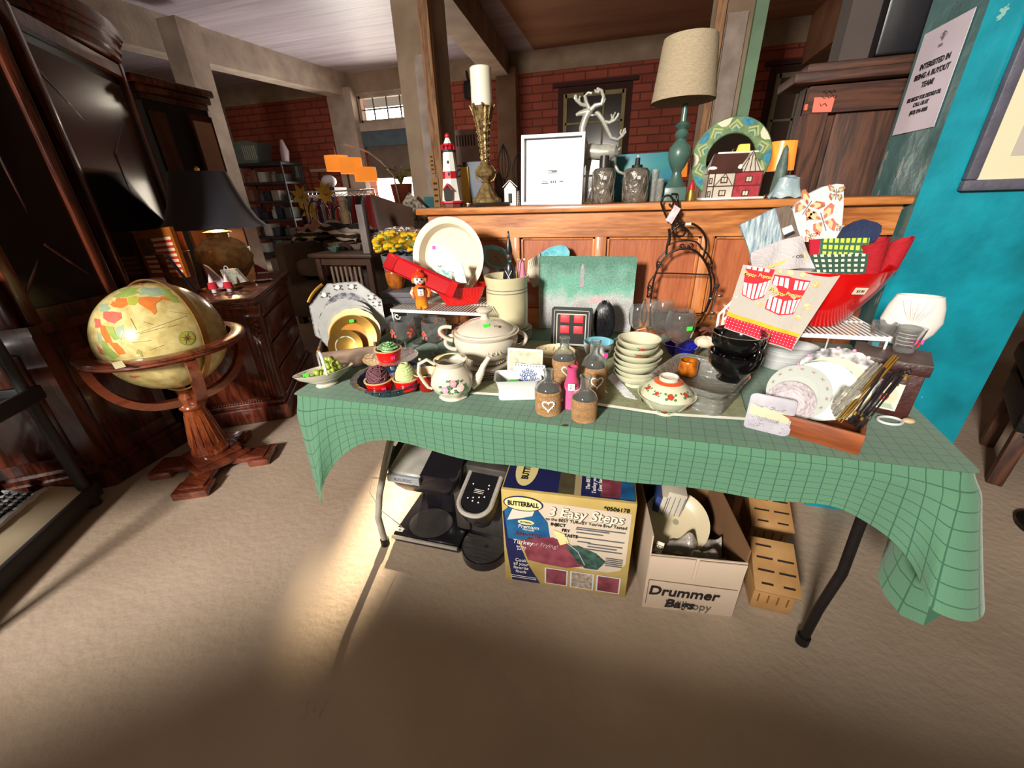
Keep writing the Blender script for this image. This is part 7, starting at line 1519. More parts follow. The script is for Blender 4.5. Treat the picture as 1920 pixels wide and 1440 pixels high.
b.build('timber_frame',t)
b=MB();b.add([(-wH*.53,-dp*.62,hE*.96),(wH*.10,-dp*.62,hE*.96),(wH*.22,0,hR),(-wH*.42,0,hR),(-wH*.53,dp*.62,hE*.96),(wH*.5,dp*.62,hE*.96)],[(0,1,2,3),(3,2,5,4),(0,3,4)],CR)
b.ball((-wH*.44,-dp*.45,hE*1.12),(wH*.09,.003,hE*.10),SN,10,6);b.ball((wH*.08,-dp*.46,hE*1.12),(wH*.06,.003,hE*.14),SN,10,6);b.box((wH*.02,0,hR),(wH*.75,.008,.006),SN,bev=.002);b.build('roof',t)
for x_,z_ in((-wH*.2,hE*.72),(-wH*.2,hE*.25),(wH*.26,hE*.72),(wH*.24,hE*.22),(-wH*.45,hE*.7),(-wH*.45,hE*.22)):
    b=MB();b.box((x_,-dp/2-.0016,z_),(wH*.13 if abs(x_)<wH*.4 else wH*.06,.003,hE*.22),CT);b.box((x_,-dp/2-.0032,z_),(wH*.09 if abs(x_)<wH*.4 else wH*.03,.0008,hE*.15),CWh);b.box((x_,-dp/2-.0038,z_),(.0012,.0006,hE*.15),CT);b.build('window',t)
x,r,h=K(1382,1408,278,270,1.74);hz0=ony(1395,290,1.74).z-ZK;b=MB();b.prism([(-r*.95,hz0),(r*1.05,hz0),(r*.75,h),(-r*.6,h)],.03,OY);b.box((0,.015,hz0/2),(.004,.004,hz0),BZ);tag(b.build('yellow_glass_shade'),'small yellow glass lampshade peeping over the cottage roof','lamp',loc=(x,1.74,ZK))
x,r,h=K(1288,1306,352,336,1.69);t=thing('red_figurine','tiny red and gold figurine between the green lamp and cottage','figurine',(x,1.69,ZK));b=MB();b.lathe([(0,0),(r*.8,0),(r*.9,h*.3),(r*.5,h*.6),(0,h*.65)],GOLD,14);b.build('base',t);b=MB();b.lathe([(r*.6,h*.45),(r*.7,h*.6),(r*.3,h*.85),(0,h)],LR,14);b.build('hat',t)
# draped blue-grey china cloth and sea green cone
y=1.665;x0,x1=ony(1433,360,y).x,ony(1518,355,y).x;hz_=ony(1470,330,y).z-ZK;cxx=(x0+x1)/2
b=MB();b.surf(lambda u,v:(lambda a,q:(.052*q*cos(a)*1.0+.0,.032*q*sin(a),hz_*(1-v)**1.1*(.95+.05*sin(a*2))+.003+.003*sin(a*7)*v))(u*2*pi,min(v*6,.58)+.42*v**1.5*(1+.12*sin(u*2*pi*7)*v)),60,10,mat('blue_grey_china','#9fb4b4',rough=.4,coat=.3,ns=20,col2='#8297a0',bump=.4,bs=40));b.ball((0,0,hz_*.95),(.020,.012,.006),mat('blue_grey_china','#9fb4b4'),16,8)
tag(b.build('china_drape'),'pale blue grey draped china piece at the right end of the counter','ornament',loc=(cxx,y,ZK))
x,r,h=K(1448,1486,310,268,1.80);b=MB();b.lathe([(0,0),(r*.9,0),(r*.85,h*.2),(r*.65,h*.6),(r*.3,h*.9),(0,h*.97)],mat('verdigris','#5c6f66',rough=.5,ns=25,col2='#43564f',bump=.4,bs=60),20,sx=.8);tag(b.build('verdigris_cone'),'verdigris green cone ornament behind the blue grey china drape','ornament',loc=(x,1.80,ZK))

# ================================================================ under the table
KB=mat('machine_black','#17151a',rough=.3,coat=.4,ns=20);KS=mat('machine_silver','#b5afa6',rough=.35,metal=.35,ns=20);KD=mat('machine_dark_grey','#3c3836',rough=.35,ns=20);KT=mat('tank_smoke','#3a3532',rough=.15,coat=.5)
# left brewer
p=onz(722,1018);q=onz(845,1043);wk=(q-p).length;a=atan2(q.y-p.y,q.x-p.x)
t=thing('coffee_brewer','black pod coffee brewer with silver sloping lid and small screen, left under the table','coffee maker',(p.x+.03,p.y+.012,0),a);H_=.40
HB_=.375;t['_']=0;del t['_']
b=MB();b.box((wk*.5,.14,.02),(wk,.27,.04),KB,bev=.008);b.build('drip_base',t)
b=MB();b.box((wk*.5,-.004,.036),(wk*.98,.010,.012),KS,bev=.002);b.build('chrome_strip',t)
b=MB();b.lathe([(0,.041),(.075,.041),(.08,.044),(.0,.046)],KD,32,c=(wk*.45,.09,0),sx=1.1);b.build('drip_plate',t)
b=MB();b.box((wk*.60,.23,.20),(wk*.80,.10,.34),KB,bev=.02);b.tube([(wk*.62,.20,.06),(wk*.72,.19,.20),(wk*.74,.17,.28)],[.05,.055,.07],KB,16);b.build('body',t)
b=MB();b.surf(lambda u,v:(wk*(.10+.92*u),.06-.0+.20*v-.03*sin(pi*u),HB_-.085+.07*v*0+.0),2,2,KB)if 0 else None
o1=rrect(wk*1.02,.25,.045,6);nn=len(o1)
vs=[];lv=[(.78,.24),(.92,.27),(1.0,.30),(1.0,.345)]
for s,z in lv:vs+=[(wk*.53+x_*s,.14+y_*s,z+(y_+.12)*.28)for x_,y_ in o1]
b.add(vs,[(k*nn+i,k*nn+(i+1)%nn,(k+1)*nn+(i+1)%nn,(k+1)*nn+i)for k in range(3)for i in range(nn)]+[tuple(range(nn))[::-1],tuple(range(3*nn,4*nn))],KB);b.build('head',t)
Rt=Matrix.Rotation(atan2(.28,1),3,'X')
b=MB();b.box((wk*.34,.135,.366),(wk*.46,.25,.026),KS,bev=.008,R=Rt);b.box((wk*.34,.008,.322),(wk*.46,.02,.032),mat('machine_pale_silver','#b9c0c6',rough=.25,metal=.6),bev=.004);hl=b.build('brew_handle',t)
b=MB();b.text('KEURIG',.020,GI,XZ(wk*.34,-.003,.322));b.build('brand_lettering',hl)
b=MB();b.box((wk*.76,.11,.358),(wk*.20,.085,.006),mat('screen_grey','#8d8872',rough=.2,coat=.5),bev=.001,R=Rt);b.build('screen',t)
b=MB();b.lathe([(0,.0),(.020,.0),(.021,.004),(.014,.006),(.013,.002),(0,.002)],KD,24);o=b.build('dial',t);o.location=(wk*.72,.035,.335);o.rotation_euler=(.27,0,0)
b=MB();b.box((wk*.80,.19,.385),(.026,.012,.001),PNK,R=Rt);b.build('price_sticker',t)
b=MB();b.tube([(-.01,.12,.36),(-.02,.12,.30),(-.01,.12,.24)],[.02,.026,.024],mat('lever_blue_grey','#4c4c58',rough=.3,coat=.3),10);b.build('side_lever',t)
b=MB();b.tube([(wk*.04,.02,.30),(-.035,.0,.31),(-.05,-.01,.25),(-.02,-.01,.17),(.03,-.01,.13),(.05,.02,.06)],.0018,mat('clear_wire','#b0a690',rough=.4),5);b.build('cord',t)
b=MB();b.box((wk*.07,.03,.0415),(.030,.02,.001),WW);b.box((wk*.07,.028,.0422),(.010,.008,.0006),GI);b.build('info_sticker',t)
# right brewer
p=onz(850,1045);q=onz(935,1060);
cx_,cy_=onz(893,1070).x,onz(893,1070).y;
t=thing('coffee_maker','dark pod coffee maker with oval silver framed keypad, beside the white turkey fryer box','coffee maker',(cx_,cy_,0),-.06)
b=MB();dr=[]
o1=[(.088*cos(a),.09+.09*sin(a))for a in[pi+pi*i/12 for i in range(13)]]+[(.088,.27),(-.088,.27)]
def ext(b_,out,z0,z1,m,s=1):n=len(out);b_.add([(x_,y_,z0)for x_,y_ in out]+[(x_*s,y_*s,z1)for x_,y_ in out],[tuple(range(n))[::-1],tuple(range(n,2*n))]+[(i,(i+1)%n,(i+1)%n+n,i+n)for i in range(n)],m)
ext(b,o1,0,.035,KB);b.build('base',t)
b=MB();ext(b,[(x_*.93,y_*.93+.006)for x_,y_ in o1[:13]]+[(.08,.12),(-.08,.12)],.035,.041,mat('drip_grille','#4a4644',rough=.35,metal=.5,bump=.5,bs=90,stretch=(.1,1,1)));b.lathe([(0,.0415),(.008,.0415)],LB,14,c=(.01,.08,0));b.build('drip_tray',t)
b=MB();b.box((0,.205,.19),(.17,.13,.33),KD,bev=.015);b.build('column',t)
b=MB();b.box((-.105,.20,.20),(.06,.15,.31),KT,bev=.012);b.build('water_tank',t)
b=MB();b.tube([(0,.085,.16),(0,.085,.20),(0,.09,.25)],[.035,.048,.055],KB,24);b.build('brew_head',t)
o2=rrect(.125,.23,.055,7);b=MB();n=len(o2);T0=Matrix.Translation((0,.10,.305))@Matrix.Rotation(.38,4,'X');b.T=T0
ext(b,o2,-.05,0,KB,1.02);b.build('head',t);b=MB();b.T=T0;b.tube([(x_,y_,.002)for x_,y_ in rrect(.118,.222,.052,7)],.0085,KS,8,closed=True);b.build('silver_frame',t)
b=MB();b.T=T0;ext(b,rrect(.10,.20,.045,7),-.001,.006,KB);kp=b.build('keypad',t);b=MB();b.T=T0
for x_,y_ in((-.03,.0),(.028,.005),(.030,-.008),(-.03,-.055),(-.012,-.050),(.008,-.045),(.026,-.04),(-.01,-.062),(.012,-.064)):b.lathe([(0,.0066),(.0028,.0066)],mat('key_white','#cfcac0',rough=.5),8,c=(x_,y_,0))
for k in range(3):b.box((-.0,-.018-.006*k,.0066),(.035,.0016,.0004),mat('key_white','#cfcac0'))
b.build('keys',kp)
b=MB();b.box((0,0,0),(.008,.02,.008),KS,bev=.002);o=b.build('silver_joint',t);o.location=(.086,.17,.22)
# turkey fryer carton
p=onz(948,1085);q=onz(1172,1120);wB=(q-p).length;a=atan2(q.y-p.y,q.x-p.x);hBx2=ony(1060,915,p.y).z
t=thing('turkey_fryer_carton','large printed turkey fryer carton with blue and gold artwork in the middle under the table','box',(p.x,p.y,0),a);hB2=.40
BGd=mat('carton_gold','#b09a5c',rough=.5,ns=6,col2='#937a40');BWh=mat('carton_white','#b9ab98',rough=.55,ns=4,na=.05);BNv=mat('carton_navy','#20234f',rough=.4,ns=6);BTl=mat('carton_blue','#1f5f86',rough=.4,ns=14,col2='#183c68');BMt=mat('carton_meat','#8a4450',rough=.5,ns=22,col2='#5c2430',detail=5);BVg=mat('carton_greens','#3c5c50',rough=.5,ns=50,col2='#1c2c2c',detail=5);BCr=mat('carton_cream','#cfbe84',rough=.5)
b=MB();b.box((wB/2,.15,hB2/2),(wB,.30,hB2),BGd,bev=.002);b.build('box',t)
def F_(u,v,k=1):return(u*wB,-.0006*k,v*hB2)
def fp(b_,pts,m,k=1):b_.add([F_(u,v,k)for u,v in pts],[tuple(range(len(pts)))],m)
b=MB();fp(b,[(.06,.93),(.97,.90),(.97,.38),(.93,.30),(.84,.26),(.60,.26),(.36,.26),(.25,.5),(.30,.80),(.15,.86)],BWh,1);fp(b,[(.02,.80),(.10,.86),(.28,.84),(.36,.72),(.38,.55),(.30,.48),(.04,.50)],BTl,3)
fp(b,[(.005,.78),(.06,.84),(.10,.84),(.04,.66),(.14,.42),(.20,.22),(.30,.01),(.06,.01),(.02,.4)],BNv,2)
fp(b,[(.04,.70),(.10,.86),(.26,.83),(.24,.77),(.14,.73)],mat('carton_pale','#c3b4a8',rough=.5),4)
fp(b,[(.14,.50),(.24,.53),(.40,.57),(.52,.52),(.60,.40),(.66,.30),(.52,.25),(.34,.26),(.20,.28)],BMt,4);fp(b,[(.50,.50),(.60,.52),(.74,.46),(.82,.38),(.76,.28),(.66,.28),(.60,.34)],BVg,5)
fp(b,[(.40,.66),(.50,.62),(.53,.54),(.46,.50),(.44,.56)],BCr,6);b.tube([F_(.50,.55,6),F_(.60,.46,6),F_(.66,.32,6)],.002,mat('fork_grey','#a8a0a0',rough=.3),5)
for k in range(3):u0=.34+.21*k;fp(b,[(u0,.03),(u0+.19,.03),(u0+.19,.22),(u0,.22)],WW,3);fp(b,[(u0+.012,.04),(u0+.178,.04),(u0+.178,.21),(u0+.012,.21)],(BMt,mat('carton_food','#6f5c4c',rough=.5,ns=70,col2='#b0a49a'),BMt)[k],4)
b.build('front_print',t)
b=MB();oval=lambda cu,cv,ru,rv:[(cu+ru*cos(i*pi/12),cv+rv*sin(i*pi/12))for i in range(24)]
fp(b,oval(.17,.885,.155,.075),BNv,5);fp(b,oval(.17,.885,.145,.065),BCr,6);fp(b,oval(.19,.70,.065,.025),BCr,6)
def tx_(b_,s,u,v,sz,m,sx=1,shear=0,rz=0,bold=0,k=8):b_.text(s,sz,m,Matrix.Translation(F_(u,v,k))@Matrix.Rotation(-rz,4,'Y')@Matrix.Rotation(pi/2,4,'X'),sx=sx,shear=shear,bold=bold)
tx_(b,'BUTTERBALL',.17,.883,.025,INKB,.68,bold=.0008);tx_(b,'BUTTERBALL',.19,.70,.009,INKB,.7)
SHDW=mat('letter_shadow','#4a4038',rough=.6)
tx_(b,'3 Easy Steps',.645,.835,.052,SHDW,.88,.2,bold=.001,k=7);tx_(b,'3 Easy Steps',.64,.842,.052,mat('letter_cream','#d3c8b4',rough=.5),.88,.2,bold=.0006,k=9)
tx_(b,'*0506178',.86,.935,.020,INKB,.95,bold=.0003);tx_(b,"to the BEST TURKEY You've Ever Tasted",.645,.765,.0165,INKB,.88)
for s,u,v in(('INJECT',.44,.715),('FRY',.50,.665),('TASTE',.54,.615)):tx_(b,s,u,v,.017,INKB,.9,bold=.0003)
for u,v,w_ in((.76,.715,.36),(.70,.697,.25),(.68,.665,.2),(.76,.615,.36),(.64,.57,.1),(.80,.56,.26),(.78,.53,.22),(.78,.50,.3)):b.box(F_(u,v,8),(w_*wB,.0006,.0030),GI)
for i in range(5):b.box(F_(.88,.43-.02*i,8),(.13*wB,.0006,.0025),GI)
WT_=mat('letter_white','#d5cfc8',rough=.5)
tx_(b,'Premium',.21,.655,.021,WT_,.9,.2);tx_(b,'Marinade',.21,.625,.010,WT_);tx_(b,'Seasoning',.20,.575,.023,mat('letter_rust','#6c2c2c'),.9,.2);tx_(b,'for',.22,.535,.015,mat('letter_rust','#6c2c2c'));tx_(b,'Turkey',.16,.48,.026,WT_,.9,.2);tx_(b,'or Frying!',.34,.48,.024,mat('letter_pale_pink','#a88a90',rough=.5),.9,.2);tx_(b,'EXTRA',.15,.425,.011,WT_);tx_(b,'JUICY',.15,.40,.011,WT_)
for s,v in(('Cook',.27),('all your',.225),('favorite',.18),('foods',.135)):tx_(b,s,.14,v,.020,WT_,.85,.15)
[b.box(F_(.16,.08-.02*i,8),(.22*wB,.0006,.002),WT_)for i in range(2)]
b.build('front_lettering',t)
b=MB();
def FT(u,v,k=1):return(u*wB,v*.30,hB2+.0006*k)
def ft(b_,pts,m,k=1):b_.add([FT(u,v,k)for u,v in pts],[tuple(range(len(pts)))],m)
ft(b,[(.01,.03),(.55,.03),(.55,.9),(.01,.9)],BNv,2);ft(b,[(.43,.03),(.55,.03),(.55,.9),(.43,.9)],mat('carton_olive','#4c4430',rough=.5,ns=30),3);ft(b,[(.55,.02),(.60,.02),(.60,.98),(.55,.98)],mat('packing_tape','#9c8a68',rough=.3,coat=.5),4);ft(b,[(.60,.03),(.99,.03),(.99,.9),(.60,.9)],BNv,2);ft(b,[(.74,.05),(.92,.05),(.95,.5),(.76,.5)],BMt,3);ft(b,[(.88,.04),(.99,.04),(.99,.6),(.92,.6)],BTl,4)
ov=[(.16+.09*cos(i*pi/12),.38+.30*sin(i*pi/12))for i in range(24)];ft(b,ov,BCr,4)
b.text('BUTTERBALL',.030,INKB,Matrix.Translation(FT(.16,.42,5))@Matrix.Rotation(pi/2,4,'Z'),bold=.001,sx=.8)
for i,s in enumerate(("The BEST","Turkey you've","Ever had...","")):b.text(s,.018,WT_,Matrix.Translation(FT(.65+.045*i,.25,5))@Matrix.Rotation(pi/2,4,'Z'),shear=.15)if s else None
b.build('top_print',t)
# copy paper carton with flaps folded
p=onz(1203,1137);q=onz(1372,1156);wC_=(q-p).length;a=atan2(q.y-p.y,q.x-p.x);hC_=.235;dC=.36;CBW=mat('white_cardboard','#b5a28e',rough=.8,ns=4,na=.05);CBB=mat('brown_cardboard','#7c5838',rough=.85,ns=5)
t=thing('open_carton','open white copy paper carton with handwriting, filled with a plate and binders','box',(p.x,p.y,0),a)
for nm,c,d in(('front_wall',(wC_/2,.002,hC_/2),(wC_,.004,hC_)),('back_wall',(wC_/2,dC,hC_*.6),(wC_,.004,hC_*1.2)),('left_wall',(.002,dC/2,hC_*.65),(.004,dC-.008,hC_*1.3)),('right_wall',(wC_-.002,dC/2,hC_*.6),(.004,dC-.008,hC_*1.2)),('bottom',(wC_/2,dC/2,.003),(wC_-.01,dC-.01,.005))):
    b=MB();b.box(c,d,CBB if nm in('right_wall','bottom','back_wall')else CBW);b.build(nm,t)
b=MB();b.box((wC_*.235+.001,-.003,hC_*.80),(wC_*.47,.003,hC_*.40),CBW,R=Matrix.Rotation(.05,3,'X'));b.build('front_flap',t);b=MB();b.box((wC_*.75,-.003,hC_*.78),(wC_*.48,.003,hC_*.42),CBW,R=Matrix.Rotation(.06,3,'X'));b.build('front_flap',t)
b=MB();b.text('Drummer',.054,INKB,XZ(wC_*.42,-.0045,hC_*.36,0),shear=.1,sx=.95,bold=.0012,ext=.0003);b.text('Bags',.050,INKB,XZ(wC_*.40,-.0045,hC_*.14),shear=.2,bold=.0012,ext=.0003);b.text('Willcopy',.045,mat('carton_grey_print','#5c5048',rough=.8),XZ(wC_*.50,-.0040,hC_*.13),sx=.85,ext=.0002)
for(x1_,z1_),(x2_,z2_)in(((.03,.56),(.97,.52)),((.03,.1),(.03,.56))):b.cyl((wC_*x1_,-.0035,hC_*z1_),(wC_*x2_,-.0035,hC_*z2_),.0007,CBB,seg=4)
b.build('handwriting',t);cT=Matrix.Translation((p.x,p.y,0))@Matrix.Rotation(a,4,'Z')
x_,y_=(cT@Vector((wC_*.40,.155,0))).x,(cT@Vector((wC_*.40,.155,0))).y;zq_=ony(1268,1010,y_-.06).z
cP=ony(1268,992,y_);t=thing('cream_dinner_plate','cream dinner plate tilted on top of the open carton','plate',(cP.x,y_,cP.z-.05),0,rot=(0,0,0));
b=MB();b.T=Matrix.Translation((0,.03,.052))@Matrix.Rotation(radians(34),4,'X');rP=.105;b.lathe([(0,.003),(rP*.6,.003),(rP*.66,.007),(rP*.97,.016),(rP,.017),(rP*.98,.013),(rP*.6,-.003),(0,-.003)],mat('cream_plate_dusty','#b5a88a',rough=.3,coat=.3,ns=6,na=.04),56);b.lathe([(.0,.0036),(.010,.0036)],mat('back_stamp','#7c7868',rough=.5),12);b.build('dish',t)
b=MB();b.text('SET',.018,INKB,XZ(0,-.0016,0));b.box((0,0,0),(.024,.002,.034),mat('pale_price_label','#dcc8b0'),rz=0);tag(b.build('set_tag'),'small SET paper tag on the plastic wrap in the carton','tag',loc=ony(1236,1026,y_-.10),rot=(-.6,.3,0))
BNB=mat('binder_blue','#2c3a6a',rough=.4);BNW=mat('binder_white','#a8a090',rough=.5)
for i,(px,py,m,lb)in enumerate(((1224,925,BNB,'blue binder standing leftmost in the open carton'),(1236,925,BNW,'white folder standing next to the blue binder in the carton'),(1258,920,BNW,'white spiral booklet leaning in the middle of the carton'))):
    c=ony(px,py+30,y_+.06+.0*i);b=MB();b.box((0,0,.0),(.018 if i<2 else .06,.16,.20),m,bev=.002,R=Matrix.Rotation(.14,3,'Y'))
    if i==2:
        for k in range(4):b.box((-.02+.016*k,-.081,.01),(.002,.001,.15),GI,R=Matrix.Rotation(.14,3,'Y'))
    tag(b.build('binder'),lb,'binder',loc=(c.x,y_+.125,c.z-.03))
b=MB();fl=mat('crinkled_film','#cfc6bc',rough=.12,glass=.7,ior=1.3,bump=1,bs=30);c=cT@Vector((wC_*.5,.08,hC_*.72));b.surf(lambda u,v:((u-.5)*wC_*.85,(v-.5)*.13,.02*sin(u*9+v*4)+.018*sin(v*13-u*5)+.012*cos(u*23)),30,16,fl,th=.001);tag(b.build('plastic_wrap'),'crinkled clear plastic wrap bundle in the front of the carton','plastic wrap',loc=c,rz=a)
b=MB();b.surf(lambda u,v:((u-.5)*wC_*.8,(v-.5)*.16,.015*sin(u*7)+.012*cos(v*11+u*3)),16,10,mat('mauve_fabric','#7c5a50',rough=.8,ns=20),th=.01);tag(b.build('folded_fabric'),'dull mauve fabric folded under the plastic wrap in the carton','fabric',loc=cT@Vector((wC_*.5,.10,hC_*.45)),rz=a)
# shallow orange brown basket behind carton, tan plastic drawer baskets
c=onz(1345,965,.26);t=thing('wooden_bowl','reddish brown wooden bowl tilted behind the open carton','bowl',(c.x+.05,c.y+.20,.23),0,rot=(-.35,.2,0));b=MB();b.lathe(shell([(.05,0),(.07,.003),(.13,.06),(.15,.10)],.005),mat('redwood_bowl','#7c3c1a',rough=.4,coat=.3,ns=8,stretch=(1,1,4)),48);b.build('bowl',t);b=MB();b.tube([(.149*cos(q),.149*sin(q),.10)for q in[i*pi/20 for i in range(40)]],.005,mat('redwood_bowl','#7c3c1a'),8,closed=True);b.build('rim',t)
c=onz(1330,1010,.0);b=MB();b.box((0,0,.09),(.22,.2,.18),CBB,bev=.004);tag(b.build('brown_carton'),'plain brown carton under the wooden bowl behind the open carton','box',loc=(.36,1.42,0))
TPL=mat('tan_slotted_plastic','#ad8656',rough=.5,ns=10,col2='#946c40');SLT=mat('slot_shadow','#1c120c',rough=.9)
def knife_block(lb,pf,ph,s):
    p=onz(*pf);t=thing('slotted_basket',lb,'knife block',(p.x,p.y,0),-.05);w_,h_,d_=.115*s,.085*s,.15*s
    b=MB();b.box((w_/2,d_*.5+.01,h_/2),(w_,d_,h_),TPL,bev=.006);b.build('base',t)
    b=MB();Rq=Matrix.Rotation(radians(24),3,'X');b.box((w_/2+.005,d_*.55,h_+.035*s),(w_*1.12,d_*1.15,.012),TPL,bev=.003,R=Rq);b.prism([(0,0),(d_*1.0,0),(d_*1.0,.075*s),(0,.012*s)],w_*.96,TPL,F=lambda y__,x__,z__:(x__+w_*.02,y__+.014,z__+h_-.006));tp=b.build('slotted_top',t)
    for i in range(4):
        for j in range(2 if i else 1):
            b=MB();b.box((0,0,0),(w_*(.40 if i<3 else .28),.006,.001),SLT,R=Rq);o=b.build('slot',tp);v=Rq@Vector((w_*(-.24+.52*j),d_*(.40-.27*i),.0068));o.location=(w_/2+.005+v.x,d_*.55+v.y,h_+.035*s+v.z)
    b=MB()
    for k in range(4):b.box((w_*(.15+.23*k),.0095,h_*.6),(.004,.001,h_*.4),mat('ridge_brown','#6f4420',rough=.6))
    b.build('ridges',t)
knife_block('tan slotted wooden knife block, nearer one right of the carton',(1405,1142),None,1.0)
knife_block('tan slotted wooden knife block, farther one behind the nearer block',(1400,1022),None,1.08)
# loose thread on the floor
c=onz(585,1330);b=MB();P=[onz(*q,.0015)-c for q in((560,1352),(575,1340),(572,1322),(580,1312),(592,1318),(586,1335),(600,1325),(598,1345),(606,1330),(612,1312),(620,1310))];b.tube([(p.x,p.y,.0012)for p in P],.0006,mat('pale_thread','#c9bda8',rough=.9),5);tag(b.build('loose_thread'),'tangled pale thread lying alone on the concrete floor','thread',loc=(c.x,c.y,0))
# ================================================================ things on the cart and dresser
CTm=Matrix.Translation(cart.location)@Matrix.Rotation(cart.rotation_euler.z,4,'Z')
def onc(u,v,z):return CTm@Vector((u,v,z))
BEI=mat('beige_plastic','#c2b396',rough=.5,ns=8,na=.05);crz=cart.rotation_euler.z
t=thing('beige_printer_lid','beige plastic machine cover lying on the lowest cart tray','machine',onc(-.075,-.235,.062),crz)
b=MB();b.prism([(-.055,0),(.06,0),(.06,.025),(.03,.05),(-.055,.075)],.42,BEI,F=lambda x_,y_,z_:(x_,y_-.21,z_));b.build('cover',t);b=MB();b.box((-.075,-.06,.04),(.034,.24,.07),WW,bev=.006);b.tube([(-.045,-.18+i*.036,.084+.004*sin(i*3))for i in range(11)],.010,WW,8);b.build('paper_roll',t)
t=thing('desk_phone','black office desk phone with grey keys on the cart','phone',onc(-.235,-.105,.062),crz);b=MB();b.prism([(-.09,0),(.075,0),(.075,.04),(-.09,.09)],.18,KB,F=lambda x_,y_,z_:(x_,y_-.09,z_));b.build('body',t)
b=MB();[b.box((.05-.028*i,.07-.023*j,.052+.0085*i),(.016,.014,.006),mat('key_grey','#8d8d90',rough=.4)if(i+j)%4 else WW,bev=.002)for i in range(4)for j in range(7)];b.build('keys',t);b=MB();b.tube([(-.07,-.085,.10),(-.075,0,.115),(-.07,.085,.10)],[.02,.016,.02],KB,10);b.build('handset',t)
t=thing('black_keyboard','black keyboard at the near end of the lowest cart tray','keyboard',onc(-.235,-.335,.062),crz);b=MB();b.box((0,0,.012),(.30,.24,.024),KB,bev=.004);b.build('body',t);b=MB();[b.box((-.125+.021*i,-.09+.026*j,.027),(.017,.018,.006),CART,bev=.002)for i in range(13)for j in range(7)];k_=b.build('keys',t);k_['kind']='stuff'
t=thing('black_device','black electronic unit stored on the middle cart tray','device',onc(-.22,-.5,.558),crz);b=MB();b.box((0,0,.04),(.36,.34,.08),KB,bev=.01);b.build('case',t);b=MB();b.box((.181,0,.04),(.002,.2,.02),KD);b.build('front_slot',t)
# dresser top things
DM=Matrix.Translation((-1.99,1.75,0))@Matrix.Rotation(radians(32),4,'Z');DZ=DRZ+.001
def at_d(px,py):return onz(px,py,DZ)
# lamp: brass gourd base and black bell shade
x,y,r,h=S(437,528,376,490,480,430,DZ);
t=thing('brass_table_lamp','hammered brass gourd table lamp with flared black shade on the dresser','lamp',(x,y,DZ),0);BRG=mat('hammered_brass','#d9bc84',rough=.25,metal=.3,ns=20,col2='#a08058',bump=.5,bs=30);R=r*.98;Hb=h
b=MB();b.lathe([(0,0),(R*.5,0),(R*.55,.006),(R*.85,Hb*.22),(R*1.0,Hb*.45),(R*.93,Hb*.64),(R*.6,Hb*.80),(R*.36,Hb*.86),(R*.36,Hb*.93),(R*.48,Hb*.95),(R*.48,Hb*.97),(R*.25,Hb*1.0),(0,Hb*1.01)],BRG,56);b.build('base',t)
zs0=ony(405,428,y-.06).z-DZ;zs1=ony(385,322,y).z-DZ;rs0=(ony(485,425,y).x-ony(325,425,y).x)/2*.84;rs1=rs0*.52
b=MB();pr_s=[(rs0,zs0),(rs0*.86,zs0+(zs1-zs0)*.14),(rs0*.72,zs0+(zs1-zs0)*.40),(rs0*.60,zs0+(zs1-zs0)*.72),(rs1,zs1)];b.lathe(pr_s+[(a_-.003,z_)for a_,z_ in pr_s[::-1]],mat('black_silk_shade','#25222c',rough=.8,ns=40,na=.1,sheen=.3),56);b.build('shade',t)
b=MB();b.cyl((0,0,Hb),(0,0,zs1+.01),.005,BRG);b.lathe([(0,zs1+.005),(.012,zs1+.01),(.014,zs1+.022),(.006,zs1+.032),(0,zs1+.034)],GOLD,16);b.build('finial',t)
lamp('POINT','brass_lamp_bulb',(x,y,DZ+Hb+.05),(x,y,0),12,(1,.6,.28),shadow_soft_size=.03)
# flag picture book, carved wooden box, tray, trees, little bag
yy=y+.02;P=[ony(*q,1.86)for q in((219,440),(317,425),(362,560),(265,600))];P=[ony(*q,1.72)for q in((219,440),(317,425),(352,520),(258,520))]
A_=at_d(262,560);
t=thing('flag_plaque','wooden plaque with an american flag and carved map, beside the brass lamp','plaque',(P[3].x,1.72,P[3].z),0);o_=t.location
def q4(a_,b_,u,v):return P[3].lerp(P[2],u).lerp(P[0].lerp(P[1],u),v)
b=MB();b.prism([(p.x-o_.x,p.z-o_.z)for p in(P[3],P[2],P[1],P[0])],.02,mat('orange_oak_plaque','#a85c20',rough=.35,coat=.4,ns=6));b.build('board',t)
def qd(b_,u0,v0,u1,v1,m,k):b_.add([q4(0,0,*w_)-o_+Vector((0,-.0008*k,0))for w_ in((u0,v0),(u1,v0),(u1,v1),(u0,v1))],[(0,1,2,3)],m)
b=MB();qd(b,0,0,.26,1,mat('deep_blue','#1f2c50',rough=.5),1);b.build('blue_panel',t);b=MB();FR_=mat('flag_red','#c0321c',rough=.5);FWt=mat('flag_white','#d8c0a0',rough=.5)
for i in range(7):qd(b,.48 if i>3 else .34,.05+.11*i,.96,.105+.11*i,FR_,2);qd(b,.48 if i>3 else .34,.105+.11*i,.96,.16+.11*i,FWt,2)
qd(b,.36,.48,.60,.84,mat('carved_map','#6c4c2c',rough=.8,ns=60,bump=.8,bs=60),3);b.build('flag',t)
x,y2,r,h=S(352,552,318,380,510,470,DZ);t=thing('carved_vessel','carved brown wooden vessel between the plaque and brass lamp','vessel',(x,y2,DZ),0);b=MB();b.lathe(shell([(r*.8,0),(r*.9,.005),(r*1.0,h*.6),(r*1.02,h)],.006),mat('carved_brown','#7c4c2c',rough=.5,ns=16,col2='#4a2a18',bump=1,bs=40),32);b.build('body',t);b=MB();b.tube([(r*1.03*cos(a_),r*1.03*sin(a_),h)for a_ in[i*pi/16 for i in range(32)]],.004,mat('orange_rim','#b06a2a',rough=.4),6,closed=True);b.build('rim',t)
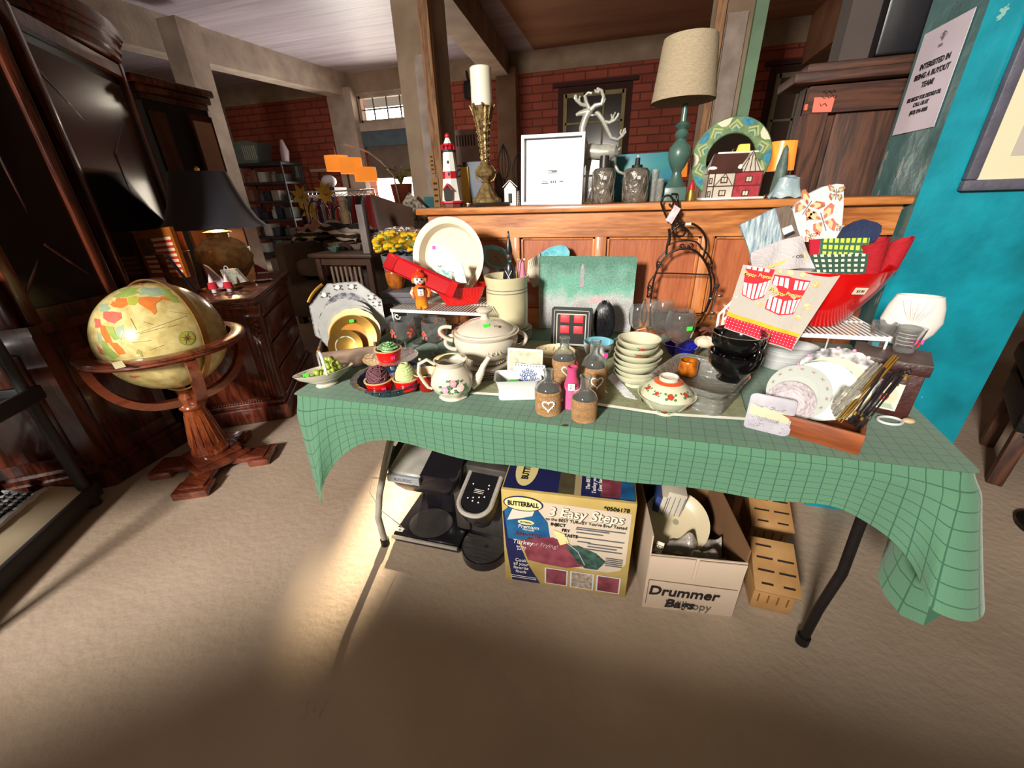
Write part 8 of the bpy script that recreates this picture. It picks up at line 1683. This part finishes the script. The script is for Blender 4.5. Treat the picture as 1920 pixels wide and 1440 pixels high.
b=MB();P0,P1=ony(312,478,1.62),ony(385,570,1.60);b.box(((P1-P0)/2),(.012,.012,(P1-P0).length),KB,bev=.002,R=(P1-P0).to_track_quat('Z','Y').to_matrix());tag(b.build('black_rod'),'thin black rod slanting in front of the carved vessel','rod',loc=P0)
x,y3,r,h=S(420,547,378,462,538,530,DZ);t=thing('oval_tray','small dark oval tray holding miniature holiday trees','tray',(x,y3,DZ),.5);b=MB();b.lathe([(0,.002),(r*.9,.002),(r,.010),(r*1.02,.010),(r*.92,0),(0,0)],mat('tray_bronze','#7c4a28',rough=.3,metal=.5),40,sy=.6);b.build('dish',t)
for(bx,by,pl,pr,ty),lb,two in(((404,545,394,414,512),'tiny red and white bottle brush tree, left of the pair',1),((432,543,422,442,512),'tiny red and white bottle brush tree, right of the pair',1)):
    X_,Y_,r,h=S(bx,by+6,pl,pr,by-6,ty,DZ);t=thing('brush_tree',lb,'tree ornament',(X_,Y_,DZ+.003),0);b=MB();b.cyl((0,0,0),(0,0,h*.2),r*.55,WW,seg=16);b.build('white_base',t);b=MB();b.lathe([(0,h*.2),(r,h*.22),(r*.85,h*.5),(r*.5,h*.56)],mat('brush_red','#c02434',rough=.9,bump=.6,bs=200),24);b.build('red_tier',t);b=MB();b.lathe([(r*.6,h*.52),(r*.35,h*.75),(0,h)],mat('brush_white','#e0d4d4',rough=.9,bump=.6,bs=200),20);b.build('white_tier',t)
P=[ony(*q,y3+.03)for q in((380,496),(388,500),(420,528),(416,543),(400,544))];o_=P[4];t=thing('striped_tree','white paper tree with black stripes leaning on the lamp base','tree ornament',o_);b=MB();b.prism([(p.x-o_.x,p.z-o_.z)for p in P],.012,mat('mauve_white','#cdbcc8',rough=.7));b.build('body',t);b=MB()
for i in range(6):u=.15+.13*i;a_,c_=P[1].lerp(P[2],u)-o_,P[0].lerp(P[4],u)-o_;b.cyl(a_+Vector((0,-.001,0)),c_+Vector((0,-.001,-.003)),.0009,INKB,seg=4)
b.build('stripes',t)
P=[ony(*q,y3+.01)for q in((412,506),(440,504),(462,528),(425,536))];o_=P[3];t=thing('mini_bag','tiny silver patterned handbag with white handle on the tray','bag',o_);b=MB();b.prism([(p.x-o_.x,p.z-o_.z)for p in P[::-1]],.02,mat('silver_pattern','#a8a298',rough=.4,ns=60,col2='#7c766c'));b.build('body',t);b=MB();c_=P[0].lerp(P[1],.45)-o_;b.tube([c_+Vector((.016*cos(a_),0,.020*sin(a_)))for a_ in[pi*i/12 for i in range(13)]],.0025,WW,6);b.build('handle',t);sticker(t,P[1].lerp(P[3],.3)-o_+Vector((0,-.002,0)),GRN,.010,.008)
t=thing('glass_ashtray','thin metal oval tray at the lamp foot on the dresser edge','tray',at_d(487,530)+Vector((-.02,.05,.001)),.5);b=MB();b.lathe([(0,.002),(.05,.002),(.06,.008),(.05,0),(0,0)],CHR,32,sy=.6);b.build('dish',t)
t=thing('pink_cone','pink tinted glass cone piece at the far edge of the dresser','ornament',at_d(495,512)+Vector((-.06,.04,0)),.5);b=MB();b.prism([(-.05,0),(.05,0),(-.03,.06)],.01,mat('pink_tint','#a8405c',rough=.2,coat=.5));b.build('body',t)

# ================================================================ far background
def FX(px,py,y):return ony(px,py,y)
PLK=mat('shelf_plastic','#353035',rough=.5,ns=10)
def shelf_unit(t,w_,d_,H_,n):
    for x_ in(0,w_):
        for y_ in(0,d_):b=MB();b.tube([(x_,y_,0),(x_,y_,H_)],.028,PLK,10);b.build('post',t)
    for k in range(n):z=.12+(H_-.14)*k/(n-1);b=MB();b.box((w_/2,d_/2,z),(w_+.06,d_+.06,.05),PLK,bev=.006);b.build('shelf',t)
y=8.3;a0=ony(430,480,y);xs=ony(430,310,y).x;xe=ony(527,310,y).x;Hs=ony(480,306,y).z
t=thing('shelving_unit','tall black plastic shelving unit against the far brick wall','shelf',(xs,y,0),0);W_=xe-xs;shelf_unit(t,W_,.6,Hs,6)
zsl=[.12+(Hs-.14)*k/5+.027 for k in range(6)]
cols=['#8c5c48','#c9c4bc','#9a938c','#4a3a34','#2f2c30','#6c7a70','#a89a7c','#5c4a5c','#3c4854','#7c6a54'];names={'#8c5c48':'rust brown','#c9c4bc':'off white','#9a938c':'pale grey','#4a3a34':'dark brown','#2f2c30':'black','#6c7a70':'grey green','#a89a7c':'khaki','#5c4a5c':'mauve','#3c4854':'slate blue','#7c6a54':'tan'}
tiers=['bottom','second','third','fourth','fifth'];pos=['leftmost','second','third','fourth','fifth']
for k in range(5):
    x_=.08
    for i in range(5):
        w_=(W_-.25)/5*rnd.uniform(.75,.98);h_=(zsl[1]-zsl[0]-.06)*rnd.uniform(.45,.92);c=cols[(k*3+i*7+1)%10]
        if k==4:c=('#8c5c48','#8c5c48','#c9c4bc','#c9c4bc','#6c7a70')[i]
        b=MB();m=mat('store_'+c[1:],c,rough=.6,ns=5)
        if(k+i)%3==1:b.lathe([(0,0),(w_*.4,0),(w_*.45,h_*.2),(w_*.4,h_*.7),(w_*.2,h_*.8),(w_*.2,h_),(0,h_)],m,16)
        else:b.box((0,0,h_/2),(w_,.3,h_),m,bev=.01)
        nm='storage_jar' if(k+i)%3==1 else 'storage_box'
        tag(b.build(nm),'%s %s, %s from the left on the %s tier of the far shelving unit'%(names[c],'jar' if 'jar' in nm else 'box',pos[i],tiers[k]),'jar' if 'jar' in nm else 'box',loc=(xs+x_+w_/2,y+.3,zsl[k]));x_+=(W_-.2)/5
# on top: orange lantern and grey green crates
c0=ony(432,300,y);t=thing('orange_lantern','orange faceted lantern with a dark M on top of the far shelving','lantern',(c0.x-.02,y+.3,Hs+.02));b=MB();r_=.17;b.lathe([(0,0),(r_*.8,0),(r_*1.1,r_*.8),(r_,r_*1.5),(r_*.5,r_*1.9),(0,r_*1.95)],mat('orange_lantern_paper','#d0502c',rough=.5,ns=8,col2='#a83818'),7);b.build('body',t);b=MB();b.text('M',.22,INKB,XZ(.02,-r_*1.12,r_*.8),bold=.01);b.build('letter',t)
GGN=mat('grey_green_plastic','#6c7a72',rough=.5,ns=6)
t=thing('slatted_crate','grey green slatted crate on top of the far shelving unit','crate',(xs+.42,y+.3,Hs+.02));b=MB();b.prism([(-.26,0),(.32,0),(.42,.38),(.1,.44),(-.28,.42)],.4,GGN,F=lambda x_,y_,z_:(x_,y_-.2,z_));b.build('body',t);b=MB();[b.box((-.02+.055*i,-.205,.2),(.022,.01,.28),mat('slat_light','#a9aca0',rough=.5))for i in range(7)];b.build('slats',t)
b=MB();b.tube([(0,0,0),(.04,0,.2),(.02,0,.42)],[.08,.09,.03],mat('lilac_roll','#b9a9b5',rough=.6),12);tag(b.build('lilac_roll'),'lilac rolled cloth standing at the right of the slatted crate','cloth',loc=(xs+W_-.08,y+.25,Hs+.02))
# framed picture on the brick wall
c0=ony(558,322,YB-.03);t=thing('wall_picture','small greenish framed print hanging on the far brick wall','picture',(c0.x,YB-.04,c0.z));b=MB();b.box((0,0,0),(.30,.03,.46),mat('green_grey_frame','#64746c',rough=.5,ns=10),bev=.006);b.build('frame',t);b=MB();b.lathe([(0,-.14),(.06,-.12),(.03,.02),(.05,.10),(0,.15)],mat('pale_figure','#a9aca0',rough=.6),12,sy=.1,c=(0,-.02,0));b.build('print',t)
# arc lamp with three orange drum shades
yL=6.2;ORS=mat('orange_lit_shade','#f08a30',rough=.7,emit=.8,ns=60,col2='#f07410')
base=ony(758,420,yL);top=ony(645,270,yL);base.z=0
t=thing('arc_floor_lamp','arc floor lamp carrying three lit orange drum shades near the street door','lamp',(base.x,yL,0));o_=t.location
b=MB();b.lathe([(0,0),(.2,0),(.2,.04),(0,.05)],KS,32);b.build('base',t);b=MB();P=[Vector((base.x,yL,0)),Vector((base.x+.02,yL,.8))]+[ony(*q,yL)for q in((738,330),(715,303),(690,285),(665,275),(645,270))];b.tube([p-o_ for p in P],.012,KS,8);b.build('arm',t)
for pl,pr,pm,zt_,zb_ in((615,651,306,292,321),(646,682,311,297,326),(668,704,325,314,340)):
    a_,c_=ony(pl,pm,yL),ony(pr,pm,yL);r_=(c_.x-a_.x)/2*.98;z1=ony((pl+pr)/2,zt_,yL).z;z0=ony((pl+pr)/2,zb_,yL).z;b=MB();b.lathe([(r_,z0),(r_,z1),(r_*.97,z1),(r_*.97,z0)],ORS,32);o=b.build('drum_shade',t);o.location=((a_.x+c_.x)/2-o_.x,rnd.uniform(-.1,.1),0)
    b=MB();b.ball((0,0,(z0+z1)/2),.05,mat('bulb_glow','#ffd890',emit=6),12,8);o2=b.build('bulb',o)
    b=MB();b.cyl((0,0,z1-.02),(0,0,z1+.12),.005,KS,seg=6);b.build('cord',o)
# clothes rail with hanging garments
yR_=7.2;r0,r1=ony(560,362,yR_),ony(700,352,yR_);zR=1.42
t=thing('clothes_rail','chrome clothes rail in front of the far brick wall','rail',(r0.x,yR_,0));L_=r1.x-r0.x;b=MB();b.cyl((0,0,zR),(L_,0,zR),.015,CHR,seg=10);b.build('bar',t)
for x_ in(0,L_):b=MB();b.cyl((x_,0,0),(x_,0,zR),.016,CHR,seg=10);b.build('upright',t)
gar=[('#2b2422','black'),('#3a4a5c','slate blue'),('#8d2430','dark red'),('#b3b9c4','pale grey'),('#4a2c4c','plum'),('#9aa6b8','powder blue'),('#6c1c24','maroon'),('#2f3f5f','navy'),('#b04a54','rose'),('#c9c4c0','off white'),('#3c2620','brown'),('#5a7a8c','teal grey'),('#7c2430','crimson'),('#23262c','charcoal'),('#8fa0b0','light blue'),('#a03844','red')]
ordn='first second third fourth fifth sixth seventh eighth ninth tenth eleventh twelfth thirteenth fourteenth fifteenth sixteenth'.split()
for i,(c,nm)in enumerate(gar):
    x_=r0.x+.12+(L_-.24)*i/15;m=mat('garment_'+nm.replace(' ','_'),c,rough=.9,ns=8);t=thing('hanging_garment','%s garment, %s from the left on the far clothes rail'%(nm,ordn[i]),'garment',(x_,yR_,0))
    b=MB();hL=.62+.2*((i*37)%5)/5;b.surf(lambda u,v:((.030+.008*sin(u*14+i))*sin(2*pi*u)+.01*sin(i),.20*(.35+.65*min(1,v*4))*cos(2*pi*u),zR-.09-hL*v),18,6,m);b.build('cloth',t)
    b=MB();b.tube([(0,-.17,zR-.10),(0,0,zR-.05),(0,.17,zR-.10)],.006,WW,5);b.tube([(0,0,zR-.05),(0,0,zR+.0),(0,.012,zR+.018)],.003,CHR,5);b.build('hanger',t)
# gold sunflower stakes and metal stands
for i,(px,py,ph,lb)in enumerate(((566,368,440,'gold metal flower stake, tallest of the cluster before the clothes rail'),(612,362,440,'gold metal flower stake, right one of the cluster'),(583,395,450,'gold metal flower stake, lowest blossom in the middle'))):
    c0=ony(px,py,6.0+.2*i);t=thing('flower_stake',lb,'garden stake',(c0.x,6.0+.2*i,0));b=MB();b.cyl((0,0,0),(0,0,c0.z),.012,mat('stake_red','#5c1418',rough=.5));b.build('stake',t);GF=mat('gold_petal','#b8963c',rough=.4,metal=.4,ns=10)
    for k in range(7):a=2*pi*k/7;b=MB();b.surf(lambda u,v,a=a:(.20*v*cos(a)+(u-.5)*.09*sin(pi*min(1,v+.1))*-sin(a),-.02-.03*v*v,c0.z+.20*v*sin(a)+(u-.5)*.09*sin(pi*min(1,v+.1))*cos(a)),3,5,GF,th=.004);b.build('petal',t)
    b=MB();b.ball((0,-.03,c0.z),(.04,.02,.04),GF,12,8);b.build('centre',t)
RDM=mat('dark_red_metal','#7c1a20',rough=.4,metal=.3)
for i,px in enumerate((588,602,624,636)):
    y_=5.8;c0=ony(px,380+3*i,y_);t=thing('garden_stand','%s arched metal plant stand, %s from the left before the clothes rail'%(('black','dark red','dark red','black')[i],ordn[i]),'stand',(c0.x,y_,0));m=RDM if i in(1,2)else BLKM
    for s in(-1,1):b=MB();b.tube([(s*.12,0,0),(s*.12,0,c0.z-.12)],.010,m,6);b.build('leg',t)
    b=MB();b.tube([(.12*cos(a),0,c0.z-.12+.14*sin(a))for a in[pi*k/12 for k in range(13)]],.010,m,6);b.build('arch',t)
    b=MB();b.tube([(-.12,0,.35),(.12,0,.35)],.008,m,6);b.build('rung',t)
# small wall shelf with white bowl, radiator like table with red decorations
c0=ony(608,318,9.0);t=thing('wall_shelf','grey wall shelf with bottles on the far brick wall','shelf',(c0.x,9.2,c0.z));b=MB();b.box((0,0,0),(.9,.3,.05),mat('grey_shelf','#8c847c',rough=.6));b.box((-.40,.1,-.2),(.04,.04,.4),WAL);b.box((.40,.1,-.2),(.04,.04,.4),WAL);b.build('board',t)
b=MB();b.ball((0,0,.12),(.16,.14,.12),WW,18,10);c0=ony(617,342,8.0);tag(b.build('white_bust'),'white rounded object on a stand beside the far shelving','ornament',loc=(c0.x,8.0,c0.z-.1));b=MB();b.box((0,0,(c0.z-.1)/2),(.5,.4,c0.z-.102),mat('dark_chest','#3c2620',rough=.5,ns=6));tag(b.build('dark_chest'),'dark wooden chest carrying the white rounded object','chest',loc=(c0.x,8.0,0))
# string of white sacks and low boxes at the shelf foot
for i,(px,py,c,nm)in enumerate(((500,440,'#a09890','grey'),(530,445,'#b8b0a8','pale'),(556,440,'#4c5a78','blue'),(600,415,'#5c6c94','periwinkle'),(640,410,'#54402c','brown'))):
    p=ony(px,py,6.6);h_=.25+.03*i;b=MB();b.box((0,0,h_/2),(.30,.3,h_),mat('bin_'+nm,c,rough=.6,ns=5),bev=.02);tag(b.build('storage_bin'),'%s storage bin, %s from the left on the floor by the plant stands'%(nm,ordn[i]),'bin',loc=(p.x,6.8,0))
# mission side table with glass things, grey post, sofas, pillows
MW=mat('dark_mission_wood','#3c261c',rough=.5,ns=10,stretch=(1,1,.1));
y=2.95;a0,a1=ony(587,482,y),ony(690,470,y);zt_=(a0.z+a1.z)/2;w_=a1.x-a0.x
t=thing('mission_side_table','dark slatted mission style side table behind the crate','side table',(a0.x,y,0),.02);b=MB();b.box((w_/2,.25,zt_-.015),(w_+.06,.56,.03),MW,bev=.004);b.build('top',t)
for x_ in(.03,w_-.03):
    for y_ in(.03,.47):b=MB();b.box((x_,y_,zt_/2-.015),(.045,.045,zt_-.03),MW);b.build('leg',t)
b=MB();b.box((w_/2,.03,zt_-.065),(w_-.1,.02,.06),MW);b.box((w_/2,.03,.12),(w_-.1,.02,.05),MW);b.build('rail',t)
for k in range(7):b=MB();b.box((w_*.5+(k-3)*.045,.03,zt_*.52),(.02,.012,zt_-.25),mat('slat_grey_brown','#6a5a50',rough=.6));b.build('slat',t)
for i,(px,py,s,c,nm,g)in enumerate(((612,470,.045,'#5c8478','green tinted glass float',1),(632,462,.06,'#8c8078','clear cut glass bowl',1),(655,462,.06,'#5c4c44','brown glass dish',1),(672,462,.05,'#a08c88','clear glass ornament',1))):
    p=onz(px,py+6,zt_);b=MB();b.lathe(shell([(s*.5,0),(s*.9,s*.4),(s*1.2,s*1.0)],.004),mat('glassy_'+str(i),c,rough=.1,coat=.8,glass=.5,ns=30),20,wob=lambda a,i_:1+.06*sin(a*8));tag(b.build('glass_dish'),'%s on the mission side table'%nm,'dish',loc=(p.x,max(p.y,y+.07+s),zt_+.001))
p=ony(690,380,2.9);zb_=ony(692,475,2.9).z;b=MB();b.box((0,0,0),(.06,.06,p.z-zb_),mat('grey_post_paint','#7c7474',rough=.6,ns=6),bev=.003);tag(b.build('grey_post'),'short square grey post standing on the mission side table edge','post',loc=(a0.x+w_-.03,3.0,zt_+.001+(p.z-zb_)/2))
SOF=mat('brown_suede','#4c3020',rough=.9,ns=5,col2='#332016',sheen=.4,bump=.2,bs=30);SOG=mat('taupe_sofa','#5a4c44',rough=.9,ns=5,col2='#463a34')
def sofa(nm,lb,loc,rz,w_,d_,m,sh=.42,bh=.85):
    t=thing(nm,lb,'sofa',loc,rz)
    for n_,c,d in(('base',(0,0,sh*.42),(w_,d_,sh*.6)),('backrest',(0,d_*.40,bh*.55),(w_,d_*.24,bh*.78)),('arm',(-w_*.44,-.02,sh*.85),(w_*.13,d_*.95,sh*1.05)),('arm',(w_*.44,-.02,sh*.85),(w_*.13,d_*.95,sh*1.05))):b=MB();b.box(c,d,m,bev=.07);b.build(n_,t)
    for s in(-.5,.5):b=MB();b.box((s*w_*.37,-.05,sh*.95),(w_*.36,d_*.7,.18),m,bev=.06);b.build('seat_cushion',t);b=MB();b.box((s*w_*.37,d_*.22,bh*.80),(w_*.36,.2,.42),m,bev=.08);b.build('back_cushion',t)
    for sx in(-1,1):
        for sy in(-1,1):b=MB();b.box((sx*w_*.42,sy*d_*.4,sh*.06),(.07,.07,sh*.12),MW);b.build('foot',t)
    return t
sofa('brown_sofa','brown suede sofa near the street door behind the side table',(-1.95,4.95,0),-.2,1.5,.85,SOF,.45,.82)
_z=ony(640,452,3.7).z;sofa('taupe_loveseat','taupe upholstered loveseat behind the mission side table, zebra throw on it',(ony(632,460,3.8).x,3.95,0),0,1.15,.9,SOG,_z/1.375,_z/.94)
y=3.72;P=ony(640,440,y);ZB_=mat('zebra_throw','#b0a290',rough=.9);nt,bs=nodes_of(ZB_);tc=nt.nodes.new('ShaderNodeTexCoord');wv=nt.nodes.new('ShaderNodeTexWave');wv.inputs['Scale'].default_value=4.5;wv.inputs['Distortion'].default_value=5;wv.bands_direction='Z';nt.links.new(tc.outputs['Object'],wv.inputs[0]);rp=nt.nodes.new('ShaderNodeValToRGB');rp.color_ramp.elements[0].position=.5;rp.color_ramp.elements[1].position=.56;rp.color_ramp.elements[0].color=hexc('#1c1614');rp.color_ramp.elements[1].color=hexc('#a89a8a');nt.links.new(wv.outputs[0],rp.inputs[0]);nt.links.new(rp.outputs[0],bs.inputs['Base Color'])
b=MB();b.surf(lambda u,v:((u-.5)*.75,(v-.5)*.6,.16*sin(pi*u)**.7*sin(pi*(v*.8+.1))**.5+.03*sin(u*14+v*5)+.02*sin(v*17)),30,20,ZB_,th=.02);z0=ony(640,455,y).z;tag(b.build('zebra_throw'),'zebra striped throw heaped on the taupe loveseat behind the side table','throw',loc=(P.x,y,_z+.01))
z0=_z
b=MB();b.surf(lambda u,v:((u-.5)*.5,(v-.5)*.35,.10*sin(pi*u)*sin(pi*v)+.03*sin(u*17)+.02*sin(v*13+u*4)),20,12,mat('peach_cloth','#a8785c',rough=.9,ns=8),th=.01);p=ony(598,432,4.7);tag(b.build('peach_cloth'),'crumpled peach coloured cloth behind the zebra throw','cloth',loc=(p.x,4.7,max(p.z,.5)));b=MB();b.box((0,0,max(p.z,.5)/2-.01),(.5,.36,max(p.z,.5)-.03),mat('brown_crate_far','#4c3628',rough=.8,ns=6));tag(b.build('brown_crate'),'brown crate under the crumpled peach cloth','crate',loc=(p.x,4.7,0))
p=ony(644,400,3.9);b=MB();b.lathe([(0,0),(.05,0),(.055,.1),(.03,.13),(.035,.2),(.05,.22),(.03,.25),(0,.26)],mat('tan_hat_stand','#9c8464',rough=.6,ns=10),20);tag(b.build('tan_urn'),'small tan urn standing on the zebra throw','urn',loc=(P.x+.05,y+.05,z0+.16))
PT_=mat('taupe_lattice_print','#a89e8c',rough=.9,ns=34,col2='#4c443c',detail=0)
def pillow(nm,lb,p,s,m,rot):b=MB();b.surf(lambda u,v:((u-.5)*s,0-.12*s*(sin(pi*u)*sin(pi*v))**.5,(v-.5)*s),14,14,m);b.surf(lambda u,v:((.5-u)*s,.12*s*(sin(pi*u)*sin(pi*v))**.5,(v-.5)*s),14,14,m);return tag(b.build(nm,weld=True),lb,'pillow',loc=p,rot=rot)
p=ony(779,420,4.3);pillow('lattice_pillow','taupe and cream lattice print pillow standing on its corner beside the counter',p,.46,PT_,(.2,.75,.2))
p=ony(740,415,3.6);pillow('brown_pillow','plain brown suede pillow on the sofa behind the lattice one',p,.42,SOF,(.5,.3,0))
# hydrant-red plant stand by the door and little plants
p=ony(752,345,6.4);t=thing('terracotta_urn','tall terracotta urn with dried yellow plant near the bright street door','urn',(p.x,6.4,0));zz=p.z+.0;b=MB();b.lathe([(0,0),(.14,0),(.10,.1),(.07,zz*.5),(.13,zz*.8),(.17,zz),(.14,zz)],mat('terracotta','#9c4a30',rough=.7,ns=8),24);b.build('urn',t);b=MB()
for i in range(26):a=rnd.uniform(0,6.28);l_=rnd.uniform(.1,.3);b.tube([(0,0,zz-.02),(.4*l_*cos(a),.4*l_*sin(a),zz+l_*.7),(l_*cos(a),l_*sin(a),zz+l_*.8)],[.008,.006,.012],mat('dry_leaf','#8a8040',rough=.8,ns=5),5)
b.build('dried_plant',t)
# dark round table edge and things at the wall by the counter's left: posters on the post
KRF=mat('kraft_note','#a87c4c',rough=.7);WD=mat('note_ink','#3c2818',rough=.7)
for(px,py,px2,py2),txs,lb in(((803,286,815,325),('FREE','SALE','50','OFF'),'upper kraft paper label on the wooden post left of the lighthouse'),((808,333,825,388),('A BIT','OF A','KIND','HOME'),'lower kraft paper label on the wooden post left of the lighthouse')):
    a_,c_=ony(px,py,4.42),ony(px2,py2,4.42);t=thing('kraft_label',lb,'label',((a_.x+c_.x)/2,4.435,(a_.z+c_.z)/2));w_,h_=c_.x-a_.x,a_.z-c_.z;b=MB();b.box((0,0,0),(w_,.004,h_),KRF);b.build('paper',t);b=MB();[b.box((0,-.003,h_*(.3-.2*i)),(w_*.6,.002,h_*.07),WD)for i in range(len(txs))];b.build('lettering',t)
# decorated panel and lamp bracket on the brick wall seen over the counter
c0=ony(872,275,6.5);t=thing('scroll_board','pale carved board with scrolls standing behind the counter lighthouse','panel',(c0.x,6.5,0));z1=ony(872,243,6.5).z;w_=ony(899,275,6.5).x-ony(846,275,6.5).x;b=MB();b.box((0,0,z1/2),(w_,.04,z1),mat('pale_pink_board','#9c8478',rough=.7,ns=8));b.build('board',t);b=MB()
for k in range(8):b.box((-w_*.35+w_*.1*k,-.022,z1-.14),(.02,.006,.14),WD)
for cx,s in((-.12,1),(.12,-1)):b.tube([(cx+s*.09*(1-a/12)*cos(a),-.024,z1-.55+.10*(1-a/12)*sin(a))for a in[i*.5 for i in range(20)]],.010,WD,6)
b.build('scroll_ornament',t)
c0=ony(878,168,YB-.1);t=thing('wall_bracket','black metal bracket fixed high on the brick wall','bracket',(c0.x,YB-.06,c0.z));b=MB();b.box((0,0,0),(.2,.1,.3),BLKM,bev=.02);b.build('box',t);b=MB();b.cyl((0,0,.1),(0,-.1,.3),.02,BLKM);b.build('arm',t)
# odds seen between the counter pieces: wire sculpture, bottles on a far table
for i,(px,py,pt_)in enumerate(((973,340,285),(946,345,270))):
    p=ony(px,py,3.2);z1=ony(px,pt_,3.2).z;t=thing('wire_lantern','black wire lantern stand, %s one behind the tiny white house'%('right','left')[i],'lantern',(p.x,3.2,0));b=MB();b.cyl((0,0,0),(0,0,z1-.25),.01,BLKM,seg=6);b.build('pole',t);b=MB();[b.tube([(.05*cos(a)*sin(q*pi/10),.05*sin(a)*sin(q*pi/10),z1-.25+.25*q/10)for q in range(11)],.003,BLKM,5)for a in(0,1.05,2.1,3.14,4.2,5.2)];b.build('wire_cage',t)
# ceiling marks and pipe on the right
b=MB();b.cyl((-.6,6.0,ZC-.01),(3.0,6.0,ZC-.01),.02,mat('rust_pipe','#5c3824',rough=.7));tag(b.build('ceiling_pipe'),'thin rusty pipe running under the tan ceiling','pipe');b=MB();b.lathe([(0,-.03),(.10,-.03),(.12,0),(0,0)],BLKM,20);tag(b.build('ceiling_fixture'),'small round dark fixture on the tan ceiling','fixture',loc=(.1,5.6,ZC-.0))
